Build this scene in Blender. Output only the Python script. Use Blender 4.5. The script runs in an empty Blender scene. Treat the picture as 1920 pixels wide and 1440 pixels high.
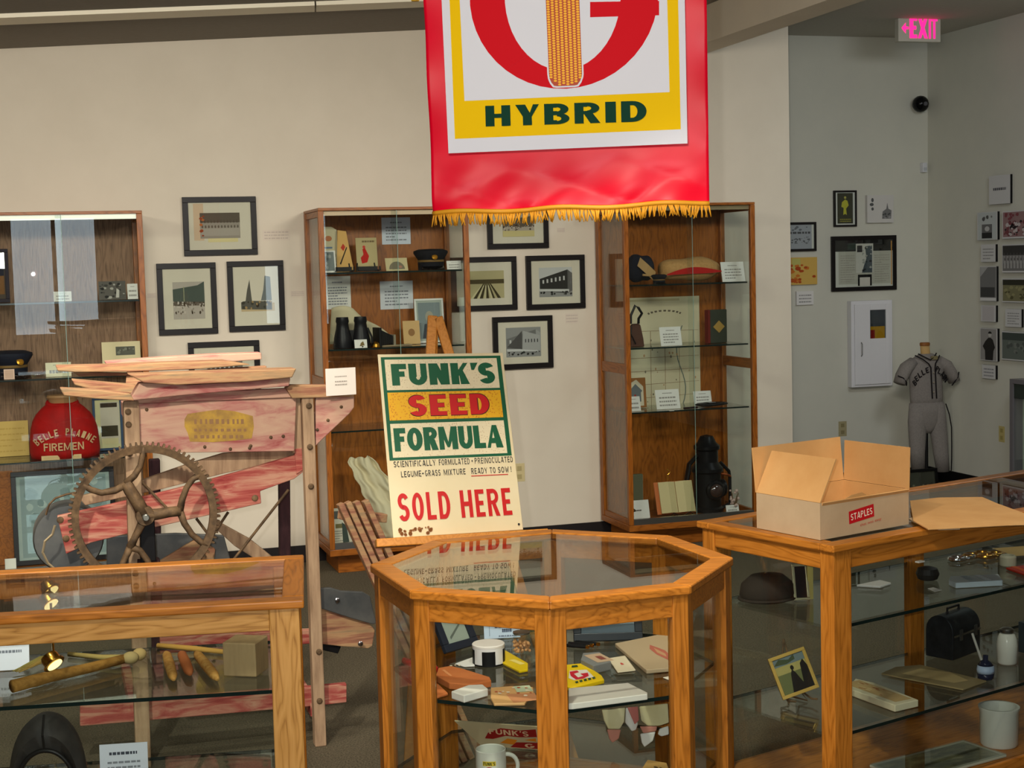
import bpy, math, random
from mathutils import Vector as V, Matrix as M
random.seed(11)
SC = bpy.context.scene
COL = SC.collection
PI = math.pi
# ------------------------------------------------------------------ camera
F, PITCH, ROLL, YAW, EYE = 2834.0, 0.07892, -0.02591, 0.30092, 1.72
def _axes():
    c, s = math.cos(YAW), math.sin(YAW)
    rot = lambda v: V((c * v[0] + s * v[1], -s * v[0] + c * v[1], v[2]))
    fw = V((0, math.cos(PITCH), -math.sin(PITCH)))
    up = V((0, math.sin(PITCH), math.cos(PITCH)))
    rt = V((1, 0, 0))
    cr, sr = math.cos(ROLL), math.sin(ROLL)
    return rot(rt * cr + up * sr), rot(up * cr - rt * sr), rot(fw)
RT, UP, FW = _axes()
O = V((0, 0, EYE))
cd = bpy.data.cameras.new('camera')
cam = bpy.data.objects.new('camera', cd)
COL.objects.link(cam)
cd.sensor_width = 36.0
cd.sensor_fit = 'HORIZONTAL'
cd.lens = F * 36.0 / 1920.0
cd.clip_start = 0.02
cam.matrix_world = M(((RT.x, UP.x, -FW.x, O.x), (RT.y, UP.y, -FW.y, O.y), (RT.z, UP.z, -FW.z, O.z), (0, 0, 0, 1)))
SC.camera = cam
# sight lines of the photograph met with planes of the room
def ray(px, py): return FW * F + RT * (px - 960) - UP * (py - 720)
def onZ(px, py, z): d = ray(px, py); return O + d * ((z - EYE) / d.z)
def onY(px, py, y): d = ray(px, py); return O + d * (y / d.y)
def onX(px, py, x): d = ray(px, py); return O + d * (x / d.x)
def onP(px, py, p, n): d = ray(px, py); return O + d * ((V(p) - O).dot(n) / d.dot(n))
def dep(p): return (V(p) - O).dot(FW)
# ------------------------------------------------------------------ world, lights, exposure
SC.view_settings.view_transform = 'Standard'
SC.view_settings.look = 'None'
SC.view_settings.gamma = 1.0
SC.view_settings.use_curve_mapping = False
SC.view_settings.exposure = 0.0
SC.cycles.transparent_max_bounces = 48
SC.cycles.max_bounces = 10
SC.cycles.glossy_bounces = 5
SC.cycles.caustics_reflective = False
SC.cycles.caustics_refractive = False
SC.cycles.sample_clamp_indirect = 4.0
wd = bpy.data.worlds.new('world')
SC.world = wd
wd.use_nodes = True
wd.node_tree.nodes['Background'].inputs[0].default_value = (0.9, 0.95, 1.0, 1)
wd.node_tree.nodes['Background'].inputs[1].default_value = 0.05
def light(name, kind, loc, power, color=(1, 1, 1), to=None, size=0.3, size_y=None, **kw):
    l = bpy.data.lights.new(name, kind)
    l.energy = power
    l.color = color
    if kind == 'AREA':
        l.shape = 'RECTANGLE'
        l.size = size
        l.size_y = size_y or size
    else:
        l.shadow_soft_size = size
    for k, v in kw.items(): setattr(l, k, v)
    o = bpy.data.objects.new(name, l)
    COL.objects.link(o)
    o.location = loc
    if to is not None:
        o.rotation_euler = (V(to) - V(loc)).to_track_quat('-Z', 'Y').to_euler()
    return o
# the camera's own flash, a little left of and above the lens
fl = O + RT * -0.06 + UP * 0.03 + FW * 0.02
light('camera_flash', 'SPOT', fl, 225, (1.0, 0.98, 0.96), to=fl + FW, size=0.012, spot_size=1.5, spot_blend=0.6)
WARM = (1.0, 0.93, 0.80)
# main ceiling: key over the photographer's end, row added to wash the back wall
for i, (x, y, p, t) in enumerate([(0.3, 1.5, 30, (0.9, 3.6, 0.6)), (-2.2, 4.6, 30, (-1.6, 8.8, 0.1)), (0.2, 4.7, 30, (0.6, 8.8, 0.1)), (2.6, 4.6, 29, (2.8, 8.8, 0.1))]):
    light('key_wash_light', 'AREA', (x, y, 2.72), p, WARM, to=t, size=1.0 if i else 0.5, size_y=0.3, spread=2.0 if i else PI)
light('overhead_fill_spot', 'SPOT', (0.6, 2.45, 2.78), 140, WARM, to=(1.3, 3.75, 0.8), size=0.05, spot_size=0.75, spot_blend=0.6)
light('overhead_fill_spot', 'SPOT', (0.5, 2.2, 2.75), 110, WARM, to=(2.15, 3.9, 0.9), size=0.05, spot_size=0.6, spot_blend=0.7)  # extra spot added to brighten the open box
light('overhead_fill_spot', 'SPOT', (-0.4, 2.6, 2.7), 280, WARM, to=(0.1, 5.2, 0.9), size=0.05, spot_size=0.9, spot_blend=0.6)  # added to lift the machine and the showcase before it
for i, (x, y, p, tx, ty) in enumerate([(1.2, 2.95, 90, 1.25, 3.72), (2.5, 3.3, 70, 2.6, 4.05), (-0.1, 3.3, 45, 0.1, 3.9)]):
    light('overhead_fill_spot', 'SPOT', (x, y, 2.8), p, WARM, to=(tx, ty, 0.7), size=0.05, spot_size=0.62, spot_blend=0.6)  # first over the octagon; other two added to lighten the flanking showcases
light('far_room_light', 'AREA', (5.3, 6.5, 3.25), 34, (0.90, 0.96, 1.0), to=(5.5, 8.0, 0), size=0.9)
# ------------------------------------------------------------------ materials
def s2l(c):
    c = c / 255.0
    return c / 12.92 if c <= 0.04045 else ((c + 0.055) / 1.055) ** 2.4
def lin(rgb, k=1.0): return tuple(min(0.9, s2l(c) * k) for c in rgb) + (1.0,)
_mats = {}
def new_mat(name):
    m = bpy.data.materials.new(name)
    m.use_nodes = True
    nt = m.node_tree
    return m, nt, nt.nodes['Principled BSDF']
def paint(rgb, k=1.0, rough=0.55, metal=0.0, spec=0.22, emit=0.0):
    key = (tuple(rgb), k, rough, metal, spec, emit)
    if key in _mats: return _mats[key]
    m, nt, b = new_mat('paint_%d_%d_%d' % tuple(int(c) for c in rgb))
    b.inputs['Base Color'].default_value = lin(rgb, k)
    b.inputs['Roughness'].default_value = rough
    b.inputs['Metallic'].default_value = metal
    b.inputs['Specular IOR Level'].default_value = spec
    if emit:
        b.inputs['Emission Color'].default_value = lin(rgb)
        b.inputs['Emission Strength'].default_value = emit
    _mats[key] = m
    return m
def ramp_mat(name, stops, scale=(1, 1, 1), noise=4.0, detail=6.0, rough=0.5, dist=0.0, bump=0.0, kind='noise', metal=0.0, spec=0.25, nrough=0.6, rot=(0, 0, 0)):
    if name in _mats: return _mats[name]
    m, nt, b = new_mat(name)
    N = nt.nodes.new
    L = nt.links.new
    tc = N('ShaderNodeTexCoord')
    mp = N('ShaderNodeMapping')
    mp.inputs['Scale'].default_value = scale
    mp.inputs['Rotation'].default_value = rot
    L(tc.outputs['Object'], mp.inputs['Vector'])
    if kind == 'voronoi':
        t = N('ShaderNodeTexVoronoi')
        t.inputs['Scale'].default_value = noise
        out = t.outputs['Distance']
    else:
        t = N('ShaderNodeTexNoise')
        t.inputs['Scale'].default_value = noise
        t.inputs['Detail'].default_value = detail
        t.inputs['Roughness'].default_value = nrough
        t.inputs['Distortion'].default_value = dist
        out = t.outputs['Fac']
    L(mp.outputs['Vector'], t.inputs['Vector'])
    r = N('ShaderNodeValToRGB')
    while len(r.color_ramp.elements) < len(stops): r.color_ramp.elements.new(0.5)
    for e, (p, c) in zip(r.color_ramp.elements, stops):
        e.position = p
        e.color = c if len(c) == 4 else lin(c)
    L(out, r.inputs['Fac'])
    L(r.outputs['Color'], b.inputs['Base Color'])
    b.inputs['Roughness'].default_value = rough
    b.inputs['Metallic'].default_value = metal
    b.inputs['Specular IOR Level'].default_value = spec
    if bump:
        bp = N('ShaderNodeBump')
        bp.inputs['Strength'].default_value = bump
        bp.inputs['Distance'].default_value = 0.004
        L(out, bp.inputs['Height'])
        L(bp.outputs['Normal'], b.inputs['Normal'])
    _mats[name] = m
    return m
def grain(name, axis, c0, c1, c2, rough=0.38, stretch=22.0, base=2.6):
    """Wood whose grain runs along one axis: growth rings cut lengthwise."""
    if name in _mats: return _mats[name]
    m, nt, b = new_mat(name)
    N = nt.nodes.new
    L = nt.links.new
    tc = N('ShaderNodeTexCoord')
    mp = N('ShaderNodeMapping')
    sc = [stretch] * 3
    sc[axis] = base
    mp.inputs['Scale'].default_value = sc
    L(tc.outputs['Object'], mp.inputs['Vector'])
    n1 = N('ShaderNodeTexNoise')
    n1.inputs['Scale'].default_value = 1.0
    n1.inputs['Detail'].default_value = 2.0
    L(mp.outputs['Vector'], n1.inputs['Vector'])
    mul = N('ShaderNodeMath')
    mul.operation = 'MULTIPLY'
    mul.inputs[1].default_value = 9.0
    L(n1.outputs['Fac'], mul.inputs[0])
    fr = N('ShaderNodeMath')
    fr.operation = 'PINGPONG'
    fr.inputs[1].default_value = 0.5
    L(mul.outputs[0], fr.inputs[0])
    n2 = N('ShaderNodeTexNoise')
    mp2 = N('ShaderNodeMapping')
    sc2 = [260.0] * 3
    sc2[axis] = 9.0
    mp2.inputs['Scale'].default_value = sc2
    L(tc.outputs['Object'], mp2.inputs['Vector'])
    L(mp2.outputs['Vector'], n2.inputs['Vector'])
    n2.inputs['Scale'].default_value = 1.0
    n2.inputs['Detail'].default_value = 3.0
    ad = N('ShaderNodeMath')
    ad.operation = 'MULTIPLY_ADD'
    ad.inputs[1].default_value = 0.55
    L(n2.outputs['Fac'], ad.inputs[0])
    L(fr.outputs[0], ad.inputs[2])
    r = N('ShaderNodeValToRGB')
    r.color_ramp.elements.new(0.5)
    for e, (p, c) in zip(r.color_ramp.elements, [(0.18, c0), (0.42, c1), (0.8, c2)]):
        e.position = p
        e.color = lin(c)
    L(ad.outputs[0], r.inputs['Fac'])
    L(r.outputs['Color'], b.inputs['Base Color'])
    b.inputs['Roughness'].default_value = rough
    b.inputs['Specular IOR Level'].default_value = 0.35
    _mats[name] = m
    return m
OAK = ((138, 82, 24), (172, 104, 32), (188, 118, 42))
oak = [grain('oak_%s' % a, i, *OAK) for i, a in enumerate('xyz')]
CASEW = ((112, 60, 14), (142, 80, 22), (156, 90, 28))
casew = [grain('case_oak_%s' % a, i, *CASEW, stretch=14.0) for i, a in enumerate('xyz')]
greyw = grain('weathered_panel', 2, (92, 66, 48), (128, 96, 72), (146, 112, 86), stretch=30, rough=0.6)
def glass_mat(name='glass', tint=(0.95, 0.975, 0.965), ior=1.5, dust=0.0):
    if name in _mats: return _mats[name]
    m = bpy.data.materials.new(name)
    m.use_nodes = True
    nt = m.node_tree
    nt.nodes.remove(nt.nodes['Principled BSDF'])
    N = nt.nodes.new
    L = nt.links.new
    tr = N('ShaderNodeBsdfTransparent')
    tr.inputs['Color'].default_value = tint + (1,)
    gl = N('ShaderNodeBsdfGlossy')
    gl.inputs['Roughness'].default_value = 0.0
    fr = N('ShaderNodeFresnel')
    ge = N('ShaderNodeNewGeometry')
    io = N('ShaderNodeMapRange')          # the same reflectance from either side of the sheet
    io.inputs['To Min'].default_value = ior
    io.inputs['To Max'].default_value = 1.0 / ior
    L(ge.outputs['Backfacing'], io.inputs['Value'])
    L(io.outputs[0], fr.inputs['IOR'])
    mx = N('ShaderNodeMixShader')
    L(fr.outputs[0], mx.inputs[0])
    L(tr.outputs[0], mx.inputs[1])
    L(gl.outputs[0], mx.inputs[2])
    L(mx.outputs[0], nt.nodes['Material Output'].inputs['Surface'])
    _mats[name] = m
    return m
GLASS = glass_mat()
TOPGLASS = glass_mat('polished_top_glass', (0.97, 0.985, 0.98), 2.1)
EDGE = paint((20, 34, 32), rough=0.2)
EDGEL = paint((120, 150, 140), rough=0.2)
METAL = paint((150, 150, 148), rough=0.35, metal=1.0)
BRASS = paint((225, 170, 70), rough=0.22, metal=1.0)
IRON = ramp_mat('rusty_iron', [(0.3, (66, 52, 38)), (0.6, (112, 88, 62)), (0.8, (140, 112, 80))], noise=30, rough=0.7, bump=0.3)
BLACK = paint((18, 17, 18), rough=0.45)
WHITE = paint((232, 228, 218), rough=0.7)
CREAM = paint((226, 212, 176), rough=0.7)
# ------------------------------------------------------------------ mesh building
class MB:
    def __init__(s):
        s.v, s.f, s.m = [], [], []
    def add(s, vs, fs, mi=0):
        b = len(s.v)
        s.v += [tuple(v) for v in vs]
        s.f += [tuple(b + i for i in f) for f in fs]
        s.m += [mi] * len(fs)
        return s
    def hexa(s, p, mi=0):
        return s.add(p, [(0, 3, 2, 1), (4, 5, 6, 7), (0, 1, 5, 4), (1, 2, 6, 5), (2, 3, 7, 6), (3, 0, 4, 7)], mi)
    def box(s, x0, x1, y0, y1, z0, z1, mi=0):
        return s.hexa([(x0, y0, z0), (x1, y0, z0), (x1, y1, z0), (x0, y1, z0), (x0, y0, z1), (x1, y0, z1), (x1, y1, z1), (x0, y1, z1)], mi)
    def bar(s, a, b, w, h, mi=0, up=(0, 0, 1), twist=0.0):
        a, b = V(a), V(b)
        d = (b - a).normalized()
        up = V(up)
        x = d.cross(up)
        if x.length < 1e-4: x = d.cross(V((0, 1, 0)))
        x.normalize()
        y = x.cross(d).normalized()
        if twist:
            q = M.Rotation(twist, 3, d)
            x, y = q @ x, q @ y
        x, y = x * w / 2, y * h / 2
        return s.hexa([a - x - y, a + x - y, b + x - y, b - x - y, a - x + y, a + x + y, b + x + y, b - x + y], mi)
    def prism(s, pts, a, b, mi=0, ax='z'):
        """Outline (2D) pushed from a to b along an axis; ax 'y' reads the outline as (x, z)."""
        ar = sum(p[0] * q[1] - q[0] * p[1] for p, q in zip(pts, pts[1:] + pts[:1]))
        if ar < 0: pts = pts[::-1]
        n = len(pts)
        mk = (lambda p, c: (p[0], p[1], c)) if ax == 'z' else (lambda p, c: (p[0], c, p[1])) if ax == 'y' else (lambda p, c: (c, p[0], p[1]))
        vs = [mk(p, a) for p in pts] + [mk(p, b) for p in pts]
        fs = [tuple(range(n))[::-1], tuple(range(n, 2 * n))] + [(i, (i + 1) % n, n + (i + 1) % n, n + i) for i in range(n)]
        return s.add(vs, fs, mi)
    def slab(s, pts, n, t, mi=0):
        """A flat 3D outline given thickness t along n."""
        pts = [V(p) for p in pts]
        n = V(n).normalized() * t
        k = len(pts)
        return s.add(pts + [p + n for p in pts], [tuple(range(k))[::-1], tuple(range(k, 2 * k))] + [(i, (i + 1) % k, k + (i + 1) % k, k + i) for i in range(k)], mi)
    def loft(s, rings, caps=True, mi=0, closed=False):
        n = len(rings[0])
        vs = [p for r in rings for p in r]
        fs = []
        R = len(rings)
        for i in range(R if closed else R - 1):
            a, b = i * n, ((i + 1) % R) * n
            fs += [(a + j, a + (j + 1) % n, b + (j + 1) % n, b + j) for j in range(n)]
        if caps and not closed: fs += [tuple(range(n))[::-1], tuple(range((R - 1) * n, R * n))]
        return s.add(vs, fs, mi)
    def tube(s, pts, r, n=8, mi=0, closed=False, caps=True, flat=1.0):
        pts = [V(p) for p in pts]
        k = len(pts)
        rr = r if isinstance(r, (list, tuple)) else [r] * k
        rings = []
        ref = None
        for i, p in enumerate(pts):
            d = (pts[(i + 1) % k] - pts[i - 1]) if closed else (pts[min(i + 1, k - 1)] - pts[max(i - 1, 0)])
            d.normalize()
            if ref is None:
                ref = V((0, 0, 1)) if abs(d.z) < 0.9 else V((1, 0, 0))
            x = d.cross(ref)
            if x.length < 1e-4: x = d.cross(V((0.3, 1, 0.2)))
            x.normalize()
            y = d.cross(x).normalized()
            ref = -y if y.dot(ref) < 0 else y
            rings.append([p + x * (rr[i] * math.cos(t)) + y * (rr[i] * flat * math.sin(t)) for t in [2 * PI * j / n for j in range(n)]])
        return s.loft(rings, caps, mi, closed)
    def lathe(s, prof, n=24, c=(0, 0, 0), mi=0, sx=1.0, sy=1.0):
        rings = [[(c[0] + r * sx * math.cos(2 * PI * j / n), c[1] + r * sy * math.sin(2 * PI * j / n), c[2] + z) for j in range(n)] for r, z in prof]
        return s.loft(rings, True, mi)
    def ball(s, c, r, n=14, mi=0, sc=(1, 1, 1)):
        k = 8
        rings = [[(c[0] + r * sc[0] * math.sin(PI * (i + .02) / (k + .04)) * math.cos(2 * PI * j / n), c[1] + r * sc[1] * math.sin(PI * (i + .02) / (k + .04)) * math.sin(2 * PI * j / n), c[2] - r * sc[2] * math.cos(PI * (i + .02) / (k + .04))) for j in range(n)] for i in range(k + 1)]
        return s.loft(rings, True, mi)
    def poly(s, pts, mi=0): return s.add(pts, [tuple(range(len(pts)))], mi)
    def grid(s, fn, nu, nv, mi=0, thick=0.0):
        vs = [fn(i / nu, j / nv) for j in range(nv + 1) for i in range(nu + 1)]
        w = nu + 1
        fs = [(j * w + i, j * w + i + 1, (j + 1) * w + i + 1, (j + 1) * w + i) for j in range(nv) for i in range(nu)]
        return s.add(vs, fs, mi)
    def turn(s, m):
        s.v = [tuple(m @ V(v)) for v in s.v]
        return s
    def build(s, name, mats, parent=None, world=False, smooth=False, bevel=0.0, mtx=None, solid=0.0, sub=0):
        me = bpy.data.meshes.new(name)
        inv = None
        if world and parent is not None: inv = MW[parent.name].inverted()
        vs = s.v if inv is None else [tuple(inv @ V(v)) for v in s.v]
        me.from_pydata(vs, [], s.f)
        for m in (mats if isinstance(mats, (list, tuple)) else [mats]): me.materials.append(m)
        me.polygons.foreach_set('material_index', s.m)
        if smooth:
            me.polygons.foreach_set('use_smooth', [True] * len(s.f))
            if smooth != 'all':
                me.set_sharp_from_angle(angle=math.radians(smooth if smooth > 1 else 40))
        me.update()
        o = bpy.data.objects.new(name, me)
        COL.objects.link(o)
        MW[o.name] = (MW[parent.name] if parent is not None else M.Identity(4))
        if parent is not None: o.parent = parent
        if mtx is not None:
            o.matrix_world = mtx
            MW[o.name] = mtx
        if solid:
            md = o.modifiers.new('solid', 'SOLIDIFY')
            md.thickness = solid
            md.offset = 0
        if sub:
            md = o.modifiers.new('sub', 'SUBSURF')
            md.levels = md.render_levels = sub
        if bevel:
            md = o.modifiers.new('bevel', 'BEVEL')
            md.width = bevel
            md.segments = 2
            md.limit_method = 'ANGLE'
            md.angle_limit = math.radians(35)
        return o
MW = {}
def tag(o, label, cat, group=None):
    o['label'] = label
    o['category'] = cat
    if group: o['group'] = group
    return o
def thing(name, label, cat, loc=(0, 0, 0), rotz=0.0, group=None, mtx=None):
    o = bpy.data.objects.new(name, None)
    COL.objects.link(o)
    o.empty_display_size = 0.05
    m = mtx if mtx is not None else M.Translation(V(loc)) @ M.Rotation(rotz, 4, 'Z')
    o.matrix_world = m
    MW[o.name] = m
    return tag(o, label, cat, group)
def struct(name, mb, mats, **kw):
    o = mb.build(name, mats, **kw)
    o['kind'] = 'structure'
    return o
def frame_mtx(o, x, up, lean=0.0):
    x = V(x).normalized()
    n = x.cross(V(up)).normalized()
    y = n.cross(x).normalized()
    m = M((( x.x, y.x, n.x, o[0]), (x.y, y.y, n.y, o[1]), (x.z, y.z, n.z, o[2]), (0, 0, 0, 1)))
    return m
def upright(o, yaw=0.0, lean=0.0):
    """Origin at the bottom middle, x to the right, y up (tipped back by lean), z towards the viewer."""
    return M.Translation(V(o)) @ M.Rotation(yaw, 4, 'Z') @ M(((1, 0, 0, 0), (0, math.sin(lean), -math.cos(lean), 0), (0, math.cos(lean), math.sin(lean), 0), (0, 0, 0, 1)))
# ------------------------------------------------------------------ lettering
def arcpts(cx, cy, rx, ry, a0, a1, n=14): return [(cx + rx * math.cos(math.radians(a0 + (a1 - a0) * i / n)), cy + ry * math.sin(math.radians(a0 + (a1 - a0) * i / n))) for i in range(n + 1)]
def ring(cx, cy, ro, so, ri, si, a0, a1, n=14):
    a, b = arcpts(cx, cy, ro, so, a0, a1, n), arcpts(cx, cy, ri, si, a0, a1, n)
    return [[a[i], a[i + 1], b[i + 1], b[i]] for i in range(n)]
def R4(x0, y0, x1, y1): return [(x0, y0), (x1, y0), (x1, y1), (x0, y1)]
def glyph(c, w, v, h):
    """Polygons of a block capital one unit high and w wide: upright strokes v thick, cross strokes h thick."""
    q = []
    if c == 'F': q = [R4(0, 0, v, 1), R4(v, 1 - h, w, 1), R4(v, .5 - h * .4, w * .86, .5 + h * .6)]
    elif c == 'E': q = [R4(0, 0, v, 1), R4(v, 1 - h, w, 1), R4(v, .5 - h / 2, w * .88, .5 + h / 2), R4(v, 0, w, h)]
    elif c == 'L': q = [R4(0, 0, v, 1), R4(v, 0, w, h)]
    elif c == 'H': q = [R4(0, 0, v, 1), R4(w - v, 0, w, 1), R4(v, .5 - h / 2, w - v, .5 + h / 2)]
    elif c == 'I': q = [R4(0, 0, w, 1)]
    elif c == 'T': q = [R4(w / 2 - v / 2, 0, w / 2 + v / 2, 1 - h), R4(0, 1 - h, w, 1)]
    elif c == 'N': q = [R4(0, 0, v, 1), R4(w - v, 0, w, 1), [(v * .2, 1), (v * 1.15, 1), (w - v * .2, 0), (w - v * 1.15, 0)]]
    elif c == 'M': q = [R4(0, 0, v * .85, 1), R4(w - v, 0, w, 1), [(0, 1), (v, 1), (w * .55, .1), (w * .42, .1)], [(w, 1), (w - v, 1), (w * .42, .1), (w * .55, .1)]]
    elif c == 'K': q = [R4(0, 0, v, 1), [(v, .38), (v, .68), (w * .72, 1), (w * .98, 1)], [(v, .62), (v * 1.5, .72), (w, 0), (w - v * 1.15, 0)]]
    elif c == 'A': q = [[(0, 0), (h * .9, 0), (w * .5, .86), (w * .4, 1)], [(w - v * 1.2, 0), (w, 0), (w * .68, 1), (w * .4, 1)], R4(w * .2, .2, w * .75, .2 + h)]
    elif c == 'X': q = [[(0, 1), (v, 1), (w, 0), (w - v, 0)], [(w - v, 1), (w, 1), (v, 0), (0, 0)]]
    elif c == 'W': q = [[(0, 1), (v, 1), (w * .36, 0), (w * .24, 0)], [(w * .24, 0), (w * .36, 0), (w * .55, .8), (w * .45, .8)], [(w * .45, .8), (w * .55, .8), (w * .76, 0), (w * .64, 0)], [(w * .64, 0), (w * .76, 0), (w, 1), (w - v, 1)]]
    elif c == 'Y': q = [R4(w / 2 - v / 2, 0, w / 2 + v / 2, .5), [(0, 1), (v * 1.1, 1), (w / 2 + v / 2, .42), (w / 2 - v / 2, .42)], [(w - h * 1.2, 1), (w, 1), (w / 2 + v / 2, .42), (w / 2 + v * .1, .42)]]
    elif c == 'U': q = [R4(0, .38, v, 1), R4(w - v * .8, .38, w, 1)] + ring(w / 2, .38, w / 2, .38, w / 2 - v * .9, .38 - h, 180, 360)
    elif c == 'O': q = ring(w / 2, .5, w / 2, .5, w / 2 - v, .5 - h, 0, 360, 28)
    elif c == 'C': q = ring(w / 2, .5, w / 2, .5, w / 2 - v, .5 - h, 45, 315, 22)
    elif c == 'G': q = ring(w / 2, .5, w / 2, .5, w / 2 - v, .5 - h, 45, 345, 24) + [R4(w * .55, .32, w, .32 + h)]
    elif c == 'D': q = [R4(0, 0, v, 1), R4(v, 1 - h, w * .45, 1), R4(v, 0, w * .45, h)] + ring(w * .45, .5, w * .55, .5, w * .55 - v, .5 - h, -90, 90)
    elif c in 'PRB':
        q = [R4(0, 0, v, 1), R4(v, 1 - h, w * .5, 1), R4(v, .44, w * .5, .44 + h * .8)] + ring(w * .5, .72, w * .47, .28, w * .47 - v * .9, .28 - h * .9, -90, 90)
        if c == 'R': q += [[(w * .36, .47), (w * .36 + v, .47), (w, 0), (w - v * 1.1, 0)]]
        if c == 'B': q += [R4(v, 0, w * .5, h), R4(v, .44, w * .5, .44 + h)] + ring(w * .5, .27, w * .5, .27, w * .5 - v * .9, .27 - h * .8, -90, 90)
    elif c == 'S':
        ry = .25 - h / 4
        rx = (w - v) / 2
        yu, yl = 1 - h / 2 - ry, h / 2 + ry
        q = ring(w / 2, yu, rx + v / 2, ry + h / 2, rx - v / 2, max(ry - h / 2, .01), 25, 180, 14) + ring(w / 2, yl, rx + v / 2, ry + h / 2, rx - v / 2, max(ry - h / 2, .01), -155, 0, 14)
        q += ring(w / 2, yu, rx + v / 2, ry + h / 2, rx - v / 2, max(ry - h / 2, .01), 180, 285, 10) + ring(w / 2, yl, rx + v / 2, ry + h / 2, rx - v / 2, max(ry - h / 2, .01), 0, 105, 10)
    elif c == "'": q = [[(0, 1), (v, 1), (v * .45, .66), (v * .1, .66)]]
    return q
def word(txt, x0, y0, x1, y1, v=.3, h=.2, gap=.1, widths=None):
    """Block capitals fitted to a box: polygons."""
    wd_ = {'I': v, "'": v * .7, 'M': 1.15, 'W': 1.2, 'N': .95, 'O': .95, 'H': .95, 'L': .72, 'F': .72, 'E': .74, ' ': .35, 'S': .78, 'Y': .95, 'A': 1.0}
    wd_.update(widths or {})
    ws = [wd_.get(c, .86) for c in txt]
    tot = sum(ws) + gap * (len(txt) - 1)
    sx, sy = (x1 - x0) / tot, (y1 - y0)
    out, x = [], 0.0
    for c, w in zip(txt, ws):
        if c != ' ': out += [[(x0 + (x + p[0]) * sx, y0 + p[1] * sy) for p in poly] for poly in glyph(c, w, v, h)]
        x += w + gap
    return out
def font_polys(txt, x0, y0, x1, y1, bold=0.0):
    cu = bpy.data.curves.new('lettering', 'FONT')
    cu.body = txt
    cu.offset = bold
    cu.resolution_u = 3
    o = bpy.data.objects.new('lettering', cu)
    COL.objects.link(o)
    dg = bpy.context.evaluated_depsgraph_get()
    dg.update()
    me = bpy.data.meshes.new_from_object(o.evaluated_get(dg))
    xs = [v.co.x for v in me.vertices]
    ys = [v.co.y for v in me.vertices]
    out = []
    if xs:
        ax, bx, ay, by = min(xs), max(xs), min(ys), max(ys)
        f = lambda c: (x0 + (c.x - ax) / (bx - ax + 1e-9) * (x1 - x0), y0 + (c.y - ay) / (by - ay + 1e-9) * (y1 - y0))
        out = [[f(me.vertices[i].co) for i in p.vertices] for p in me.polygons]
    bpy.data.objects.remove(o)
    bpy.data.curves.remove(cu)
    bpy.data.meshes.remove(me)
    return out
class Print:
    """Flat printing on a surface: layered outlines, a hair apart, in the plane's own units or as fractions of w and h."""
    def __init__(s, w=1.0, h=1.0, x0=0.0, y0=0.0, z=0.0004, step=0.0003, k=1.0, rough=0.6):
        s.w, s.h, s.x0, s.y0, s.z, s.step, s.k, s.rough = w, h, x0, y0, z, step, k, rough
        s.mb, s.mats = MB(), []
    def mi(s, c):
        m = c if isinstance(c, bpy.types.Material) else paint(c, s.k, s.rough, spec=0.1)
        if m not in s.mats: s.mats.append(m)
        return s.mats.index(m)
    def polys(s, c, ps):
        i = s.mi(c)
        for n_, p in enumerate(ps):
            zq = s.z + (n_ % 12) * .000018
            q = [(s.x0 + a * s.w, s.y0 + b * s.h, zq) for a, b in p]
            ar = sum(a[0] * b[1] - b[0] * a[1] for a, b in zip(q, q[1:] + q[:1]))
            s.mb.poly(q if ar > 0 else q[::-1], i)
        s.z += s.step
        return s
    def rect(s, c, a, b, d, e): return s.polys(c, [R4(a, b, d, e)])
    def oval(s, c, cx, cy, rx, ry, n=20): return s.polys(c, [arcpts(cx, cy, rx, ry, 0, 360, n)[:-1]])
    def lines(s, c, a, b, d, e, n, seed=1, fill=.5):
        rn = random.Random(seed)
        ps = []
        for i in range(n):
            y = e - (i + .8) * (e - b) / n
            t = (e - b) / n * fill
            x = a
            end = a + (d - a) * (1 if i % 4 != 3 else rn.uniform(.4, .8))
            while x < end - .01:
                wl = min(rn.uniform(.05, .16) * (d - a) + .01, end - x)
                ps.append(R4(x, y, x + wl, y + t))
                x += wl + .03 * (d - a)
        return s.polys(c, ps)
    def blobs(s, cols, a, b, d, e, n, r=.04, seed=1, sq=1.0):
        rn = random.Random(seed)
        by = {}
        for i in range(n):
            cx, cy, q = rn.uniform(a, d), rn.uniform(b, e), r * rn.uniform(.5, 1.3)
            cx = min(max(cx, a + q), d - q) if d - a > 2 * q else (a + d) / 2
            cy = min(max(cy, b + q * sq), e - q * sq) if e - b > 2 * q * sq else (b + e) / 2
            by.setdefault(rn.choice(cols), []).append([(cx + q * math.cos(t) * rn.uniform(.7, 1.0), cy + q * sq * math.sin(t) * rn.uniform(.7, 1.0)) for t in [2 * PI * j / 7 for j in range(7)]])
        for c in by: s.polys(c, by[c])
        return s
    def build(s, name, parent): return s.mb.build(name, s.mats, parent)
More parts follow.
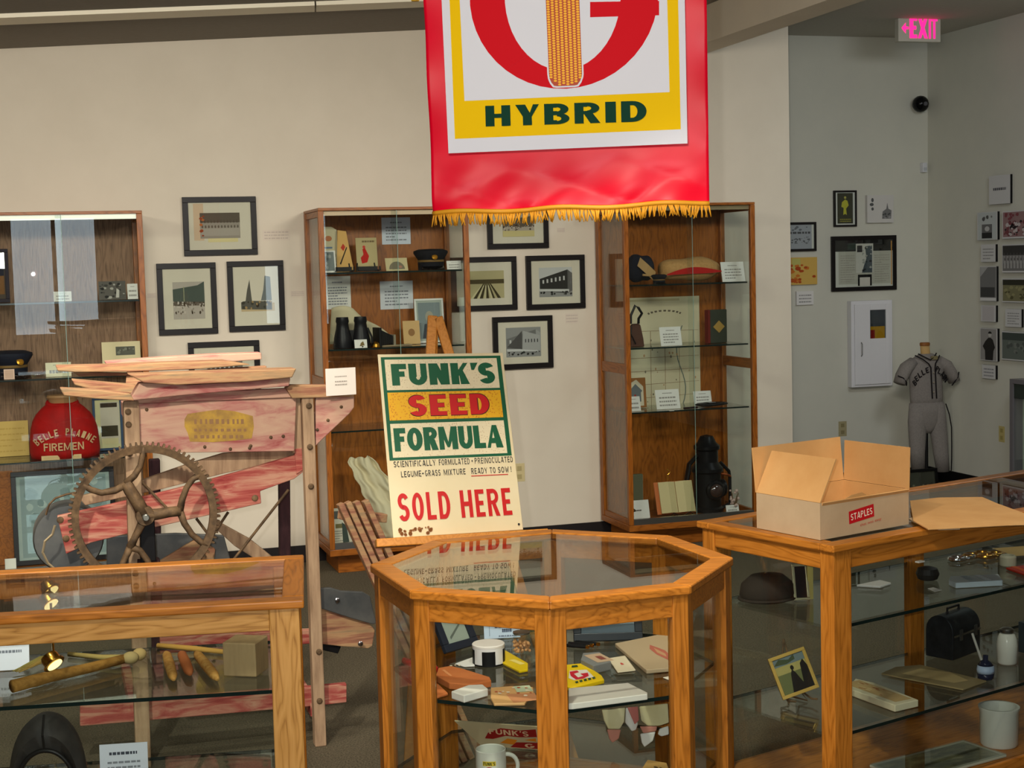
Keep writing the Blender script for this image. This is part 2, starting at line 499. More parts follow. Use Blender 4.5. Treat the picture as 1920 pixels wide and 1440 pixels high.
# ------------------------------------------------------------------ the room
WALL = ramp_mat('painted_wall', [(0.3, (214, 204, 186)), (0.7, (220, 210, 192))], noise=3, rough=0.75, spec=0.25)
FARW = ramp_mat('painted_wall_grey', [(0.3, (206, 206, 194)), (0.7, (212, 211, 198))], noise=3, rough=0.75, spec=0.25)
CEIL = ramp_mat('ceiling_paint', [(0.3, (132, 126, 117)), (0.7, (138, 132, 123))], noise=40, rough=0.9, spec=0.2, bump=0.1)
CARPET = ramp_mat('carpet', [(0.25, (44, 41, 36)), (0.5, (90, 82, 66)), (0.75, (120, 110, 90))], noise=150, detail=4, rough=0.95, spec=0.1, bump=0.5)
BASEB = paint((34, 30, 30), rough=0.5)
BASEK = paint((14, 12, 13), rough=0.5)
WY, WE, FY, RX = 8.80, 4.634, 10.014, 6.43
LX, BY = -4.0, -3.2
czs = lambda x: 2.972 + 0.0636 * x      # the main ceiling rises to the right
struct('floor', MB().box(LX, RX, BY, FY, -0.1, 0), CARPET)
struct('wall_back', MB().prism([(LX, 0), (WE, 0), (WE, 3.33), (3.84, 3.33), (3.84, czs(3.84)), (LX, czs(LX))], WY, WY + 0.15, ax='y'), WALL)
struct('wall_far', MB().box(WE - 1.0, RX, FY, FY + 0.12, 0, 3.4), FARW)
struct('wall_right', MB().box(RX, RX + 0.12, BY, FY + 0.12, 0, 3.4), FARW)
struct('wall_left', MB().box(LX - 0.12, LX, BY, WY, 0, 3.4), WALL)
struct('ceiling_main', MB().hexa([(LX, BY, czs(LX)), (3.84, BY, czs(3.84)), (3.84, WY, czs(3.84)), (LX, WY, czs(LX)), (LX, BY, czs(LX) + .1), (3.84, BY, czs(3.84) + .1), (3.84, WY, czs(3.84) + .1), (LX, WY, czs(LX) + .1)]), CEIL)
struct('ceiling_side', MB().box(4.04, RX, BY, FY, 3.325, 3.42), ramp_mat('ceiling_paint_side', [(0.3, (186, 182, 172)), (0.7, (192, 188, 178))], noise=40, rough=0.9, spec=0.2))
struct('beam', MB().box(3.84, 4.04, BY, WY, 3.0, 3.42), WALL)
# the wall behind the photographer, with two windows that show in the glass
wins = [(-0.36, 0.76), (2.9, 3.7)]
w = MB()
xs = [LX] + [c for a in wins for c in a] + [RX]
for i in range(0, len(xs), 2): w.box(xs[i], xs[i + 1], BY - 0.12, BY, 0, 3.4)
for a, b in wins: w.box(a, b, BY - 0.12, BY, 0, 0.94).box(a, b, BY - 0.12, BY, 2.5, 3.4)
struct('wall_rear', w, WALL)
SKYP = paint((215, 230, 240), emit=4.0)
for i, (a, b) in enumerate(wins):
    t = MB().box(a, b, BY - .10, BY - .02, .94, 1.0).box(a, b, BY - .10, BY - .02, 2.44, 2.5).box(a, a + .06, BY - .10, BY - .02, 1.0, 2.44).box(b - .06, b, BY - .10, BY - .02, 1.0, 2.44).box((a + b) / 2 - .025, (a + b) / 2 + .025, BY - .10, BY - .02, 1.0, 2.44)
    o = struct('window_%d' % (i + 1), t, WHITE)
    MB().box(a + .06, b - .06, BY - .085, BY - .08, 1.0, 2.44).build('pane', SKYP, o)
struct('baseboard_back', MB().box(LX, WE, WY - 0.012, WY, 0, 0.1), BASEB)
struct('baseboard_far', MB().box(WE, RX, FY - 0.012, FY, 0, 0.1), BASEK)
struct('baseboard_right', MB().box(RX - 0.012, RX, 4.0, FY - .012, 0, 0.1), BASEK)
# pale strip fixed along the main ceiling
cn = V((-0.0636, 0, 1)).normalized()
def onC(px, py): return onP(px, py, (0, 0, 2.971), cn)
a0, a1, b0, b1 = onC(0, 25.5), onC(783, -5), onC(0, 39.5), onC(783, 7)
def stripseg(t0, t1):
    q = [a0.lerp(a1, t0), a0.lerp(a1, t1), b0.lerp(b1, t1), b0.lerp(b1, t0)]
    return MB().slab(q, (0.0636, 0, -1), 0.02)
struct('trim_1', stripseg(-1.2, 0.738), paint((236, 228, 206)))
struct('trim_2', stripseg(0.742, 1.9), paint((236, 228, 206)))

# ------------------------------------------------------------------ tall oak display cases by the back wall
TY0, TY1, TZ = 8.30, 8.775, 2.057
def pane(mb, x0, x1, y0, y1, z0, z1):
    return mb.box(x0, x1, y0, y1, z0, z1)
def tall_case(x0, x1, label, shelves, back, strip, rails):
    c = thing('display_cabinet', label, 'display cabinet', ((x0 + x1) / 2, TY0, 0), group='tall oak display cabinets along the wall')
    B = lambda n, mb, m, bev=0.002, p=None: mb.build(n, m, p or c, world=True, bevel=bev)
    t = 0.03
    B('plinth', MB().box(x0 + .06, x1 - .06, TY0 + .09, TY1 - .01, 0, .112), casew[0])
    B('floor_panel', MB().box(x0, x1, TY0, TY1, .113, .15), casew[0])
    B('back_panel', MB().box(x0 + t, x1 - t, TY1 - .012, TY1, .151, TZ - .024), back, 0)
    for x in (x0, x1 - t):
        B('front_post', MB().box(x, x + t, TY0, TY0 + t, .151, TZ - .016), casew[2])
        B('rear_post', MB().box(x, x + t, TY1 - t - .02, TY1, .151, TZ - .016), casew[2])
        B('side_top_rail', MB().box(x + .004, x + t - .004, TY0 + t, TY1 - t - .02, TZ - .05, TZ - .016), casew[1])
        B('side_foot_rail', MB().box(x + .004, x + t - .004, TY0 + t, TY1 - t - .02, .151, .185), casew[1])
        if rails: B('side_middle_rail', MB().box(x + .004, x + t - .004, TY0 + t, TY1 - t - .02, rails - .03, rails + .03), casew[1])
        B('side_glass', MB().box(x + .012, x + .017, TY0 + t, TY1 - t - .02, .186, TZ - .051), GLASS, 0)
    B('top_panel', MB().box(x0, x1, TY0, TY1, TZ - .0155, TZ), casew[0])
    B('light_strip', MB().box(x0 + t, x1 - t, TY0 + .024, TY0 + .04, TZ - .042, TZ - .016), strip, 0)
    B('door_track', MB().box(x0 + t, x1 - t, TY0 + .003, TY0 + .028, .151, .185), METAL, 0)
    m = (x0 + x1) / 2
    B('sliding_glass', MB().box(x0 + t, m + .015, TY0 + .005, TY0 + .010, .186, TZ - .017), GLASS, 0)
    B('sliding_glass', MB().box(m - .015, x1 - t, TY0 + .016, TY0 + .021, .186, TZ - .017), GLASS, 0)
    B('glass_edge', MB().box(m + .0125, m + .0155, TY0 + .0042, TY0 + .0048, .186, TZ - .017), EDGEL, 0)
    for z in shelves:
        s = MB().box(x0 + t, x1 - t, TY0 + .055, TY1 - .02, z - .008, z)
        s = B('shelf', s, GLASS, 0)
        B('shelf_edge', MB().box(x0 + t, x1 - t, TY0 + .0535, TY0 + .0545, z - .0085, z + .0005), EDGE, 0, s)
    for x in (x0 + .33 * (x1 - x0), x0 + .67 * (x1 - x0)):
        pass
    return c
zy = lambda px, py: onY(px, py, TY0 + .055).z
RAIL = onY(1140, 690, 8.52).z
XA0, XA1, XB0, XB1, XL1 = 1.484, 2.342, 3.285, 4.135, 0.541
ZA = [zy(740, 508.5), zy(690, 653), zy(690, 806)]
ZB = [zy(1300, 531), zy(1290, 648.5), zy(1290, 768)]
ZL = [zy(200, 563.5), zy(60, 711), zy(60, 866)]
tall_case(XL1 - .86, XL1, 'tall oak cabinet holding the red firemen jacket and a framed picture at its foot', ZL, greyw, paint((255, 246, 226), emit=0.55), None)
tall_case(XA0, XA1, 'tall oak cabinet behind the easel, with a peaked cap and typed sheets on its back', ZA, casew[2], paint((226, 198, 166)), RAIL)
tall_case(XB0, XB1, 'tall oak cabinet holding a railroad lantern, an open book and a large map', ZB, casew[2], paint((150, 132, 100)), RAIL)

# ------------------------------------------------------------------ flat things: cards, papers, pictures
def plate(name, label, cat, box, y, zs=None, lean=0.0, yaw=0.0, t=0.004, mat=WHITE, group=None, art=None, pname='print', k=1.0, wall=False, frame=None):
    """A flat thing seen in the picture box (px) at depth y, standing at height zs if given."""
    x0, y0, x1, y1 = box
    p = onY((x0 + x1) / 2, y1, y)
    d = dep(p)
    w, h = (x1 - x0) * d / F, (y1 - y0) * d / F
    if zs is not None: p.z = zs + .001 + t * math.sin(lean)
    if not wall: w = w / max(.3, math.cos(yaw + YAW * .6)) if yaw else w
    m = upright(p, yaw, lean)
    if frame is None:
        o = MB().box(-w / 2, w / 2, 0, h, -t, 0).build(name, mat, mtx=m)
        tag(o, label, cat, group)
    else:
        fw_, fm, ft = frame
        o = thing(name, label, cat, mtx=m, group=group)
        f = MB()
        for q in (R4(-w / 2, 0, w / 2, fw_), R4(-w / 2, h - fw_, w / 2, h), R4(-w / 2, fw_, -w / 2 + fw_, h - fw_), R4(w / 2 - fw_, fw_, w / 2, h - fw_)): f.prism(q, -t, 0)
        f.build('frame', fm, o, bevel=.0015)
        MB().box(-w / 2 + fw_, w / 2 - fw_, fw_, h - fw_, -t, -t * .45).build('mat_board', mat, o)
    if art:
        if frame is None: pr = Print(w, h, -w / 2, 0, k=k)
        else:
            pr = Print(w - 2 * fw_, h - 2 * fw_, -w / 2 + fw_, fw_, z=-t * .45 + .0006, k=k)
        art(pr)
        pr.build(pname, o)
    if frame is not None:
        MB().box(-w / 2 + fw_, w / 2 - fw_, fw_, h - fw_, -t * .3, -t * .3 + .002).build('glass', GLASS, o)
    return o
def typed(n=5, head=True, seed=1, ink=(96, 96, 100), a=.14, b=.12, d=.86, e=.84):
    def f(p):
        if head:
            p.lines(ink, .3, e - .06, .7, e, 1, seed, .7)
            p.lines(ink, a, b, d, e - .14, n, seed + 3, .4)
        else: p.lines(ink, a, b, d, e, n, seed, .4)
    return f
G = lambda v, w=0: (v + w, v, v - w)
def ph_building(a, b, d, e, dark=60, seed=1, sky=185, tone=4):
    """An old photograph of a corner building."""
    def f(p):
        W, Hh = d - a, e - b
        q = lambda u, v: (a + u * W, b + v * Hh)
        p.polys(G(sky, tone), [[q(0, 0), q(1, 0), q(1, 1), q(0, 1)]])
        p.polys(G(150, tone), [[q(0, 0), q(1, 0), q(1, .24), q(0, .2)]])
        p.polys(G(dark, tone), [[q(.02, .2), q(.86, .12), q(.86, .92), q(.02, .62)]])
        p.polys(G(dark + 45, tone), [[q(.86, .12), q(1, .2), q(1, .8), q(.86, .92)]])
        ws = []
        for i in range(6):
            u = .1 + i * .125
            ws += [[q(u, .46 + i * .02), q(u + .05, .46 + i * .02), q(u + .05, .58 + i * .025), q(u, .58 + i * .025)]]
        p.polys(G(200, tone), ws)
        p.polys(G(205, tone), [[q(.02, .2), q(.9, .16), q(.9, .25), q(.02, .28)]])
        p.blobs([G(30, tone), G(50, tone)], a + .02 * W, b + .05 * Hh, a + W, b + .2 * Hh, 14, .035 * W, seed)
    return f
def ph_crowd(a, b, d, e, seed=1, tone=14, rows=3, sky=.4, cols=None):
    def f(p):
        p.rect(G(176, tone), a, b, d, e)
        W, Hh = d - a, e - b
        p.polys(G(96, tone), [[(a, b + Hh * .36), (d, b + Hh * .36), (d, b + Hh * .78), (a + W * .55, b + Hh * .7), (a, b + Hh * .66)]])
        cc = cols or [G(60, tone), G(90, tone), G(190, tone), G(130, tone)]
        p.blobs(cc, a, b + .12 * Hh, d, b + .5 * Hh, 46, .03 * W, seed, 1.4)
        p.blobs([G(60, tone), G(200, tone)], a, b + .3 * Hh, d, b + .42 * Hh, 24, .02 * W, seed + 1)
    return f
def ph_team(a, b, d, e, seed=1, tone=3, base=120, n=9):
    def f(p):
        W, Hh = d - a, e - b
        p.rect(G(base, tone), a, b, d, e)
        p.rect(G(base - 60, tone), a, b + .62 * Hh, d, e)
        for r, (y, k) in enumerate([(.5, 150), (.3, 165)]):
            hs, bs = [], []
            for i in range(n):
                x = a + W * (i + .5 + .2 * (r % 2)) / (n + .4)
                bs.append(R4(x - W * .04, b + (y - .2) * Hh, x + W * .04, b + (y + .1) * Hh))
                hs.append(arcpts(x, b + (y + .16) * Hh, W * .022, Hh * .06, 0, 360, 8)[:-1])
            p.polys(G(k, tone), bs)
            p.polys(G(k - 70, tone), hs)
    return f
def ph_person(a, b, d, e, tone=2):
    def f(p):
        W, Hh = d - a, e - b
        q = lambda u, v: (a + u * W, b + v * Hh)
        p.rect(G(150, tone), a, b, d, e)
        p.polys(G(44, tone), [[q(.3, 0), q(.78, 0), q(.82, .3), q(.92, .42), q(.78, .66), q(.64, .72), q(.5, .72), q(.3, .6), q(.14, .44), q(.28, .3)]])
        p.oval(G(186, tone), a + .6 * W, b + .82 * Hh, .1 * W, .08 * Hh)
        p.polys(G(38, tone), [arcpts(a + .6 * W, b + .85 * Hh, .115 * W, .075 * Hh, 0, 180, 8)])
    return f
MATB = paint((226, 214, 194), rough=0.7)
FRM = paint((26, 22, 22), rough=0.35)
def wallpic(label, box, art, y=WY - .001, group='black framed photographs on the back wall', fw_=.032, matc=MATB):
    return plate('framed_photograph', label, 'framed photograph', box, y - .022, None, 0, 0, .022, matc, group, art, 'photograph', wall=True, frame=(fw_, FRM, .022))
# four on the wall left of the middle cabinet, four to its right
def seq(*fs): return lambda p: [f(p) for f in fs]
wallpic('black framed wide group photo, topmost of the four beside the firemen cabinet', (347, 369.5, 483.5, 478.5), seq(lambda p: p.rect((222, 190, 160), .08, .2, .24, .98), lambda p: p.rect((232, 214, 160), .3, .16, .78, .26), ph_team(.18, .24, .82, .78, 3, 12, 150, 12), lambda p: p.blobs([(196, 110, 60), (150, 70, 40)], .16, .28, .26, .76, 9, .03, 5)))
wallpic('black framed upright photo of a marching crowd beneath the wide group photo', (300, 493.5, 409, 627), seq(ph_crowd(.2, .16, .86, .78, 4, 12), lambda p: p.polys((84, 92, 84), [[(.2, .46), (.86, .44), (.86, .78), (.72, .72), (.2, .66)]]), lambda p: p.rect((150, 150, 120), .42, .46, .44, .7)))
wallpic('black framed upright photo of ruins, right of the marching crowd photo', (431, 489.5, 536, 620.5), seq(lambda p: p.polys((206, 180, 140), [[(.16, .24), (.9, .24), (.9, .38), (.16, .36)]]), lambda p: p.polys((96, 92, 84), [[(.16, .28), (.84, .26), (.84, .4), (.4, .42), (.36, .78), (.3, .6), (.26, .42), (.16, .4)]]), lambda p: p.polys((120, 124, 124), [[(.6, .42), (.84, .42), (.82, .82), (.7, .84), (.66, .6)]]), lambda p: p.blobs([(70, 66, 56), (170, 140, 96), (60, 50, 40)], .16, .27, .86, .42, 22, .035, 8)))
wallpic('black framed photo half hidden by the wooden machine, lowest of its four', (358, 640, 490, 748), ph_building(.2, .2, .8, .8, 80, 4))
wallpic('black framed photo whose top is covered by the banner fringe', (913, 368, 1033, 466), seq(ph_crowd(.2, .16, .82, .8, 9, 16), lambda p: p.rect((216, 198, 140), .2, .16, .82, .3)))
wallpic('black framed photo of a parade, partly behind the middle cabinet', (846, 482, 974, 582.5), seq(lambda p: p.rect((190, 176, 132), .16, .16, .86, .8), lambda p: p.rect((88, 76, 50), .16, .5, .86, .6), lambda p: p.polys((70, 60, 40), [[(.3 + .11 * i, .16), (.36 + .11 * i, .16), (.5 + .03 * i, .5), (.48 + .03 * i, .5)] for i in range(5)]), lambda p: p.polys((216, 204, 160), [[(.25 + .12 * i, .16), (.29 + .12 * i, .16), (.46 + .04 * i, .46), (.44 + .04 * i, .46)] for i in range(4)])))
wallpic('black framed photo of a dark brick block at right in its row of two', (986, 478.8, 1102, 579.2), ph_building(.16, .16, .84, .84, 52, 6, 200, 3))
wallpic('black framed photo of a pale building, lowest right of the easel', (924, 593, 1041.5, 691.5), seq(ph_building(.16, .16, .86, .86, 120, 7, 150, 2), lambda p: p.polys(G(176, 2), [[(.48, .34), (.84, .3), (.84, .66), (.5, .78)]]), lambda p: p.polys(G(84, 2), [[(.18, .4), (.48, .34), (.48, .78)]]), lambda p: p.polys(G(70), [R4(.54 + .06 * i, .5, .56 + .06 * i, .58) for i in range(5)])))
for i, (bx, lb) in enumerate([((493, 431, 544, 451), 'pale wall caption beside the wide group photo'), ((545, 545, 572, 556), 'small pale wall caption beside the photo of ruins'), ((1060, 587, 1085, 607), 'pale wall caption below the dark brick block photo'), ((1044, 427, 1060, 436), 'tiny pale wall caption beside the photo under the banner fringe'), ((276, 549, 293, 559), 'tiny pale wall caption beside the firemen cabinet')]):
    plate('wall_caption', lb, 'caption', bx, WY - .0012, None, 0, 0, .0012, paint((216, 204, 188)), 'captions on the back wall', typed(3, False, i + 1, (196, 182, 170), .06, .1, .94, .95), wall=True)
def faceplate(label, px, py, y=None, x=None, hw=.035, hh=.057, col=(214, 198, 150)):
    if y is not None:
        p = onY(px, py, y)
        o = thing('outlet_cover', label, 'outlet', mtx=upright(p - V((0, 0, hh))))
    else:
        p = onX(px, py, x)
        o = thing('outlet_cover', label, 'outlet', mtx=upright(p - V((0, 0, hh)), -PI / 2))
    MB().box(-hw, hw, 0, 2 * hh, -.006, 0).build('plate', paint(col), o, bevel=.002)
    for v in (.55, 1.45): MB().box(-.014, .014, hh * v - .014, hh * v + .014, 0, .002).build('socket', paint(tuple(c - 30 for c in col)), o)
faceplate('beige outlet cover low on the back wall, beside the easel sign', 974, 886, y=WY - .001)

# ------------------------------------------------------------------ the recess at the right: pictures, cabinet, uniform
GK = 1.0
FG = 'pictures on the far wall'
def farpic(label, box, art, fw_=None, fm=None, mat=WHITE, t=.02, name='framed_picture', cat='framed picture', group=FG):
    if fw_ is None: return plate(name, label, cat, box, FY - t, None, 0, 0, t, mat, group, art, wall=True)
    return plate(name, label, cat, box, FY - t, None, 0, 0, t, mat, group, art, 'picture', wall=True, frame=(fw_, fm or FRM, t))
farpic('black framed photo of team rows, cut by the wall corner', (1450, 417, 1536, 471.5), seq(lambda p: p.rect((176, 176, 186), 0, 0, .94, 1), lambda p: p.lines((70, 70, 76), .1, .6, .9, .72, 1, 3, .7), lambda p: p.blobs([(110, 110, 116), (90, 90, 96)], .1, .2, .9, .5, 40, .03, 3), lambda p: p.blobs([(110, 110, 120)], .2, .74, .9, .96, 12, .04, 7)), .018)
farpic('unframed orange and yellow picture below the team rows photo', (1450, 483, 1537, 534), seq(lambda p: p.rect((214, 176, 92), 0, 0, 1, 1), lambda p: p.polys((196, 190, 110), [R4(.4, .5, .6, .96)]), lambda p: p.blobs([(190, 90, 40), (206, 120, 50), (176, 74, 34)], .3, .05, .98, .75, 24, .07, 4)), mat=paint((200, 160, 90)), name='art_print', cat='picture')
farpic('small white caption card below the orange picture', (1492, 546, 1527.5, 571.5), typed(3, False, 4, (150, 150, 150)), mat=paint((226, 224, 222)), name='caption_card', cat='card')
farpic('black framed dark poster with a yellow figure', (1562, 357.5, 1610, 425), seq(lambda p: p.rect((236, 232, 226), 0, 0, 1, 1), lambda p: p.rect((60, 58, 40), .1, .04, .9, .98), lambda p: p.polys((216, 206, 60), [[(.4, .3), (.5, .34), (.58, .3), (.55, .5), (.68, .6), (.62, .74), (.5, .78), (.34, .7), (.3, .56), (.42, .52)]]), lambda p: p.oval((206, 196, 90), .5, .84, .06, .04), lambda p: p.lines((170, 160, 60), .22, .08, .8, .2, 2, 5, .5)), .014)
farpic('pale canvas print with a small church at its lower corner', (1623, 366, 1679, 417.5), seq(lambda p: p.polys((90, 92, 92), [arcpts(.2, .82, .05, .08, 0, 360, 8)[:-1], arcpts(.17, .66, .08, .06, 0, 360, 8)[:-1], arcpts(.2, .5, .05, .06, 0, 360, 8)[:-1]]), lambda p: p.polys((120, 120, 120), [[(.56, .14), (.9, .14), (.92, .44), (.8, .5), (.76, .72), (.72, .5), (.58, .4)]]), lambda p: p.blobs([(80, 82, 82), (150, 150, 150)], .56, .14, .9, .36, 12, .04, 6)), mat=paint((208, 206, 202)), name='canvas_print', cat='picture', t=.03)
farpic('large black framed board with clippings and a strip of gold at its edge', (1553, 442.5, 1690, 545), seq(lambda p: p.rect((206, 200, 186), .06, .06, .96, .76), lambda p: p.rect((40, 38, 36), 0, .76, 1, 1), lambda p: p.rect((54, 66, 58), .22, .8, .36, .94), lambda p: p.rect((224, 218, 208), .36, .3, .66, .92), lambda p: p.rect((60, 56, 56), .38, .74, .47, .88), lambda p: p.polys((84, 92, 98), [[(.46, .3), (.64, .3), (.64, .88), (.52, .86), (.54, .6), (.5, .46)]]), lambda p: p.blobs([(40, 40, 42), (180, 178, 170)], .46, .32, .64, .88, 18, .025, 9), lambda p: p.rect((26, 24, 24), .39, .02, .63, .26), lambda p: p.rect((216, 210, 200), .42, .02, .6, .2), lambda p: p.rect((206, 150, 74), .968, .03, .985, .97), lambda p: p.lines((180, 174, 162), .09, .1, .34, .7, 12, 3, .3), lambda p: p.lines((180, 174, 162), .68, .1, .94, .7, 12, 4, .3)), .03)
# extinguisher cabinet
p0, p1 = onY(1597, 727, FY - .06), onY(1673, 562, FY - .06)
ec = thing('extinguisher_cabinet', 'white fire extinguisher cabinet with a long window in its door, on the far wall', 'fire extinguisher cabinet', (p0.x, FY, p0.z))
W_, H_ = p1.x - p0.x, p1.z - p0.z
CABW = paint((226, 226, 230), rough=0.4)
MB().box(0, W_, -.06, -.001, 0, H_).build('body', CABW, ec, bevel=.004)
d = MB()
wx0, wx1, wz0, wz1 = .44 * W_, .82 * W_, .56 * H_, .89 * H_
for q in (R4(.07 * W_, .03 * H_, wx0, .96 * H_), R4(wx1, .03 * H_, .93 * W_, .96 * H_), R4(wx0, .03 * H_, wx1, wz0), R4(wx0, wz1, wx1, .96 * H_)): d.prism(q, -.072, -.0605, ax='y')
d = d.build('door', CABW, ec, bevel=.002)
MB().box(wx0, wx1, -.0625, -.0612, wz0, wz1).build('window_backing', paint((64, 68, 76)), d)
MB().box(.46 * W_, .8 * W_, -.0655, -.063, wz0, wz0 + .42 * (wz1 - wz0)).build('extinguisher_label', paint((190, 140, 20)), d)
MB().box(.46 * W_, .56 * W_, -.066, -.0632, wz0, wz0 + .3 * (wz1 - wz0)).build('red_label', paint((140, 24, 20)), d)
MB().box(wx0, wx1, -.071, -.069, wz0, wz1).build('window_glass', GLASS, d)
MB().tube([(.22 * W_, -.072, .36 * H_), (.22 * W_, -.085, .38 * H_), (.22 * W_, -.085, .5 * H_), (.22 * W_, -.072, .52 * H_)], .004).build('handle', METAL, d)
# black camera ball, motion sensor, exit sign
p = onY(1726, 195, FY - .07)
o = thing('security_camera', 'round black camera ball high in the room corner', 'security camera', p)
MB().ball((0, 0, 0), .062).build('dome', paint((12, 12, 13), rough=.15), o, smooth='all')
MB().lathe([(.03, 0), (.03, .02), (.02, .03)], 16).turn(M.Translation((0, .068, 0)) @ M.Rotation(PI / 2, 4, 'X')).build('mount', BLACK, o)
MB().lathe([(.016, 0), (.016, .008), (.01, .012)], 14).turn(M.Translation((.004, -.056, -.004)) @ M.Rotation(PI / 2, 4, 'X')).build('lens', paint((90, 90, 96), rough=.05), o)
p = onY(1734, 314, FY - .03)
o = thing('motion_sensor', 'small white motion sensor below the camera ball', 'motion sensor', (p.x, FY - .001, p.z))
MB().prism([(-.024, 0), (.024, 0), (.018, -.035), (-.018, -.035)], -.036, .036).build('housing', paint((214, 216, 220)), o, bevel=.004)
MB().box(-.014, .014, -.038, -.0352, -.024, .0).build('lens', paint((190, 194, 200), rough=.2), o)
EY = 9.2
tl, br = onY(1684.5, 24, EY), onY(1764, 79, EY)
W_, H_ = br.x - tl.x, tl.z - br.z
ex = thing('exit_sign', 'lit exit sign with pink red letters and an arrow, hung from the ceiling', 'exit sign', mtx=upright(((tl.x + br.x) / 2, EY, br.z), 0))
MB().box(-W_ / 2, W_ / 2, 0, H_, -.05, 0).build('housing', paint((206, 204, 190)), ex, bevel=.004)
RED = paint((255, 30, 110), emit=2.3)
pr = Print(W_, H_, -W_ / 2, 0, z=.0006)
pr.polys(RED, word('EXIT', .26, .12, .9, .86, .34, .2, .16, {'X': .9, 'E': .7, 'T': .8}) if 0 else word('E', .26, .12, .44, .86, .36, .17) + [[(.455, .12), (.53, .12), (.69, .86), (.61, .86)], [(.61, .12), (.69, .12), (.535, .86), (.455, .86)], R4(.715, .12, .765, .86)] + [R4(.82, .12, .87, .76), R4(.775, .74, .92, .86)])
pr.polys(RED, [[(.07, .47), (.17, .66), (.17, .28)], R4(.16, .43, .24, .52)])
pr.build('lettering', ex)
MB().box(-.03, .03, H_, 3.325 - br.z, -.04, -.015).build('ceiling_bracket', paint((206, 204, 190)), ex)
g = light('exit_sign_glow', 'POINT', ((tl.x + br.x) / 2, EY - .06, tl.z + .06), 3.0, (1, .1, .2), size=.05)
# the right-hand wall
RG = 'pictures on the right wall'
def rightpic(label, box, art, fw_=None, fm=None, mat=WHITE, t=.02, name='mounted_photograph', cat='mounted photograph'):
    x0, y0, x1, y1 = box
    a, b = onX(x0, (y0 + y1) / 2, RX - t), onX(x1, (y0 + y1) / 2, RX - t)
    zt, zb = onX((x0 + x1) / 2, y0, RX - t).z, onX((x0 + x1) / 2, y1, RX - t).z
    w, h = a.y - b.y, zt - zb
    m = M.Translation((RX - t, (a.y + b.y) / 2, zb)) @ M.Rotation(-PI / 2, 4, 'Z') @ M(((1, 0, 0, 0), (0, 0, -1, 0), (0, 1, 0, 0), (0, 0, 0, 1)))
    o = MB().box(-w / 2, w / 2, 0, h, -t + .001, -.0015).build(name, BLACK, mtx=m)
    tag(o, label, cat, RG)
    pr = Print(w, h, -w / 2, 0, z=-.001)
    pr.rect((206, 206, 206), 0, 0, 1, 1)
    art(pr)
    pr.build('photograph', o)
    return o
RC = ((214, 214, 214))
rightpic('pale title card, topmost on the right wall', (1854, 328.5, 1894, 382.5), lambda p: p.lines((90, 90, 96), .2, .46, .8, .56, 1, 3, .9))
rightpic('mounted photo of a man under small portraits, first in the upper row', (1832, 397.5, 1870, 450), seq(lambda p: p.rect((190, 196, 196), .04, .02, .96, .98), lambda p: p.blobs([G(90), G(120)], .24, .66, .76, .9, 5, .08, 3), lambda p: p.rect(G(110), .24, .06, .74, .56), lambda p: p.oval(G(190), .5, .4, .12, .09), lambda p: p.rect(G(48), .24, .06, .74, .26)))
rightpic('mounted reddish photo of a crowd, second in the upper row', (1879, 395, 1925, 447), seq(lambda p: p.rect((150, 120, 120), .03, .06, 1, .96), lambda p: p.blobs([(60, 52, 54), (196, 186, 186), (120, 70, 74), (40, 34, 36)], .05, .08, .98, .66, 50, .07, 5), lambda p: p.blobs([(130, 70, 76)], .1, .66, .9, .94, 12, .07, 4)))
rightpic('small caption card under the man with portraits', (1839, 458.5, 1866.5, 491), typed(4, False, 3, (150, 150, 150)))
rightpic('mounted photo of two team rows under the reddish crowd', (1878.5, 458, 1925, 511), ph_team(.03, .06, 1, .96, 4, 1, 120, 7))
rightpic('mounted shiny photo of a grey field, between two caption cards', (1837, 499.5, 1868, 564.5), seq(lambda p: p.rect(G(120), .02, .1, .98, .98), lambda p: p.rect(G(70), .06, .12, .9, .4), lambda p: p.polys(G(170), [[(.04, .7), (.5, .98), (.04, .98)]]), lambda p: p.rect(G(220), .04, .02, .94, .08)))
rightpic('mounted brownish photo of seated people', (1879, 522, 1925, 567), seq(lambda p: p.rect((128, 124, 92), .02, .05, 1, .95), lambda p: p.rect((56, 54, 44), .02, .72, 1, .95), lambda p: p.blobs([(150, 146, 106), (90, 86, 60)], .05, .1, .98, .7, 26, .07, 6)))
rightpic('small caption card under the shiny grey field photo', (1839, 572.5, 1867, 603), lambda p: p.rect((190, 186, 188), .1, .05, .88, .95))
rightpic('small caption card under the seated people', (1884.5, 579.5, 1915, 613), typed(5, False, 6, (150, 150, 150)))
rightpic('mounted upright portrait of a person in dark clothes', (1837.5, 615.5, 1870, 676.5), ph_person(.03, .02, .94, .98))
rightpic('mounted faded green grey photo, lowest in its column', (1878, 622, 1925, 676), seq(lambda p: p.rect((104, 112, 106), .02, .04, 1, .96), lambda p: p.rect((70, 78, 74), .02, .7, 1, .96), lambda p: p.blobs([(120, 126, 120), (86, 92, 88)], .05, .1, .98, .66, 20, .08, 2)))
rightpic('small caption card, lowest on the right wall', (1841, 684.5, 1866.5, 710), typed(3, False, 8, (140, 140, 146)))
faceplate('beige light switch cover low on the right wall', 1878, 814, x=RX - .001, col=(196, 182, 120))
faceplate('beige outlet cover low on the far wall behind the cardboard box', 1580, 804, y=FY - .001, col=(170, 160, 124))
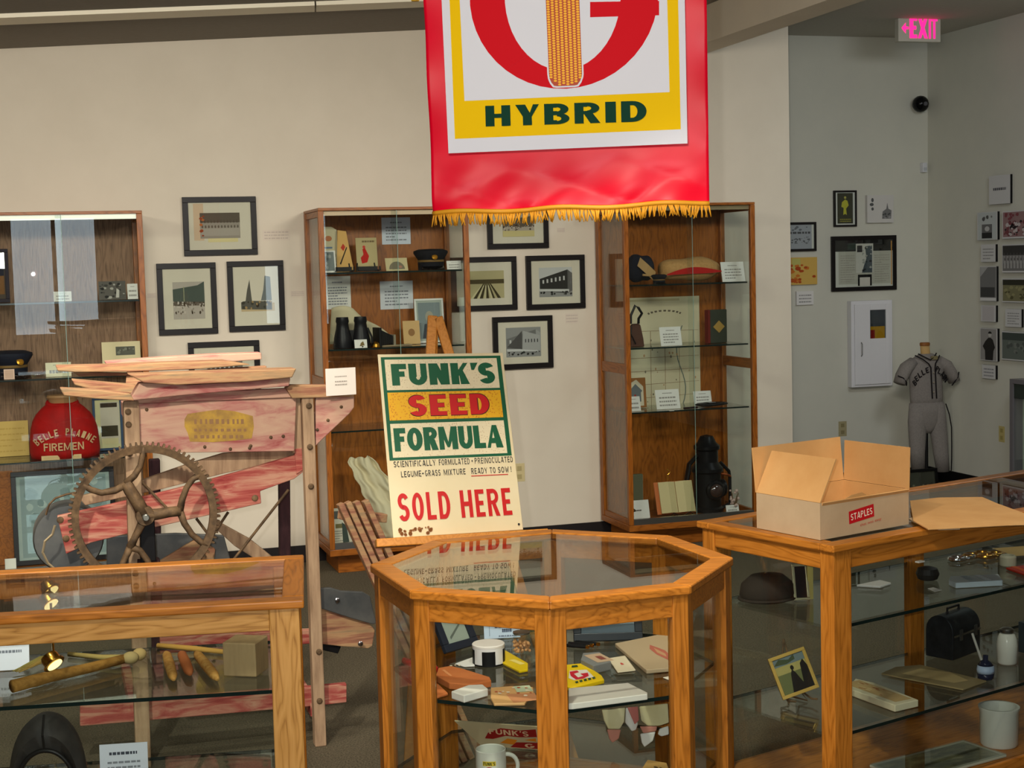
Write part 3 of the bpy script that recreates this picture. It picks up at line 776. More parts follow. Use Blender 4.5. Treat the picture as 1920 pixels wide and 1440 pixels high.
# glazed notice case standing against the right wall
a, b = onX(1893, 800, RX - .1), onX(1960, 800, RX - .1)
zt = onX(1900, 711, RX - .1).z
nc = thing('glazed_wall_case', 'grey framed glass case against the right wall at the picture edge', 'display case', (RX, a.y, 0))
L_ = a.y - b.y + .5
f = MB().box(-.1, -.002, -.035, 0, 0, zt).box(-.1, -.002, -L_, -L_ + .035, 0, zt).box(-.1, -.002, -L_ + .035, -.035, zt - .03, zt)
f.build('frame', paint((112, 108, 112), rough=.4), nc)
MB().box(-.09, -.004, -L_ + .036, -.036, zt - .13, zt - .031).build('header_panel', paint((52, 60, 54)), nc)
MB().box(-.02, -.004, -L_ + .036, -.036, .1, zt - .132).build('back_board', paint((196, 206, 190)), nc)
MB().box(-.09, -.085, -L_ + .036, -.036, .1, zt - .132).build('glass', GLASS, nc)
MB().box(-.1, -.004, -L_ + .036, -.036, 0, .099).build('foot_panel', paint((112, 108, 112)), nc)
# ------------------------------------------------------------------ what stands in the tall cabinets
BKY = TY1 - .0135                     # face of the back panels
PAP = paint((222, 220, 212))
CARD = 'caption cards in the tall cabinets'
def card(label, box, zs, y=8.45, n=3, seed=1, lean=.25, yaw=0.0, mat=PAP, cat='card', name='caption_card', art=None):
    return plate(name, label, cat, box, y, zs, lean, yaw, .003, mat, CARD, art or typed(n, True, seed, (150, 146, 140)))
def pinned(label, box, n=6, seed=1, mat=PAP, art=None, group='typed sheets on the cabinet backs'):
    return plate('typed_sheet', label, 'sheet of paper', box, BKY - .0005, None, 0, 0, .0012, mat, group, art or typed(n, True, seed, (130, 132, 140)), wall=True)
def at(px, py, y, z):
    p = onY(px, py, y)
    return V((p.x, y, z))
def sz(p, npx): return npx * dep(p) / F
FELT = ramp_mat('black_felt', [(.3, (20, 20, 24)), (.7, (34, 34, 40))], noise=60, rough=.9)
def peaked_cap(label, px, y, z, w, badge=True, yaw=0.0, crown=FELT):
    o = thing('peaked_cap', label, 'cap', at(px, 600, y, z + .001), yaw)
    r = w / 2
    MB().lathe([(r * .74, 0), (r * .76, r * .62), (r * .78, r * .64), (r * 1.0, r * .98), (r * .98, r * 1.1), (r * .7, r * 1.2), (.001, r * 1.22)], 28, sy=1.05).build('crown', crown, o, smooth=50)
    MB().lathe([(r * .765, r * .46), (r * .775, r * .48), (r * .775, r * .56), (r * .765, r * .58)], 28, sy=1.05).build('band', paint((120, 92, 50)), o, smooth=50)
    vis = MB()
    n = 12
    ring_ = lambda q, z0, dr: [(q * math.sin(a), -q * 1.05 * math.cos(a) - dr * math.cos(a), z0) for a in [(-1.0 + 2.0 * i / n) for i in range(n + 1)]]
    i0, i1 = ring_(r * .755, r * .2, 0), ring_(r * .78, r * .02, r * .42)
    for a, b, c, d in zip(i0, i0[1:], i1[1:], i1): vis.poly([a, b, c, d])
    vis.build('peak', paint((12, 12, 14), rough=.15), o, smooth='all', solid=.003)
    if badge:
        MB().lathe([(r * .16, 0), (r * .17, .003), (r * .1, .008), (.001, .009)], 16).turn(M.Translation((0, -r * .94, r * .74)) @ M.Rotation(PI / 2 - .4, 4, 'X')).build('badge', paint((214, 150, 50), rough=.3, metal=.7), o)
    return o
# --- middle cabinet
z1, z2, z3 = ZA
ART = 'prints standing on the top shelf of the middle cabinet'
def prop_plate(name, label, cat, pts, y, z, lean, art, mat, t=.004, group=None):
    """A board with its own outline (px), leaning back on a shelf."""
    ws = [onY(a, b, y) for a, b in pts]
    zb = min(q.z for q in ws)
    cx = sum(q.x for q in ws) / len(ws)
    m = upright((cx, y, z + .001), 0, lean)
    loc = [(q.x - cx, q.z - zb) for q in ws]
    m = M.Translation((0, 0, t * math.sin(lean))) @ m
    o = MB().prism(loc, -t, 0).build(name, mat, mtx=m)
    tag(o, label, cat, group)
    x0, x1 = min(q[0] for q in loc), max(q[0] for q in loc)
    pr = Print(x1 - x0, max(q[1] for q in loc), x0, 0)
    art(pr)
    pr.build('print', o)
    return o
prop_plate('printed_pennant', 'cream printed board with faded marks, standing farthest back on the top shelf', 'printed board', [(602, 500), (634, 500), (632, 420), (622, 414), (603, 414)], 8.62, z1, .08, seq(lambda p: p.oval((190, 120, 80), .5, .74, .2, .06), lambda p: p.rect((110, 130, 150), .2, .52, .7, .56), lambda p: p.blobs([(190, 130, 90), (150, 150, 120)], .1, .1, .9, .5, 8, .08, 3)), paint((206, 196, 160)))
prop_plate('painted_board', 'tan angular board with a red diamond and a black stripe', 'painted board', [(631, 496), (664, 494), (660, 476), (650, 418), (634, 416)], 8.58, z1, .12, seq(lambda p: p.polys((190, 60, 46), [[(.3, .58), (.44, .68), (.56, .6), (.44, .5)]]), lambda p: p.polys((40, 38, 36), [[(.2, .2), (.26, .18), (.66, .58), (.62, .6)]])), paint((214, 168, 96)))
plate('photo_print', 'small grey photo in a white border at the corner of the top shelf', 'photo', (603, 466, 631, 508), 8.44, z1, .2, 0, .003, PAP, ART, seq(lambda p: p.rect((120, 128, 126), .1, .08, .9, .94), lambda p: p.blobs([(84, 92, 92), (160, 164, 158)], .12, .1, .88, .9, 14, .1, 4)))
plate('red_figure_print', 'small print of a red figure on a tan ground, on a black stand', 'print', (669, 440, 709, 494), 8.56, z1 + .03, .14, 0, .004, paint((186, 168, 120)), ART, seq(lambda p: p.polys((190, 40, 34), [[(.25, .1), (.5, .14), (.6, .36), (.5, .52), (.42, .66), (.3, .6), (.34, .42), (.2, .3)]]), lambda p: p.oval((200, 70, 60), .38, .68, .07, .05), lambda p: p.lines((120, 100, 70), .3, .82, .9, .92, 1, 2, .6)))
def display_stand(label, px, y, z, w):
    o = thing('display_stand', label, 'stand', at(px, 500, y, z + .001), group='small black display stands')
    k = MB()
    for s in (-1, 1):
        k.tube([(s * w / 2, -.03, .03), (s * w / 2, -.032, .008), (s * w / 2, .0, .006), (s * w * .42, .04, .006), (s * w * .38, .045, .05)], .0045)
    k.bar((-w / 2, 0, .008), (w / 2, 0, .008), .008, .008)
    k.build('wire', BLACK, o)
    MB().box(-w * .42, w * .42, -.012, .012, .008, .03).build('ledge', BLACK, o)
display_stand('black display stand under the red figure print', 689, 8.47, z1, .13)
display_stand('black display stand under the tan angular board', 645, 8.45, z1, .1)
pinned('typed blue white sheet at the top of the middle cabinet back', (716, 408, 771, 458), 5, 2, paint((206, 212, 222)))
plate('postcard', 'small postcard with an arched view, leaning beside the peaked cap', 'postcard', (724, 478, 766, 504), 8.44, z1, .4, 0, .003, paint((206, 190, 146)), ART, seq(lambda p: p.polys((130, 120, 100), [arcpts(.5, .12, .36, .6, 0, 180, 12)]), lambda p: p.oval((180, 130, 110), .66, .3, .08, .1)))
peaked_cap('black peaked cap with a round gold badge and glossy peak, on the top shelf', 811, 8.52, z1, .2)
card('white label card right of the peaked cap', (838, 485, 866, 501.5), z1, 8.4, 2, 7)
pinned('typed sheet at the height of the second shelf, near the cabinet post', (609, 518, 659, 579.5), 7, 4)
pinned('wide typed sheet in the middle of the cabinet back', (713, 527, 776, 579.5), 5, 5, paint((208, 210, 214)))
# second shelf
p = at(655, 640, 8.62, z2 + .001)
o = MB().grid(lambda u, v: (p.x - .10 + .34 * u, p.y + .03 * math.cos(5 * u + 2 * v) + .05 * (1 - v), p.z + .014 + v * (.21 * (1 - max(0, u - .35) * 1.25) + .012 * math.sin(9 * u))), 22, 8).build('draped_cloth', paint((206, 194, 160), rough=.9), smooth='all', solid=.006)
tag(o, 'cream cloth draped behind the black binoculars', 'cloth')
o = thing('binoculars', 'black binoculars standing before the cream cloth', 'binoculars', at(660, 640, 8.46, z2 + .001))
for s, n in ((-1, 'barrel'), (1, 'barrel')):
    MB().lathe([(.054, 0), (.056, .01), (.05, .06), (.038, .11), (.034, .14), (.038, .15), (.034, .175), (.001, .175)], 20, (s * .052, 0, 0)).build(n, paint((22, 22, 26), rough=.4), o, smooth=40)
MB().box(-.03, .03, -.012, .012, .04, .1).build('bridge', BLACK, o)
MB().tube([(.09, -.01, .11), (.108, -.03, .06), (.11, -.04, .02), (.09, -.06, .007), (.04, -.07, .007)], .006).build('strap', BLACK, o)
p = at(614, 640, 8.43, z2 + .001)
o = MB().lathe([(.028, 0), (.03, .004), (.03, .07), (.026, .08), (.024, .085)], 16).build('glass_tumbler', GLASS, mtx=M.Translation(p))
tag(o, 'small glass tumbler at the post end of the second shelf', 'glass')
plate('small_white_card', 'small cream card with a dark mark, before the binoculars', 'card', (665, 633, 689, 649), 8.385, z2, .2, 0, .003, PAP, CARD, lambda p: p.polys((120, 100, 60), [[(.4, .2), (.8, .3), (.7, .8), (.5, .6)]]))
p = at(705, 645, 8.40, z2 + .001)
o = MB().lathe([(.02, 0), (.024, .004), (.02, .02), (.012, .03), (.001, .034)], 16).build('brass_button_box', BRASS, mtx=M.Translation(p))
tag(o, 'small brass dome beside the binoculars', 'box')
o = thing('folding_camera', 'black folding camera lying open on the second shelf', 'camera', at(728, 640, 8.47, z2 + .001), .2)
MB().box(-.075, -.06, -.05, .05, 0, .11).build('back_plate', BLACK, o, bevel=.003)
bl = MB()
for i in range(6): bl.hexa([(-.058 + i * .013, -.04 + i * .003, .01 + .002 * i), (-.047 + i * .013, -.04 + i * .003, .01), (-.047 + i * .013, .04 - i * .003, .01), (-.058 + i * .013, .04 - i * .003, .01), (-.058 + i * .013, -.04 + i * .003, .095 - i * .006), (-.047 + i * .013, -.04 + i * .003, .09 - i * .006), (-.047 + i * .013, .04 - i * .003, .09 - i * .006), (-.058 + i * .013, .04 - i * .003, .095 - i * .006)])
bl.build('bellows', paint((26, 24, 24), rough=.8), o)
MB().box(.023, .034, -.03, .03, 0, .066).build('lens_board', paint((150, 140, 120), rough=.4), o)
MB().bar((-.06, 0, .004), (.13, -.02, .004), .06, .007).build('bed', paint((150, 132, 104)), o)
plate('tan_booklet', 'tan booklet leaning behind the easel top', 'booklet', (757, 598, 789, 642), 8.58, z2, .15, 0, .006, paint((206, 168, 112)), 'booklets in the middle cabinet', lambda p: p.oval((150, 110, 70), .5, .5, .2, .16))
plate('framed_portrait', 'white framed grey portrait at the back of the second shelf', 'framed picture', (780, 563, 836, 646), 8.64, z2, .1, 0, .012, paint((196, 196, 186)), None, lambda p: [p.rect((150, 156, 160), .06, .05, .94, .95), p.oval((190, 176, 160), .5, .6, .16, .14), p.polys((84, 84, 92), [[(.2, .06), (.8, .06), (.7, .42), (.3, .42)]])], 'portrait', frame=(.012, paint((222, 222, 214)), .014))
# bottom of the middle cabinet
def hang(u, v):
    lft = [(712, 0), (690, .42), (670, .72), (655, .94), (658, 1.0)]
    rgt = [(790, 0), (772, .35), (742, .62), (716, .86), (700, 1.0)]
    def px(t):
        for (x0, v0), (x1, v1) in zip(t, t[1:]):
            if v0 <= v <= v1: return x0 + (x1 - x0) * (v - v0) / (v1 - v0)
        return t[-1][0]
    x = onY(px(lft) * (1 - u) + px(rgt) * u, 935, 8.52).x
    zt_ = onY(690, 858, 8.5).z
    return (x + .006 * math.sin(31 * v + 4 * u), 8.53 + .018 * math.sin(11 * u + 5 * v) + .01 * math.sin(23 * u) - .04 * (1 - v), .153 + v * (zt_ - .153) + .006 * math.sin(17 * u) * v)
o = MB().grid(hang, 26, 24).build('hanging_cloth', paint((212, 200, 168), rough=.9), smooth='all', solid=.004)
tag(o, 'large cream cloth hanging behind the slatted rack', 'cloth')
plate('newspaper_clipping', 'newspaper page with dark pictures at the foot of the middle cabinet', 'newspaper', (623, 955, 664, 1022), 8.46, .151, .16, 0, .004, paint((206, 200, 180)), None, lambda p: [p.rect((90, 92, 88), .06, .7, .5, .92), p.rect((120, 110, 70), .2, .44, .6, .56), p.polys((60, 72, 66), [[(.5, 0), (.8, 0), (.7, .5), (.5, .6)]]), p.lines((150, 146, 136), .06, .06, .5, .4, 5, 3, .4)])
# --- cabinet with the map
z1, z2, z3 = ZB
NAVY = ramp_mat('navy_wool', [(.3, (24, 26, 36)), (.7, (40, 42, 54))], noise=80, rough=.95)
TANW = ramp_mat('tan_wool', [(.3, (170, 128, 76)), (.7, (196, 152, 96))], noise=60, rough=.95)
p = at(1200, 530, 8.62, z1 + .012)
def cushion(w, d, h, seed=1, n=10):
    rn = random.Random(seed)
    ph = [rn.uniform(0, 6) for _ in range(4)]
    m = MB()
    rings = []
    for j in range(n + 1):
        u = j / n
        e = max(.03, math.sin(PI * min(max(u, .02), .98))) ** .22
        rings.append([(w * (u - .5), d / 2 * e * math.cos(t), h / 2 + h / 2 * e * math.sin(t) * (1 + .1 * math.sin(ph[0] + 9 * u))) for t in [2 * PI * i / 14 for i in range(14)]])
    return m.loft(rings)
o = thing('folded_jacket', 'dark navy jacket folded on the top shelf with a tan emblem', 'jacket', p)
cushion(.15, .19, .17, 2).build('body', NAVY, o, smooth='all')
MB().grid(lambda u, v: (-.06 + .1 * u + .02 * v, -.115 + .012 * abs(u - .5), .1 + .05 * v - .09 * u), 4, 3).build('emblem', paint((176, 140, 90)), o, solid=.004)
MB().tube([(-.03, -.118, .045), (.04, -.12, .038), (.08, -.108, .03)], .007).build('piping', paint((176, 140, 90)), o)
p = at(1292, 530, 8.51, z1 + .012)
o = thing('folded_trousers', 'tan trousers with a red side stripe, folded along the top shelf', 'trousers', p)
cushion(.37, .18, .145, 3, 14).build('cloth', TANW, o, smooth='all')
MB().grid(lambda u, v: (-.185 + .36 * u, -.093 - .003 * math.sin(PI * u), .042 + .022 * u + (v - .5) * (.006 + .034 * math.sin(PI * u)) + .012 * math.sin(4 * u)), 14, 2).build('side_stripe', paint((176, 28, 24), rough=.8), o, solid=.004)
peaked_cap('small dark cap lying before the tan trousers', 1237, 8.40, z1, .095, False)
card('large white card at the end of the top shelf with the tan trousers', (1353, 491, 1400, 529), z1, 8.4, 4, 12)
# the map behind
pinned('large cream map with an arched title on the cabinet back', (1176, 557, 1320, 766), 1, 3, paint((214, 204, 170)), seq(lambda p: p.rect((188, 176, 140), .02, .965, .72, .985), lambda p: p.polys((110, 100, 84), [[(.5 + .28 * math.cos(a), .83 + .055 * math.sin(a)), (.5 + .28 * math.cos(a + .14), .83 + .055 * math.sin(a + .14)), (.5 + .26 * math.cos(a + .14), .815 + .055 * math.sin(a + .14)), (.5 + .26 * math.cos(a), .815 + .055 * math.sin(a))] for a in [.5 + .24 * i for i in range(9)]]), lambda p: p.polys((150, 120, 90), [[(.02, .1 + .12 * i), (.98, .12 + .115 * i), (.98, .123 + .115 * i), (.02, .104 + .12 * i)] for i in range(6)] + [[(.3 + .2 * i, .02), (.305 + .2 * i, .02), (.31 + .2 * i, .7), (.303 + .2 * i, .7)] for i in range(4)]), lambda p: p.polys((120, 130, 120), [[(.72 + .06 * math.sin(9 * v), v), (.735 + .06 * math.sin(9 * v), v), (.735 + .06 * math.sin(9 * v + .5), v + .05), (.72 + .06 * math.sin(9 * v + .5), v + .05)] for v in [.04 + .05 * i for i in range(14)]]), lambda p: p.blobs([(190, 150, 110), (130, 120, 100)], .05, .03, .95, .66, 26, .012, 5)), 'maps in the cabinets')
# second shelf
o = thing('cow_bell', 'brown rust cow bell with a bent iron loop on the second shelf', 'bell', at(1192, 645, 8.46, z2 + .001))
MB().loft([[(-.04 + k, -.03 + k, zz), (.04 - k, -.03 + k, zz), (.04 - k, .03 - k, zz), (-.04 + k, .03 - k, zz)] for zz, k in ((0, -.004), (.05, 0), (.13, .012), (.14, .02))]).build('bell', paint((84, 56, 44), rough=.6, metal=.3), o, bevel=.006)
MB().tube([(-.03, 0, .14), (-.03, -.004, .19), (0, -.004, .25), (.02, -.004, .235), (.042, -.004, .2), (.02, -.004, .17), (.02, 0, .14)], .008).build('loop', BLACK, o)
MB().tube([(-.015, -.036, .02), (-.045, -.04, .08), (-.04, -.03, .13)], .004).build('strap', BLACK, o)
card('white card standing before the map title', (1238, 605, 1281, 641), z2, 8.42, 4, 14)
o = thing('standing_book', 'dark green book with a gold diamond and red spine, on the second shelf', 'book', at(1347, 642, 8.5, z2 + .001), .25)
MB().box(-.06, .07, 0, .035, .0, .205).build('cover', paint((58, 62, 50), rough=.6), o, bevel=.003)
MB().box(-.078, -.0605, -.001, .036, .0, .205).build('spine', paint((110, 34, 26)), o, bevel=.003)
MB().prism([(.006, .062), (.05, .1), (.006, .138), (-.04, .1)], -.002, -.0003, ax='y').build('diamond', paint((176, 140, 70), rough=.35), o)
# third shelf
o = plate('arched_picture', 'small arch topped wooden picture of a grey house, behind a card', 'picture', (1177, 701, 1214, 757), 8.6, z3 + .001, .1, 0, .012, paint((150, 98, 48)), None, lambda p: [p.polys((206, 196, 170), [[(.08, .06), (.86, .06), (.86, .7), (.5, .94), (.08, .8)]]), p.polys((104, 110, 112), [[(.08, .56), (.44, .8), (.8, .56), (.72, .5), (.72, .2), (.2, .2), (.2, .5)]]), p.oval((150, 60, 50), .4, .4, .06, .05)])
card('white card in front of the arched picture', (1176, 740, 1203, 768), z3, 8.42, 2, 15)
card('white card leaning in the middle of the third shelf', (1230, 728, 1278, 765), z3, 8.44, 3, 16)
card('white card leaning near the map edge on the third shelf', (1301, 729, 1337, 757.5), z3, 8.5, 3, 17)
o = thing('leather_purse', 'flat black leather purse with a silver clasp on the third shelf', 'purse', at(1334, 762, 8.44, z3 + .004), .1)
cushion(.2, .11, .026, 5, 12).build('body', BLACK, o, smooth='all')
MB().box(-.05, .0, -.05, -.02, .0255, .029).build('clasp', METAL, o, bevel=.002)
o = thing('pocket_knife', 'small black and red pocket knife at the front of the third shelf', 'knife', at(1295, 768, 8.385, z3 + .001), .2)
MB().box(-.05, .05, -.008, .008, 0, .012).build('handle', paint((40, 18, 18), rough=.3), o, bevel=.003)
MB().prism([(.05, -.004), (.1, .0), (.05, .006)], .003, .006).build('blade', METAL, o)
o = MB().box(-.014, .014, -.002, 0, 0, .018).build('price_tag', PAP, mtx=upright(at(1258, 770, 8.358, z3 + .001)))
tag(o, 'tiny pale tag at the front edge of the third shelf', 'tag')
# bottom
zb = .1515
o = thing('standing_ledger', 'tall green grey ledger leaning in the corner behind a white card', 'book', at(1192, 925, 8.66, zb))
MB().box(-.05, .05, 0, .03, 0, .25).build('cover', paint((92, 92, 70), rough=.7), o, bevel=.003)
MB().box(-.046, .051, .004, .026, .004, .246).build('pages', CREAM, o)
card('white card with a dark sketch beside the open book', (1179, 926, 1221, 965), zb, 8.42, 1, 18, art=seq(lambda p: p.polys((60, 50, 40), [[(.2, .5), (.26, .62), (.34, .56), (.38, .48), (.24, .44)]]), lambda p: p.lines((90, 80, 70), .38, .46, .62, .54, 1, 2, .8)))
o = thing('open_book', 'open book with cream pages and an orange cover, on a wire stand', 'book', mtx=upright(at(1273, 960, 8.45, zb + .026), 0, .3))
MB().box(-.135, .12, 0, .2, -.02, -.012).build('cover', paint((196, 110, 60)), o, bevel=.002)
for s, n in ((-1, 'left_pages'), (1, 'right_pages')):
    MB().loft([[(s * .002, y, -.011), (s * .03, y, -.011), (s * .11, y, -.011), (s * .112, y, .002), (s * .05, y, .012), (s * .002, y, -.004)] for y in (.004, .196)]).build('page_block', paint((206, 190, 140)), o)
o = thing('wire_book_stand', 'black wire scroll stand holding the open book', 'book stand', at(1273, 960, 8.412, zb + .0005))
k = MB()
for s in (-1, 1):
    k.tube([(s * .005, -.03, .004), (s * .03, -.045, .03), (s * .055, -.05, .045), (s * .07, -.05, .03), (s * .05, -.05, .018), (s * .02, -.04, .02)], .0028)
    k.tube([(s * .06, -.03, .003), (s * .06, .0, .003)], .003)
k.bar((-.06, .0, .004), (.06, .0, .004), .006, .006)
k.build('wire', BLACK, o)
MB().tube([(0, .085, .004), (0, .15, .1), (-.005, .152, .25), (.012, .15, .265), (-.012, .15, .285)], .003).build('finial', BRASS, o)
# railroad lantern
q0, q1 = onY(1290, 966, 8.52), onY(1384, 966, 8.52)
LW = (q1.x - q0.x)
o = thing('railroad_lantern', 'large black railroad lantern with a glass lens, at the foot of the map cabinet', 'lantern', at(1327, 966, 8.59, zb + .0005))
LB = paint((20, 20, 22), rough=.3)
MB().lathe([(.1, 0), (.1, .02), (.085, .03), (.085, .24), (.1, .25), (.1, .27), (.07, .31), (.07, .38), (.082, .39), (.082, .41), (.06, .43), (.04, .47), (.001, .48)], 28).build('body', LB, o, smooth=35)
MB().lathe([(.055, 0), (.06, .01), (.06, .03), (.05, .04)], 24).turn(M.Translation((.01, -.075, .14)) @ M.Rotation(PI / 2, 4, 'X')).build('lens_ring', LB, o, smooth=35)
MB().lathe([(.048, 0), (.04, .02), (.02, .03), (.001, .032)], 24).turn(M.Translation((.01, -.1, .14)) @ M.Rotation(PI / 2, 4, 'X')).build('lens', paint((60, 44, 40), rough=.03, spec=.9), o, smooth='all')
MB().lathe([(.05, 0), (.055, .01), (.055, .03), (.045, .04)], 20).turn(M.Translation((.08, 0, .14)) @ M.Rotation(PI / 2, 4, 'Y')).build('side_lens_ring', LB, o, smooth=35)
MB().tube([(.09, 0, .3), (.15, 0, .24), (.155, 0, .2), (.155, 0, .04), (.10, 0, .012)], .011).build('side_handle', LB, o)
MB().tube([(-.06, 0, .36), (-.12, 0, .3), (-.14, 0, .2), (-.13, 0, .05), (-.09, 0, .012)], [.02, .026, .028, .026, .02], flat=.5).build('rear_handle', LB, o)
MB().tube([(.085, -.02, .23), (.12, -.03, .225), (.15, -.02, .21)], .008).build('copper_pin', paint((170, 90, 50), rough=.3, metal=.8), o)
card('small white card at the lantern foot', (1362, 942, 1388, 962), zb, 8.352, 2, 19)
o = thing('dried_flowers', 'pale dried flowers and wire in a dark low dish beside the lantern', 'dried flowers', at(1376, 955, 8.385, zb + .0005))
MB().lathe([(.03, 0), (.045, .004), (.05, .02), (.046, .022), (.03, .008), (.001, .008)], 18).build('dish', paint((70, 40, 34)), o)
k = MB()
rn = random.Random(4)
for i in range(14):
    a = rn.uniform(0, 6.3)
    b_ = (.035 * math.cos(a) * rn.uniform(.3, 1), .03 * math.sin(a), rn.uniform(.07, .15))
    k.tube([(0, 0, .012), (b_[0] * .4, b_[1] * .4, b_[2] * .6), b_], .0018, 5)
k.build('stems', paint((120, 96, 70)), o)
k = MB()
for i in range(14):
    a = rn.uniform(0, 6.3)
    k.ball((.032 * math.cos(a) * rn.uniform(.3, 1), .03 * math.sin(a), rn.uniform(.06, .155)), rn.uniform(.006, .011), 7)
k.build('blossoms', paint((196, 170, 160)), o)
# --- firemen cabinet
z1, z2, z3 = ZL
LP = 'pictures and cards in the firemen cabinet'
plate('photo_print', 'dark street photo on the top shelf of the firemen cabinet', 'photo', (187, 527, 236, 562), 8.5, z1, .15, 0, .004, paint((150, 146, 140)), LP, seq(lambda p: p.rect((96, 92, 86), 0, 0, 1, 1), lambda p: p.blobs([(40, 40, 40), (170, 166, 156), (66, 64, 60)], .02, .04, .98, .96, 22, .08, 6), lambda p: p.polys((200, 196, 186), [[(.62, .1), (.74, .1), (.76, .5), (.66, .6)]])))
card('white card beside the dark street photo', (240, 531, 259, 560.5), z1, 8.5, 2, 21)
card('small pale card in the middle of the top shelf over the firemen jacket', (102, 545, 134, 564), z1, 8.42, 2, 22)
plate('framed_picture', 'dark framed picture at the cut edge of the top shelf', 'framed picture', (-16, 460, 18, 561), 8.6, z1, .1, 0, .012, paint((90, 70, 60)), LP, lambda p: [p.rect((150, 100, 60), .3, .1, .9, .5), p.rect((40, 40, 60), .1, .5, .9, .9)], frame=(.02, paint((36, 26, 40)), .014))
plate('mounted_photo', 'cream mount with a small dark photo on the second shelf', 'photo', (193, 613, 263, 671), 8.56, z2 + .0, .1, 0, .004, paint((226, 208, 166)), LP, seq(lambda p: p.rect((96, 96, 86), .36, .56, .86, .84), lambda p: p.blobs([(130, 130, 116), (70, 70, 64)], .37, .57, .85, .83, 10, .05, 3)))
o = bpy.data.objects[-1] if False else None
peaked_cap('dark blue peaked cap at the cut edge of the firemen cabinet', 14, 8.55, z2, .24, True, .5, paint((26, 30, 44), rough=.7))
card('small pink card before the dark blue cap', (8, 690, 27, 709), z2, 8.41, 0, 23, mat=paint((226, 190, 170)), art=lambda p: p.rect((206, 170, 150), .1, .1, .9, .9))
card('cream card at the end of the machine slats', (87, 674, 133, 701), z2, 8.45, 1, 24, mat=paint((222, 216, 186)))
o = thing('glass_dish', 'small clear glass dish beside the dark blue cap', 'dish', at(70, 700, 8.405, z2 + .001))
MB().lathe([(.026, 0), (.034, .004), (.044, .03), (.041, .03), (.032, .008), (.001, .008)], 20).build('bowl', glass_mat('clear_dish', (.9, .95, .95), 1.9), o, smooth='all')
# red firemen jacket on a form
REDC = ramp_mat('red_cotton', [(.3, (140, 4, 4)), (.7, (172, 8, 7))], noise=14, rough=.7, bump=.15)
q0, q1 = onY(57, 857, 8.48), onY(190, 857, 8.48)
JW = q1.x - q0.x
o = thing('firemen_jacket', 'red jacket with pale arched lettering on a tan form, in the firemen cabinet', 'jacket', at(123, 857, 8.5, z3 + .002))
hh = sz(at(123, 800, 8.48, z3), 102)
prof = [(.0, .485, 0), (.12, .5, .0), (.35, .49, -.005), (.52, .475, -.005), (.68, .44, -.01), (.8, .385, -.015), (.91, .30, -.02), (1.0, .21, -.02)]
MB().loft([[(JW * (hw * math.cos(t) + sh * .3), .13 * (hw / .5) ** .6 * math.sin(t) * 1.0, hh * u) for t in [2 * PI * i / 30 for i in range(30)]] for u, hw, sh in prof]).build('body', REDC, o, smooth='all')
MB().tube([(JW * .2 * math.cos(t) - .004, .072 * math.sin(t), hh * (.985 + .05 * math.sin(t))) for t in [2 * PI * i / 16 for i in range(16)]], .016, closed=True).build('collar', REDC, o, smooth='all')
MB().lathe([(.075, hh * .9), (.075, hh * 1.06), (.085, hh * 1.1), (.08, hh * 1.14), (.001, hh * 1.15)], 20, sy=.8).build('form_neck', paint((150, 112, 76)), o, smooth=40)
LET = paint((200, 164, 122), rough=.8)
def bent_word(txt, cx, cz, rad, a0, a1, size, surf, ratio=.8):
    """Letters set along an arc, each laid on the surface y = surf(x, z)."""
    m = MB()
    n = len(txt)
    for i, c in enumerate(txt):
        if c == ' ': continue
        a = math.radians(a0 + (a1 - a0) * i / (n - 1))
        bx, bz = cx + rad * math.sin(a), cz + rad * math.cos(a) - rad
        for poly in glyph(c, .7, .22, .17):
            pts = []
            for u, v in poly:
                lx, lz = (u - .35) * size * ratio, (v - .5) * size
                x, z = bx + lx * math.cos(a) + lz * math.sin(a), bz - lx * math.sin(a) + lz * math.cos(a)
                pts.append((x, surf(x, z), z))
            ar = sum(p_[0] * q_[2] - q_[0] * p_[2] for p_, q_ in zip(pts, pts[1:] + pts[:1]))
            m.poly(pts if ar > 0 else pts[::-1])
    return m
def jsurf(x, z):
    u = min(max(z / hh, 0), .999)
    for (a, ha, _), (b, hb, _) in zip(prof, prof[1:]):
        if a <= u <= b:
            hw = ha + (hb - ha) * (u - a) / (b - a)
            break
    t = min(.97, abs(x) / (JW * hw))
    return -.13 * (hw / .5) ** .6 * math.sqrt(1 - t * t) - .011
bent_word('BELLE PLAINE', 0, hh * .5, JW * .62, -40, 40, hh * .125, jsurf, .72).build('upper_lettering', LET, o)
m = MB()
for poly in word('FIREMEN', -JW * .30, hh * .16, JW * .26, hh * .3, .2, .17, .16):
    pts = [(x, jsurf(x, z), z) for x, z in poly]
    ar = sum(p_[0] * q_[2] - q_[0] * p_[2] for p_, q_ in zip(pts, pts[1:] + pts[:1]))
    m.poly(pts if ar > 0 else pts[::-1])
m.build('lower_lettering', LET, o)
plate('blue_edged_picture', 'cream framed photo with a blue edge behind the firemen jacket', 'framed picture', (178, 745, 232, 845), 8.66, z3, .08, 0, .014, paint((222, 206, 160)), LP, lambda p: [p.rect((214, 196, 180), .2, .08, .98, .95), p.rect((64, 52, 44), .22, .84, .9, .93), p.rect((70, 60, 44), .22, .24, .9, .46), p.rect((226, 206, 160), .22, .08, .9, .2)], frame=(.014, paint((44, 64, 90)), .014))
plate('yellow_board', 'plain yellow cream board left of the firemen jacket', 'board', (-14, 797, 54, 863), 8.66, z3, .05, 0, .01, paint((206, 172, 96)), LP, lambda p: p.lines((190, 156, 84), .1, .1, .9, .9, 5, 2, .2))
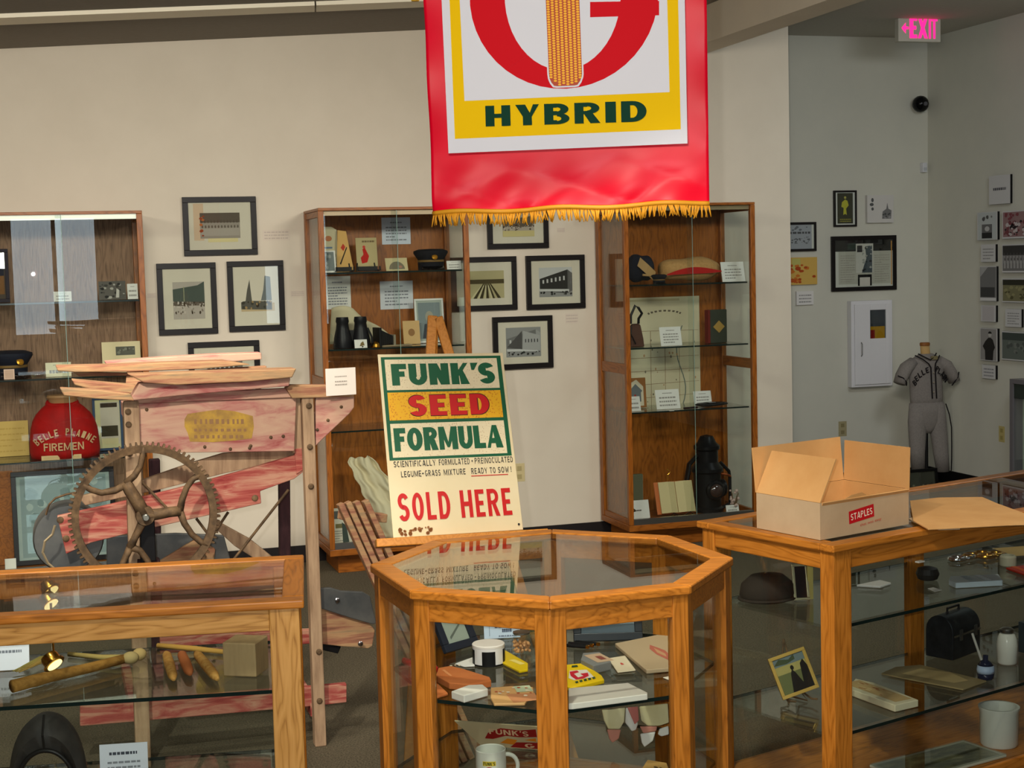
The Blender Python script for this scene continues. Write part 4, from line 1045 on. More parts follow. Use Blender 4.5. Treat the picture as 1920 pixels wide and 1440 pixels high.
o = plate('cream_strip', 'flat cream booklet under the firemen jacket hem', 'booklet', (80, 860, 152, 868), 8.375, z3, 0, 0, .014, paint((206, 176, 130)), LP, lambda p: p.rect((196, 166, 120), .05, .2, .95, .8))
plate('framed_picture', 'large black framed glazed picture at the foot of the firemen cabinet', 'framed picture', (33, 888, 219, 1062), 8.56, .1515, .12, 0, .02, paint((186, 196, 196)), LP, lambda p: [p.rect((160, 174, 178), .04, .03, .96, .97), p.polys((150, 120, 126), [[(.3, .04), (.6, .04), (.56, .4), (.34, .36)]]), p.blobs([(140, 156, 160), (190, 200, 200)], .06, .3, .94, .95, 20, .07, 3)], frame=(.026, paint((20, 18, 24), rough=.3), .02))
plate('orange_wood_board', 'upright orange brown wooden board at the cut edge of the firemen cabinet', 'board', (-2, 884, 31, 1060), 8.64, .1515, .04, 0, .012, casew[2], None, lambda p: p.lines((120, 70, 20), .1, .1, .2, .9, 1, 2, .05))
card('small white card at the foot of the firemen cabinet', (10, 1036, 30, 1062), .151, 8.4, 0, 26, art=lambda p: p.rect((230, 226, 216), .05, .05, .95, .95))
# ------------------------------------------------------------------ three oak showcases on the floor
ZT, ZS1, ZS2, ZD = 0.95, 0.728, 0.43, 0.20
ZR1, ZR2 = 0.714, 0.412            # shelves of the one under the box
def wood(ax): return oak[ax]
def showcase(name, label, mtx, L_, D, ZD, fw=None, mid=None, shelves=(ZS1, ZS2)):
    """Local frame: x along the front from the visible front corner (0 .. L_, may be negative), y into the depth (0 .. D)."""
    c = thing(name, label, 'display case', mtx=mtx, group='oak glass showcases on the floor')
    B = lambda n, mb, m, bev=.003, p=None: mb.build(n, m, p or c, bevel=bev)
    fw = fw or oak
    a, b = min(0, L_), max(0, L_)
    rw, lip = .052, .02
    B('front_top_rail', MB().box(a, b, 0, rw, ZT - lip, ZT), wood(0), .004)
    B('rear_top_rail', MB().box(a, b, D - rw, D, ZT - lip, ZT), wood(0), .004)
    for x in (a, b - rw): B('end_top_rail', MB().box(x, x + rw, rw + .0005, D - rw - .0005, ZT - lip, ZT), wood(1), .004)
    B('top_glass', MB().box(a + rw, b - rw, rw, D - rw, ZT - .0085, ZT - .0025), TOPGLASS, 0)
    pw, s = .07, .012
    zb = ZT - lip - .0005
    for x0 in (a + s, b - s - pw):
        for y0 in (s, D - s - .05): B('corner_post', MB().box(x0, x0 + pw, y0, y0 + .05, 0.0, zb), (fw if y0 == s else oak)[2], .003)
    z0 = zb - .052
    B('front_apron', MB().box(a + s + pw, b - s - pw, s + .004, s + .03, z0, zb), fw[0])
    for xm in mid or (): B('middle_post', MB().box(xm, xm + .07, D - s - .045, D - s - .018, ZD, z0), wood(2), .003)
    B('rear_apron', MB().box(a + s + pw, b - s - pw, D - s - .03, D - s - .004, z0, zb), wood(0))
    for x0 in (a + s + .004, b - s - .03): B('end_apron', MB().box(x0, x0 + .026, s + .05, D - s - .05, z0, zb), wood(1))
    B('deck', MB().box(a + s + .02, b - s - .02, s + .02, D - s - .02, ZD - .02, ZD), wood(0), 0)
    B('front_base', MB().box(a + s + pw, b - s - pw, s + .004, s + .0195, .0, ZD), wood(0))
    B('rear_base', MB().box(a + s + pw, b - s - pw, D - s - .0195, D - s - .004, .0, ZD), wood(0))
    for x0 in (a + s + .004, b - s - .0195): B('end_base', MB().box(x0, x0 + .0155, s + .05, D - s - .05, .0, ZD), wood(1))
    B('front_glass', MB().box(a + s + pw, b - s - pw, s + .012, s + .017, ZD, z0), GLASS, 0)
    B('rear_glass', MB().box(a + s + pw, b - s - pw, D - s - .017, D - s - .012, ZD, z0), GLASS, 0)
    for x0 in (a + s + .012, b - s - .017): B('end_glass', MB().box(x0, x0 + .005, s + .05, D - s - .05, ZD, z0), GLASS, 0)
    for z in shelves:
        sh = B('shelf', MB().box(a + s + .034, b - s - .034, s + .034, D - s - .034, z - .008, z), GLASS, 0)
        B('shelf_edge', MB().box(a + s + .034, b - s - .034, s + .0325, s + .0335, z - .0085, z + .0005).box(a + s + .034, b - s - .034, D - s - .0335, D - s - .0325, z - .0085, z + .0005), EDGE, 0, sh)
    return c
aL = math.radians(-9.5)
FLASH_OAK = [grain('flash_lit_oak_%s' % a_, i, (150, 100, 44), (190, 138, 70), (204, 152, 84)) for i, a_ in enumerate('xyz')]  # same oak as the top rails, flash brightness on the front put into colour
FRC = V((0.556, 3.478, 0))
mL = M.Translation(FRC) @ M.Rotation(aL, 4, 'Z')
showcase('showcase', 'oak glass showcase holding a wood stalk and dried cobs, in front of the wooden machine', mL, -1.75, .575, ZD, FLASH_OAK)
aR = math.radians(17.5)
KC = V((1.986, 3.549, 0))
mR = M.Translation(KC) @ M.Rotation(aR, 4, 'Z')
showcase('showcase', 'oak glass showcase under the open cardboard box', mR, 1.9, .545, ZD, None, (.875,), (ZR1, ZR2))
# the eight-sided one
OC, ORAD, OROT = V((1.235, 3.679, 0)), 0.4726, -0.3351
oc = thing('octagonal_showcase', 'eight sided oak glass showcase with the printed sign mirrored in its top', 'display case', OC, OROT + PI, group='oak glass showcases on the floor')
def ov(k, r=ORAD): a = k * PI / 4; return V((r * math.cos(a), r * math.sin(a), 0))
def ring8(r0, r1, z0, z1, k):
    p = [ov(k, r0), ov(k, r1), ov(k + 1, r1), ov(k + 1, r0)]
    return MB().hexa([(q.x, q.y, z0) for q in p] + [(q.x, q.y, z1) for q in p])
for k in range(8):
    g = grain('oak_o%d' % (k % 4), 0, *OAK) if False else None
    mm = [oak[0], oak[0], oak[1], oak[1]][k % 4]
    ring8(ORAD - .058, ORAD, ZT - .022, ZT, k).build('top_rail', oak[1] if k % 4 in (0, 3) and False else oak[0], oc, bevel=.004)
    ring8(ORAD - .042, ORAD - .014, ZT - .075, ZT - .0225, k).build('apron', oak[0], oc, bevel=.002)
    ring8(ORAD - .042, ORAD - .014, 0, .28, k).build('base_panel', oak[0], oc, bevel=.002)
    # glass between the posts
    a, b = ov(k, ORAD - .03), ov(k + 1, ORAD - .03)
    q0, q1 = a.lerp(b, .11), a.lerp(b, .89)
    n = (b - a).cross(V((0, 0, 1))).normalized()
    MB().slab([V((q0.x, q0.y, .2805)), V((q1.x, q1.y, .2805)), V((q1.x, q1.y, ZT - .0755)), V((q0.x, q0.y, ZT - .0755))], n, .005).build('side_glass', GLASS, oc)
    # post mitred round the corner
    v = ov(k, ORAD - .010)
    v2 = ov(k, ORAD - .045)
    e0, e1 = (ov(k - 1) - ov(k)).normalized(), (ov(k + 1) - ov(k)).normalized()
    pts = [v, v + e1 * .040, v2 + e1 * .026, v2 + e0 * .026, v + e0 * .040]
    MB().prism([(p.x, p.y) for p in pts], .0, ZT - .0225).build('corner_post', oak[2], oc, bevel=.002)
MB().prism([(p.x, p.y) for p in [ov(k, ORAD - .055) for k in range(8)]], ZT - .0085, ZT - .0025).build('top_glass', TOPGLASS, oc)
OS1, OS2 = .675, .41
for z in (OS1, OS2):
    s_ = MB().prism([(p.x, p.y) for p in [ov(k, ORAD - .056) for k in range(8)]], z - .008, z).build('shelf', GLASS, oc)
    e = MB()
    for k in range(8):
        p = [ov(k, ORAD - .0555), ov(k, ORAD - .0545), ov(k + 1, ORAD - .0545), ov(k + 1, ORAD - .0555)]
        e.hexa([(q.x, q.y, z - .0085) for q in p] + [(q.x, q.y, z + .0005) for q in p])
    e.build('shelf_edge', EDGE, s_)
MB().prism([(p.x, p.y) for p in [ov(k, ORAD - .043) for k in range(8)]], .255, .279).build('deck', oak[0], oc)

# ------------------------------------------------------------------ the satin banner hung from the ceiling
SATIN = ramp_mat('red_satin', [(.3, (214, 2, 34)), (.7, (226, 3, 42))], noise=5, rough=.38, spec=.2)
bc = onY(1062, 200, 3.62)
ba = YAW * -1 + math.radians(-7)
bx = V((math.cos(ba), math.sin(ba), 0))
bn = V((math.sin(ba), -math.cos(ba), 0))
def onB(px, py): return onP(px, py, bc, bn)
def bl_(px, py):
    p = onB(px, py)
    return (p - bm).dot(bx), p.z - bm.z
bm = V((bc.x, bc.y, 0))
m = M(((bx.x, 0, bn.x, bm.x), (bx.y, 0, bn.y, bm.y), (0, 1, 0, 0), (0, 0, 0, 1)))
ban = thing('banner', 'red satin banner with a large letter and yellow corn cob, hung above the easel', 'banner', mtx=m)
P4 = [bl_(812, 400), bl_(1330, 379), bl_(1325, 0), bl_(793, 0)]
topz = 2.86
def ext(lo, hi): t = (topz - lo[1]) / (hi[1] - lo[1]); return (lo[0] + (hi[0] - lo[0]) * t, topz)
TLc, TRc = ext(P4[0], P4[3]), ext(P4[1], P4[2])
def cloth(u, v):
    x = (P4[0][0] * (1 - u) + P4[1][0] * u) * (1 - v) + (TLc[0] * (1 - u) + TRc[0] * u) * v
    y = (P4[0][1] * (1 - u) + P4[1][1] * u) * (1 - v) + topz * v
    f = max(0, 1 - v * 6.5)
    edge = math.exp(-u * 14) + math.exp(-(1 - u) * 14)
    z = f * (.012 * math.sin(7 * u + 17 * v) * math.sin(3.4 * u - 10 * v + 1) + .008 * abs(math.sin(9 * u - 24 * v)) + .007 * abs(math.sin(7.5 * u + 33 * v + .6)) + .003 * math.sin(31 * u - 27 * v)) + edge * .006 * math.sin(24 * v + 3 * u)
    y += f * .003 * math.sin(17 * u)
    return (x, y, z - .008)
MB().grid(cloth, 90, 110).build('cloth', SATIN, ban, smooth='all', solid=.002)
def bq(*pts): return [bl_(a, b) for a, b in pts]
pr = Print(z=.009, step=.0005, rough=.5)
def bext(lo, hi, t): return (lo[0] + (hi[0] - lo[0]) * t, lo[1] + (hi[1] - lo[1]) * t)
# white field, yellow frame, white centre: sides carried on above the picture
def side(px0, px1): return bl_(*px0), bl_(*px1)
HT = topz - .05
def up_to(lo, hi, z): t = (z - lo[1]) / (hi[1] - lo[1]); return bext(lo, hi, t)
WB = paint((218, 217, 223), rough=.6, spec=.06)
wl, wr = side((842, 288), (829, 0)), side((1289, 269.5), (1284, 0))
pr.polys(WB, [[wl[0], wr[0], up_to(*wr, HT), up_to(*wl, HT)]])
yl, yr = side((854, 261), (844, 0)), side((1276.5, 243), (1271.5, 0))
YEL = paint((236, 190, 2), rough=.6, spec=.06)
pr.polys(YEL, [[yl[0], yr[0], up_to(*yr, HT - .03), up_to(*yl, HT - .03)]])
il, ir = side((872, 190), (863, 0)), side((1255.5, 173.5), (1251, 0))
pr.polys(WB, [[il[0], ir[0], up_to(*ir, HT - .12), up_to(*il, HT - .12)]])
gcx, gcy = bl_(1057, -8)
ux = (bl_(1235, -8)[0] - gcx)
uy = gcy - bl_(1040, 168)[1]
GR = paint((206, 16, 30), rough=.6, spec=.06)
# the letter: a crescent, thick at the left, thin at the foot, with a level bar at the right
n = 40
def outer(a): return (gcx + ux * math.cos(a), gcy + uy * math.sin(a))
def inner(a):
    return (gcx - ux * .01 + ux * .615 * math.cos(a), gcy + uy * .80 * math.sin(a))
ps = []
a0_, a1_ = math.radians(42), math.radians(357)
for i in range(n):
    a, b = a0_ + (a1_ - a0_) * i / n, a0_ + (a1_ - a0_) * (i + 1) / n
    ps.append([outer(a), outer(b), inner(b), inner(a)])
bar = bq((1107, 33.5), (1236, 30), (1236, 3), (1107, 5))
pr.polys(GR, ps + [bar])
# the cob
cl, cr_ = side((1030, 140), (1024, 0)), side((1092, 140), (1087, 0))
cw = cr_[0][0] - cl[0][0]
cb = bl_(1060, 162)[1]
ctop = gcy + uy * 1.02
outl = lambda g: [(cl[0][0] - g, cl[0][1])] + [(cl[0][0] - g + (cw + 2 * g) * (.5 - .5 * math.cos(t)), cl[0][1] - (cl[0][1] - cb + g) * min(1, 1.35 * math.sin(t))) for t in [PI * i / 12 for i in range(1, 12)]] + [(cr_[0][0] + g, cr_[0][1])]
def cobx(u, y):
    lo = bext(cl[0], cl[1], (y - cl[0][1]) / (cl[1][1] - cl[0][1]))[0]
    hi = bext(cr_[0], cr_[1], (y - cr_[0][1]) / (cr_[1][1] - cr_[0][1]))[0]
    tp = max(0, (y - (ctop - .1)) / .1)
    mid = (lo + hi) / 2
    return mid + (lo - mid + (hi - lo) * u) * math.sqrt(max(.05, 1 - tp * tp))
def cobshape(g): return outl(g) + [(cobx(1 + g / cw, y), y) for y in [cl[0][1] + (ctop - cl[0][1]) * i / 8 for i in range(1, 9)]] + [(cobx(0 - g / cw, y), y) for y in [ctop - (ctop - cl[0][1]) * i / 8 for i in range(0, 8)]]
pr.polys(WB, [cobshape(.004)])
pr.polys(paint((176, 60, 20), rough=.5), [cobshape(.0)])
ks = []
rows, cols_ = 62, 8
y = cb + .004
i = 0
dy = .0062
while y < ctop - .004:
    for j in range(cols_):
        u = (j + .5) / cols_
        yy = y + (dy / 2 if j % 2 else 0)
        if yy < cl[0][1]:
            f = (yy - cb) / (cl[0][1] - cb)
            hw = .5 * math.sqrt(max(0, 1 - (1 - f) ** 2.4))
            if abs(u - .5) > hw - .03: continue
        xx = cobx(u, yy)
        rx = cw / cols_ * .42
        ks.append([(xx + rx * math.cos(t), yy + dy * .44 * math.sin(t)) for t in [PI / 3 * q for q in range(6)]])
    y += dy
pr.polys(paint((246, 176, 16), rough=.5), ks)
# lettering along the foot
GRN = paint((14, 58, 42), rough=.6, spec=.06)
h0, h1, h2 = bl_(912, 238), bl_(1213, 228.5), bl_(910, 199.5)
hy = h2[1] - h0[1]
tilt = (h1[1] - h0[1]) / (h1[0] - h0[0])
pr.polys(GRN, [[(h0[0] + x * (h1[0] - h0[0]), h0[1] + x * (h1[0] - h0[0]) * tilt + y_ * hy) for x, y_ in poly] for poly in word('HYBRID', 0, 0, 1, 1, .36, .2, .2, {'H': 1.0, 'I': .42, 'Y': .95, 'B': 1.0, 'R': 1.02, 'D': 1.0})])
pr.build('printed_panel', ban)
GOLD = paint((206, 142, 34), rough=.5)
br_ = MB()
rn = random.Random(3)
ptsb = [V(cloth(i / 60, 0)) for i in range(61)]
br_.tube([p + V((0, 0, .002)) for p in ptsb], .006, 8)
br_.build('braid', GOLD, ban, smooth='all')
fr_ = MB()
N = 190
for i in range(N):
    u = (i + .5) / N
    p = V(cloth(u, 0))
    d = rn.uniform(-.012, .012)
    ln = .033 + rn.uniform(-.003, .005)
    q = p + V((d * .5, -ln * .55, rn.uniform(-.002, .005)))
    e = p + V((d, -ln, rn.uniform(-.004, .004)))
    fr_.tube([p + V((0, -.003, .001)), q, e], [.0027, .0024, .0014], 5)
f_ = fr_.build('fringe', GOLD, ban, smooth='all')
f_['kind'] = 'stuff'
MB().tube([(TLc[0] - .05, topz + .006, -.006), (TRc[0] + .05, topz + .006, -.006)], .011, 12).build('pole', BRASS, ban)
k = MB()
for x in (TLc[0] + .05, TRc[0] - .05):
    w_ = m @ V((x, 0, 0))
    k.tube([(x, topz + .017, -.006), (x, czs(w_.x) - .001, -.006)], .002, 6)
k.build('cords', paint((200, 170, 60)), ban)
ts = bl_(779, 1)
o = MB().tube([(TLc[0] - .03, topz + .0, .002), ((TLc[0] + ts[0]) / 2 - .015, (topz + ts[1]) / 2, .004), (ts[0], ts[1] + .05, .004)], .003).build('tassel_cord', GOLD, ban)
MB().lathe([(.002, .05), (.006, .046), (.008, .03), (.011, 0), (.010, -.006), (.001, -.006)], 12).turn(M.Translation((ts[0], ts[1] + .004, .004)) @ M.Rotation(-PI / 2, 4, 'X')).build('tassel', paint((226, 190, 40)), ban)

# ------------------------------------------------------------------ the easel and its printed tin sign
SD = 4.36
sb = onY(859, 1000.5, SD)           # middle of the foot of the sign
sa = -YAW + math.radians(11)
lean = math.radians(14.3)
ms = upright(sb, sa, lean)
msi = ms.inverted()
def onS(px, py):
    p = onP(px, py, sb, ms.to_3x3() @ V((0, 0, 1)))
    q = msi @ p
    return q.x, q.y
sg = thing('tin_sign', 'cream tin sign with green and red lettering, standing on the easel', 'sign', mtx=ms)
cs = [onS(737.5, 1008.5), onS(981, 993), onS(942.5, 661.5), onS(708, 664.5)]
TIN = ramp_mat('cream_tin', [(.3, (232, 214, 168)), (.7, (238, 222, 180))], noise=6, rough=.35)
MB().prism(cs, -.003, 0).build('plate', TIN, sg, bevel=.001)
pr = Print(z=.0004, step=.0003, rough=.4)
# bilinear map of sign fractions
def sq(u, v): return tuple((cs[0][i] * (1 - u) + cs[1][i] * u) * (1 - v) + (cs[3][i] * (1 - u) + cs[2][i] * u) * v for i in (0, 1))
def sqs(polys): return [[sq(u, v) for u, v in p] for p in polys]
GRN2 = paint((14, 92, 56), rough=.4)
SPK = ramp_mat('speckled_cream', [(.0, (120, 80, 40)), (.1, (160, 120, 70)), (.2, (236, 220, 178)), (1, (240, 226, 186))], noise=170, kind='voronoi', rough=.4)
SPY = ramp_mat('speckled_yellow', [(.0, (196, 110, 10)), (.2, (214, 130, 10)), (.36, (242, 178, 14)), (1, (246, 186, 20))], noise=150, kind='voronoi', rough=.4)
pr.polys(GRN2, sqs([R4(.022, .415, .978, .984)]))
pr.polys(SPK, sqs([R4(.05, .80, .945, .97), R4(.05, .43, .945, .615)]))
pr.polys(SPY, sqs([R4(.05, .633, .945, .787)]))
TX = dict(v=.37, h=.25, gap=.1)
pr.polys(GRN2, sqs(word("FUNK'S", .095, .825, .915, .945, **TX)))
pr.polys(paint((70, 30, 14)), sqs(word('SEED', .205, .650, .848, .772, .36, .22, .15)))
pr.polys(paint((212, 20, 20), rough=.4), sqs(word('SEED', .21, .654, .842, .768, .34, .2, .155)))
pr.polys(GRN2, sqs(word('FORMULA', .07, .463, .92, .590, .36, .23, .07)))
INK = paint((44, 40, 36), rough=.4)
pr.polys(INK, sqs(word('SCIENTIFICALLY', .05, .378, .375, .41, .2, .14, .26) + word('FORMULATED', .40, .378, .64, .41, .2, .14, .26) + [R4(.655, .39, .665, .398)] + word('PREINOCULATED', .68, .378, .98, .41, .2, .14, .26)))
pr.polys(INK, sqs(word('LEGUME', .10, .322, .255, .354, .2, .14, .26) + [R4(.262, .334, .275, .341)] + word('GRASS', .285, .322, .405, .354, .2, .14, .26) + word('MIXTURE', .43, .322, .60, .354, .2, .14, .26) + word('READY', .645, .322, .77, .354, .2, .14, .26) + word('TO', .79, .322, .835, .354, .2, .14, .26) + word('SOW', .855, .322, .94, .354, .2, .14, .26) + [R4(.955, .335, .96, .354), R4(.955, .324, .96, .33)]))
REDI = paint((204, 22, 20), rough=.4)
pr.polys(REDI, sqs([R4(.64, .309, .93, .313)]))
pr.polys(REDI, sqs(word('SOLD', .055, .085, .455, .235, .27, .16, .22, {'S': .8, 'O': .84, 'L': .66, 'D': .84}) + word('HERE', .535, .085, .93, .235, .27, .16, .22, {'H': .86, 'E': .66, 'R': .84})))
RUST = paint((120, 72, 30), rough=.7)
pr.blobs([RUST, paint((150, 98, 50))], *(cs[0][0] + .01, cs[0][1] + .002, cs[0][0] + .12, cs[0][1] + .03), 22, .006, 3)
pr.polys(paint((30, 26, 22)), [[(cs[1][0] - .013 + .0035 * math.cos(t), cs[1][1] + .017 + .0035 * math.sin(t)) for t in [PI / 4 * i for i in range(8)]], [(cs[2][0] - .0 + .0 * t, cs[2][1]) for t in range(0)]][:1])
pr.build('lettering', sg)
# easel
EW = grain('easel_pine', 2, (198, 122, 40), (214, 138, 52), (222, 148, 62))
ez = thing('easel', 'pale wooden easel holding up the printed tin sign', 'easel', mtx=ms)
ap0, ap1 = onS(803, 590), onS(826, 592)
l0, l1 = onS(800, 668), onS(842, 664)
fz = lambda x, y, back: None
hgt = -(sb.z) / math.cos(lean) + .006
def leg_bar(t0, t1, zoff):
    d = V((t1[0] - t0[0], t1[1] - t0[1], 0))
    t_end = (hgt - t0[1]) / d.y
    return MB().bar((t0[0], t0[1], zoff), (t0[0] + d.x * t_end, hgt, zoff), .03, .018, up=(0, 0, 1))
leg_bar((ap0[0] + .016, ap0[1]), ((l0[0] + .014), l0[1]), -.02).build('front_leg', EW, ez, bevel=.003)
leg_bar((ap1[0] - .006, ap1[1]), ((l1[0] + .004), l1[1]), -.02).build('front_leg', EW, ez, bevel=.003)
hd = ms.to_3x3().inverted() @ V((0, 0, -1))
topc = V(((ap0[0] + ap1[0]) / 2, ap0[1] - .02, -.035))
wt = ms @ topc
foot = V((wt.x, 4.90, 0.012))
MB().bar(topc, msi @ foot, .03, .018, up=(0, 0, 1)).build('rear_leg', EW, ez, bevel=.003)
sl = onS(704, 1018)
MB().box(sl[0], -sl[0] + .02, -.028, -.003, -.03, .035).build('ledge', EW, ez, bevel=.003)
MB().box(-.12, .13, cs[3][1] * .62, cs[3][1] * .62 + .04, -.035, -.03).build('cross_bar', EW, ez, bevel=.002)
# ------------------------------------------------------------------ the old wooden machine behind the first showcase
PINK = ramp_mat('faded_red_wood', [(.28, (158, 70, 70)), (.42, (184, 122, 112)), (.54, (198, 156, 134)), (.78, (206, 172, 144))], scale=(3, 12, 13), noise=1.9, detail=9, rough=.85, dist=.6)
PINKD = ramp_mat('worn_red_wood', [(.3, (136, 40, 42)), (.46, (172, 88, 78)), (.6, (194, 142, 118)), (.8, (202, 160, 130))], scale=(2.0, 14, 14), noise=2.6, detail=8, rough=.85, dist=.8)
GREYW = ramp_mat('grey_weathered_wood', [(.25, (126, 100, 78)), (.5, (172, 142, 112)), (.78, (196, 168, 134))], scale=(18, 18, 2.2), noise=2.4, detail=8, rough=.9)
SLATW = ramp_mat('bare_weathered_wood', [(.25, (104, 74, 56)), (.42, (156, 106, 82)), (.55, (180, 142, 102)), (.72, (138, 118, 92)), (.85, (192, 164, 124))], scale=(2.0, 22, 22), noise=2.6, detail=8, rough=.9)
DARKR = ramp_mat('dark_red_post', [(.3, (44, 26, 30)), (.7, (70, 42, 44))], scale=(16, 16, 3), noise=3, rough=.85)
GALV = ramp_mat('dull_sheet_iron', [(.3, (74, 78, 80)), (.7, (112, 112, 108))], noise=6, rough=.5, metal=.6)
MY = 5.32
mo = onZ(600, 1400, 0)
mc = thing('corn_sheller', 'old red wooden corn sheller with a large toothed iron wheel', 'farm machine', (mo.x, MY, 0))
YY = lambda a, b, y=MY: onY(a, b, y)
def bpoly(name, pts, y, t, mat, bev=.003):
    """A board seen in outline (px): its face at depth y, t thick behind it."""
    w = [onY(a, b, y) for a, b in pts]
    return MB().prism([(p.x, p.z) for p in w], y, y + t, ax='y').build(name, mat, mc, world=True, bevel=bev)
def line(name, a, b, ya, yb, r, mat, n=8):
    return MB().tube([onY(*a, ya), onY(*b, yb)], r, n).build(name, mat, mc, world=True)
# posts
def post(px_top, px_low, w_px, y, mat, name='leg', d=.05, to_floor=True):
    a = onY(*px_top, y)
    b = onY(*px_low, y)
    w = w_px * dep(a) / F
    x0, x1 = a.x, b.x
    return MB().hexa([(b.x - w / 2, y, 0), (b.x + w / 2, y, 0), (b.x + w / 2, y + d, 0), (b.x - w / 2, y + d, 0), (a.x - w / 2, y, a.z), (a.x + w / 2, y, a.z), (a.x + w / 2, y + d, a.z), (a.x - w / 2, y + d, a.z)]).build(name, mat, mc, world=True, bevel=.004)
post((577, 742), (602, 1400), 22, MY, GREYW)
post((246, 752), (268, 1400), 28, MY, GREYW)
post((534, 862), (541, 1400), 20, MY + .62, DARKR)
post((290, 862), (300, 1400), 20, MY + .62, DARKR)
for (a, b) in ((579, 761), (581, 838), (583, 912), (598, 1222), (599, 1314)):
    MB().lathe([(.011, 0), (.011, .004), (.006, .007), (.001, .007)], 10).turn(M.Translation(onY(a, b, MY)) @ M.Rotation(PI / 2, 4, 'X')).build('bolt', IRON, mc, world=True)
for (a, b) in ((240, 772), (241, 796), (243, 850)):
    MB().lathe([(.011, 0), (.011, .004), (.006, .007), (.001, .007)], 10).turn(M.Translation(onY(a, b, MY)) @ M.Rotation(PI / 2, 4, 'X')).build('bolt', IRON, mc, world=True)
# hopper side with its faded yellow panel
pan = bpoly('hopper_side', [(250, 757), (556, 745), (552, 846), (420, 848), (253, 850)], MY + .026, .024, PINK)
lw = [(346, 786), (352, 776), (378, 772), (408, 768), (440, 771), (474, 780), (476, 800), (472, 822), (440, 826), (400, 829), (356, 828), (352, 812), (346, 800)]
LABY = ramp_mat('faded_yellow_paint', [(.3, (150, 116, 70)), (.55, (184, 146, 70)), (.75, (206, 166, 66))], noise=22, rough=.85)
w_ = [onY(a, b, MY + .0255) for a, b in lw]
q_ = MB().prism([(p.x, p.z) for p in w_], MY + .0245, MY + .0255, ax='y').build('painted_panel', LABY, pan, world=True)
pr = Print(1, 1, 0, 0, z=0)
k = MB()
rn = random.Random(8)
for row, (yy, hh_) in enumerate([(786, 9), (804, 5), (816, 6)]):
    x = 364
    while x < 460:
        ww = rn.uniform(4, 8)
        p0_, p1_ = onY(x, yy, MY + .0242), onY(x + ww, yy + hh_, MY + .0242)
        k.box(p0_.x, p1_.x, MY + .0242, MY + .0246, p1_.z, p0_.z)
        x += ww + rn.uniform(3, 6)
k.build('worn_lettering', paint((150, 112, 74)), pan, world=True)
k = MB()
for (a, b) in ((384, 838), (432, 842), (468, 840), (508, 820), (531, 818), (470, 836), (275, 768)):
    k.lathe([(.006, 0), (.006, .003), (.001, .004)], 8) if False else k.ball(onY(a, b, MY + .024), .006, 8)
k.build('nail_heads', IRON, pan, world=True)
bpoly('hopper_back_board', [(548, 748), (577, 745), (579, 850), (548, 850)], MY + .052, .02, GREYW)
bpoly('hopper_top_rail', [(250, 742), (545, 728), (556, 745), (250, 757)], MY + .012, .04, PINK)
bpoly('bracket_board', [(592, 744), (664, 740), (664, 764), (655, 776), (592, 836)], MY + .01, .03, PINK)
bpoly('bracket_top', [(536, 728), (545, 722), (640, 722), (664, 733), (664, 744), (548, 747)], MY - .012, .05, SLATW)
k = MB()
for (a, b) in ((640, 763), (615, 788), (595, 806)): k.ball(onY(a, b, MY + .01), .006, 8)
k.build('nail_heads', IRON, mc, world=True)
# slatted feed table on top
def slat(pts, y, t, mat=SLATW): return bpoly('feed_slat', pts, y, t, mat, .004)
slat([(112, 728), (182, 731), (245, 738), (252, 752), (180, 748), (120, 742)], MY - .06, .07)
slat([(134, 712), (200, 718), (276, 724), (276, 739), (190, 736), (140, 722)], MY + .05, .08)
slat([(240, 702), (300, 700), (460, 694), (556, 691), (548, 708), (462, 716), (330, 722), (270, 718)], MY - .09, .10)
slat([(262, 718), (350, 722), (462, 716), (545, 708), (542, 724), (450, 732), (345, 741), (240, 752), (250, 738)], MY - .05, .09, PINK)
slat([(104, 686), (200, 684), (300, 680), (420, 676), (470, 684), (380, 692), (250, 697), (140, 698), (108, 696)], MY + .20, .09)
slat([(196, 678), (300, 670), (400, 664), (490, 661), (491, 674), (440, 678), (300, 682), (200, 685)], MY + .34, .08, PINK)
bpoly('table_end_rail', [(136, 698), (300, 700), (440, 690), (500, 686), (500, 694), (300, 704), (150, 706)], MY + .26, .04, SLATW)
MB().bar(onY(250, 735, MY + .1), onY(252, 700, MY + .4), .05, .05).build('table_bearer', SLATW, mc, world=True)
# grey chute board and the long red plank
bpoly('chute_board', [(146, 932), (262, 902), (360, 868), (420, 850), (555, 842), (566, 856), (420, 888), (300, 918), (160, 948)], MY + .09, .03, GREYW)
bpoly('long_plank', [(107, 968), (200, 948), (330, 917), (450, 884), (566, 850), (570, 884), (552, 898), (488, 921), (490, 944), (410, 962), (330, 980), (250, 998), (170, 1018), (124, 1039)], MY + .055, .028, PINKD)
k = MB()
for (a, b) in ((113, 975), (124, 1010), (478, 934)): k.ball(onY(a, b, MY + .055), .012, 8, sc=(1, .4, 1))
k.build('plank_bolts', IRON, mc, world=True)
bpoly('right_brace', [(552, 842), (572, 838), (574, 878), (556, 890)], MY + .05, .03, PINKD)
bpoly('low_board', [(398, 986), (408, 978), (470, 1012), (520, 1052), (500, 1062), (440, 1024)], MY + .3, .04, GREYW)
bpoly('screen_board', [(300, 1052), (372, 1008), (404, 1030), (400, 1062), (300, 1066)], MY + .2, .02, SLATW)
bpoly('rear_board', [(200, 1006), (330, 1000), (420, 1004), (440, 1080), (200, 1080)], MY + .5, .02, GALV)
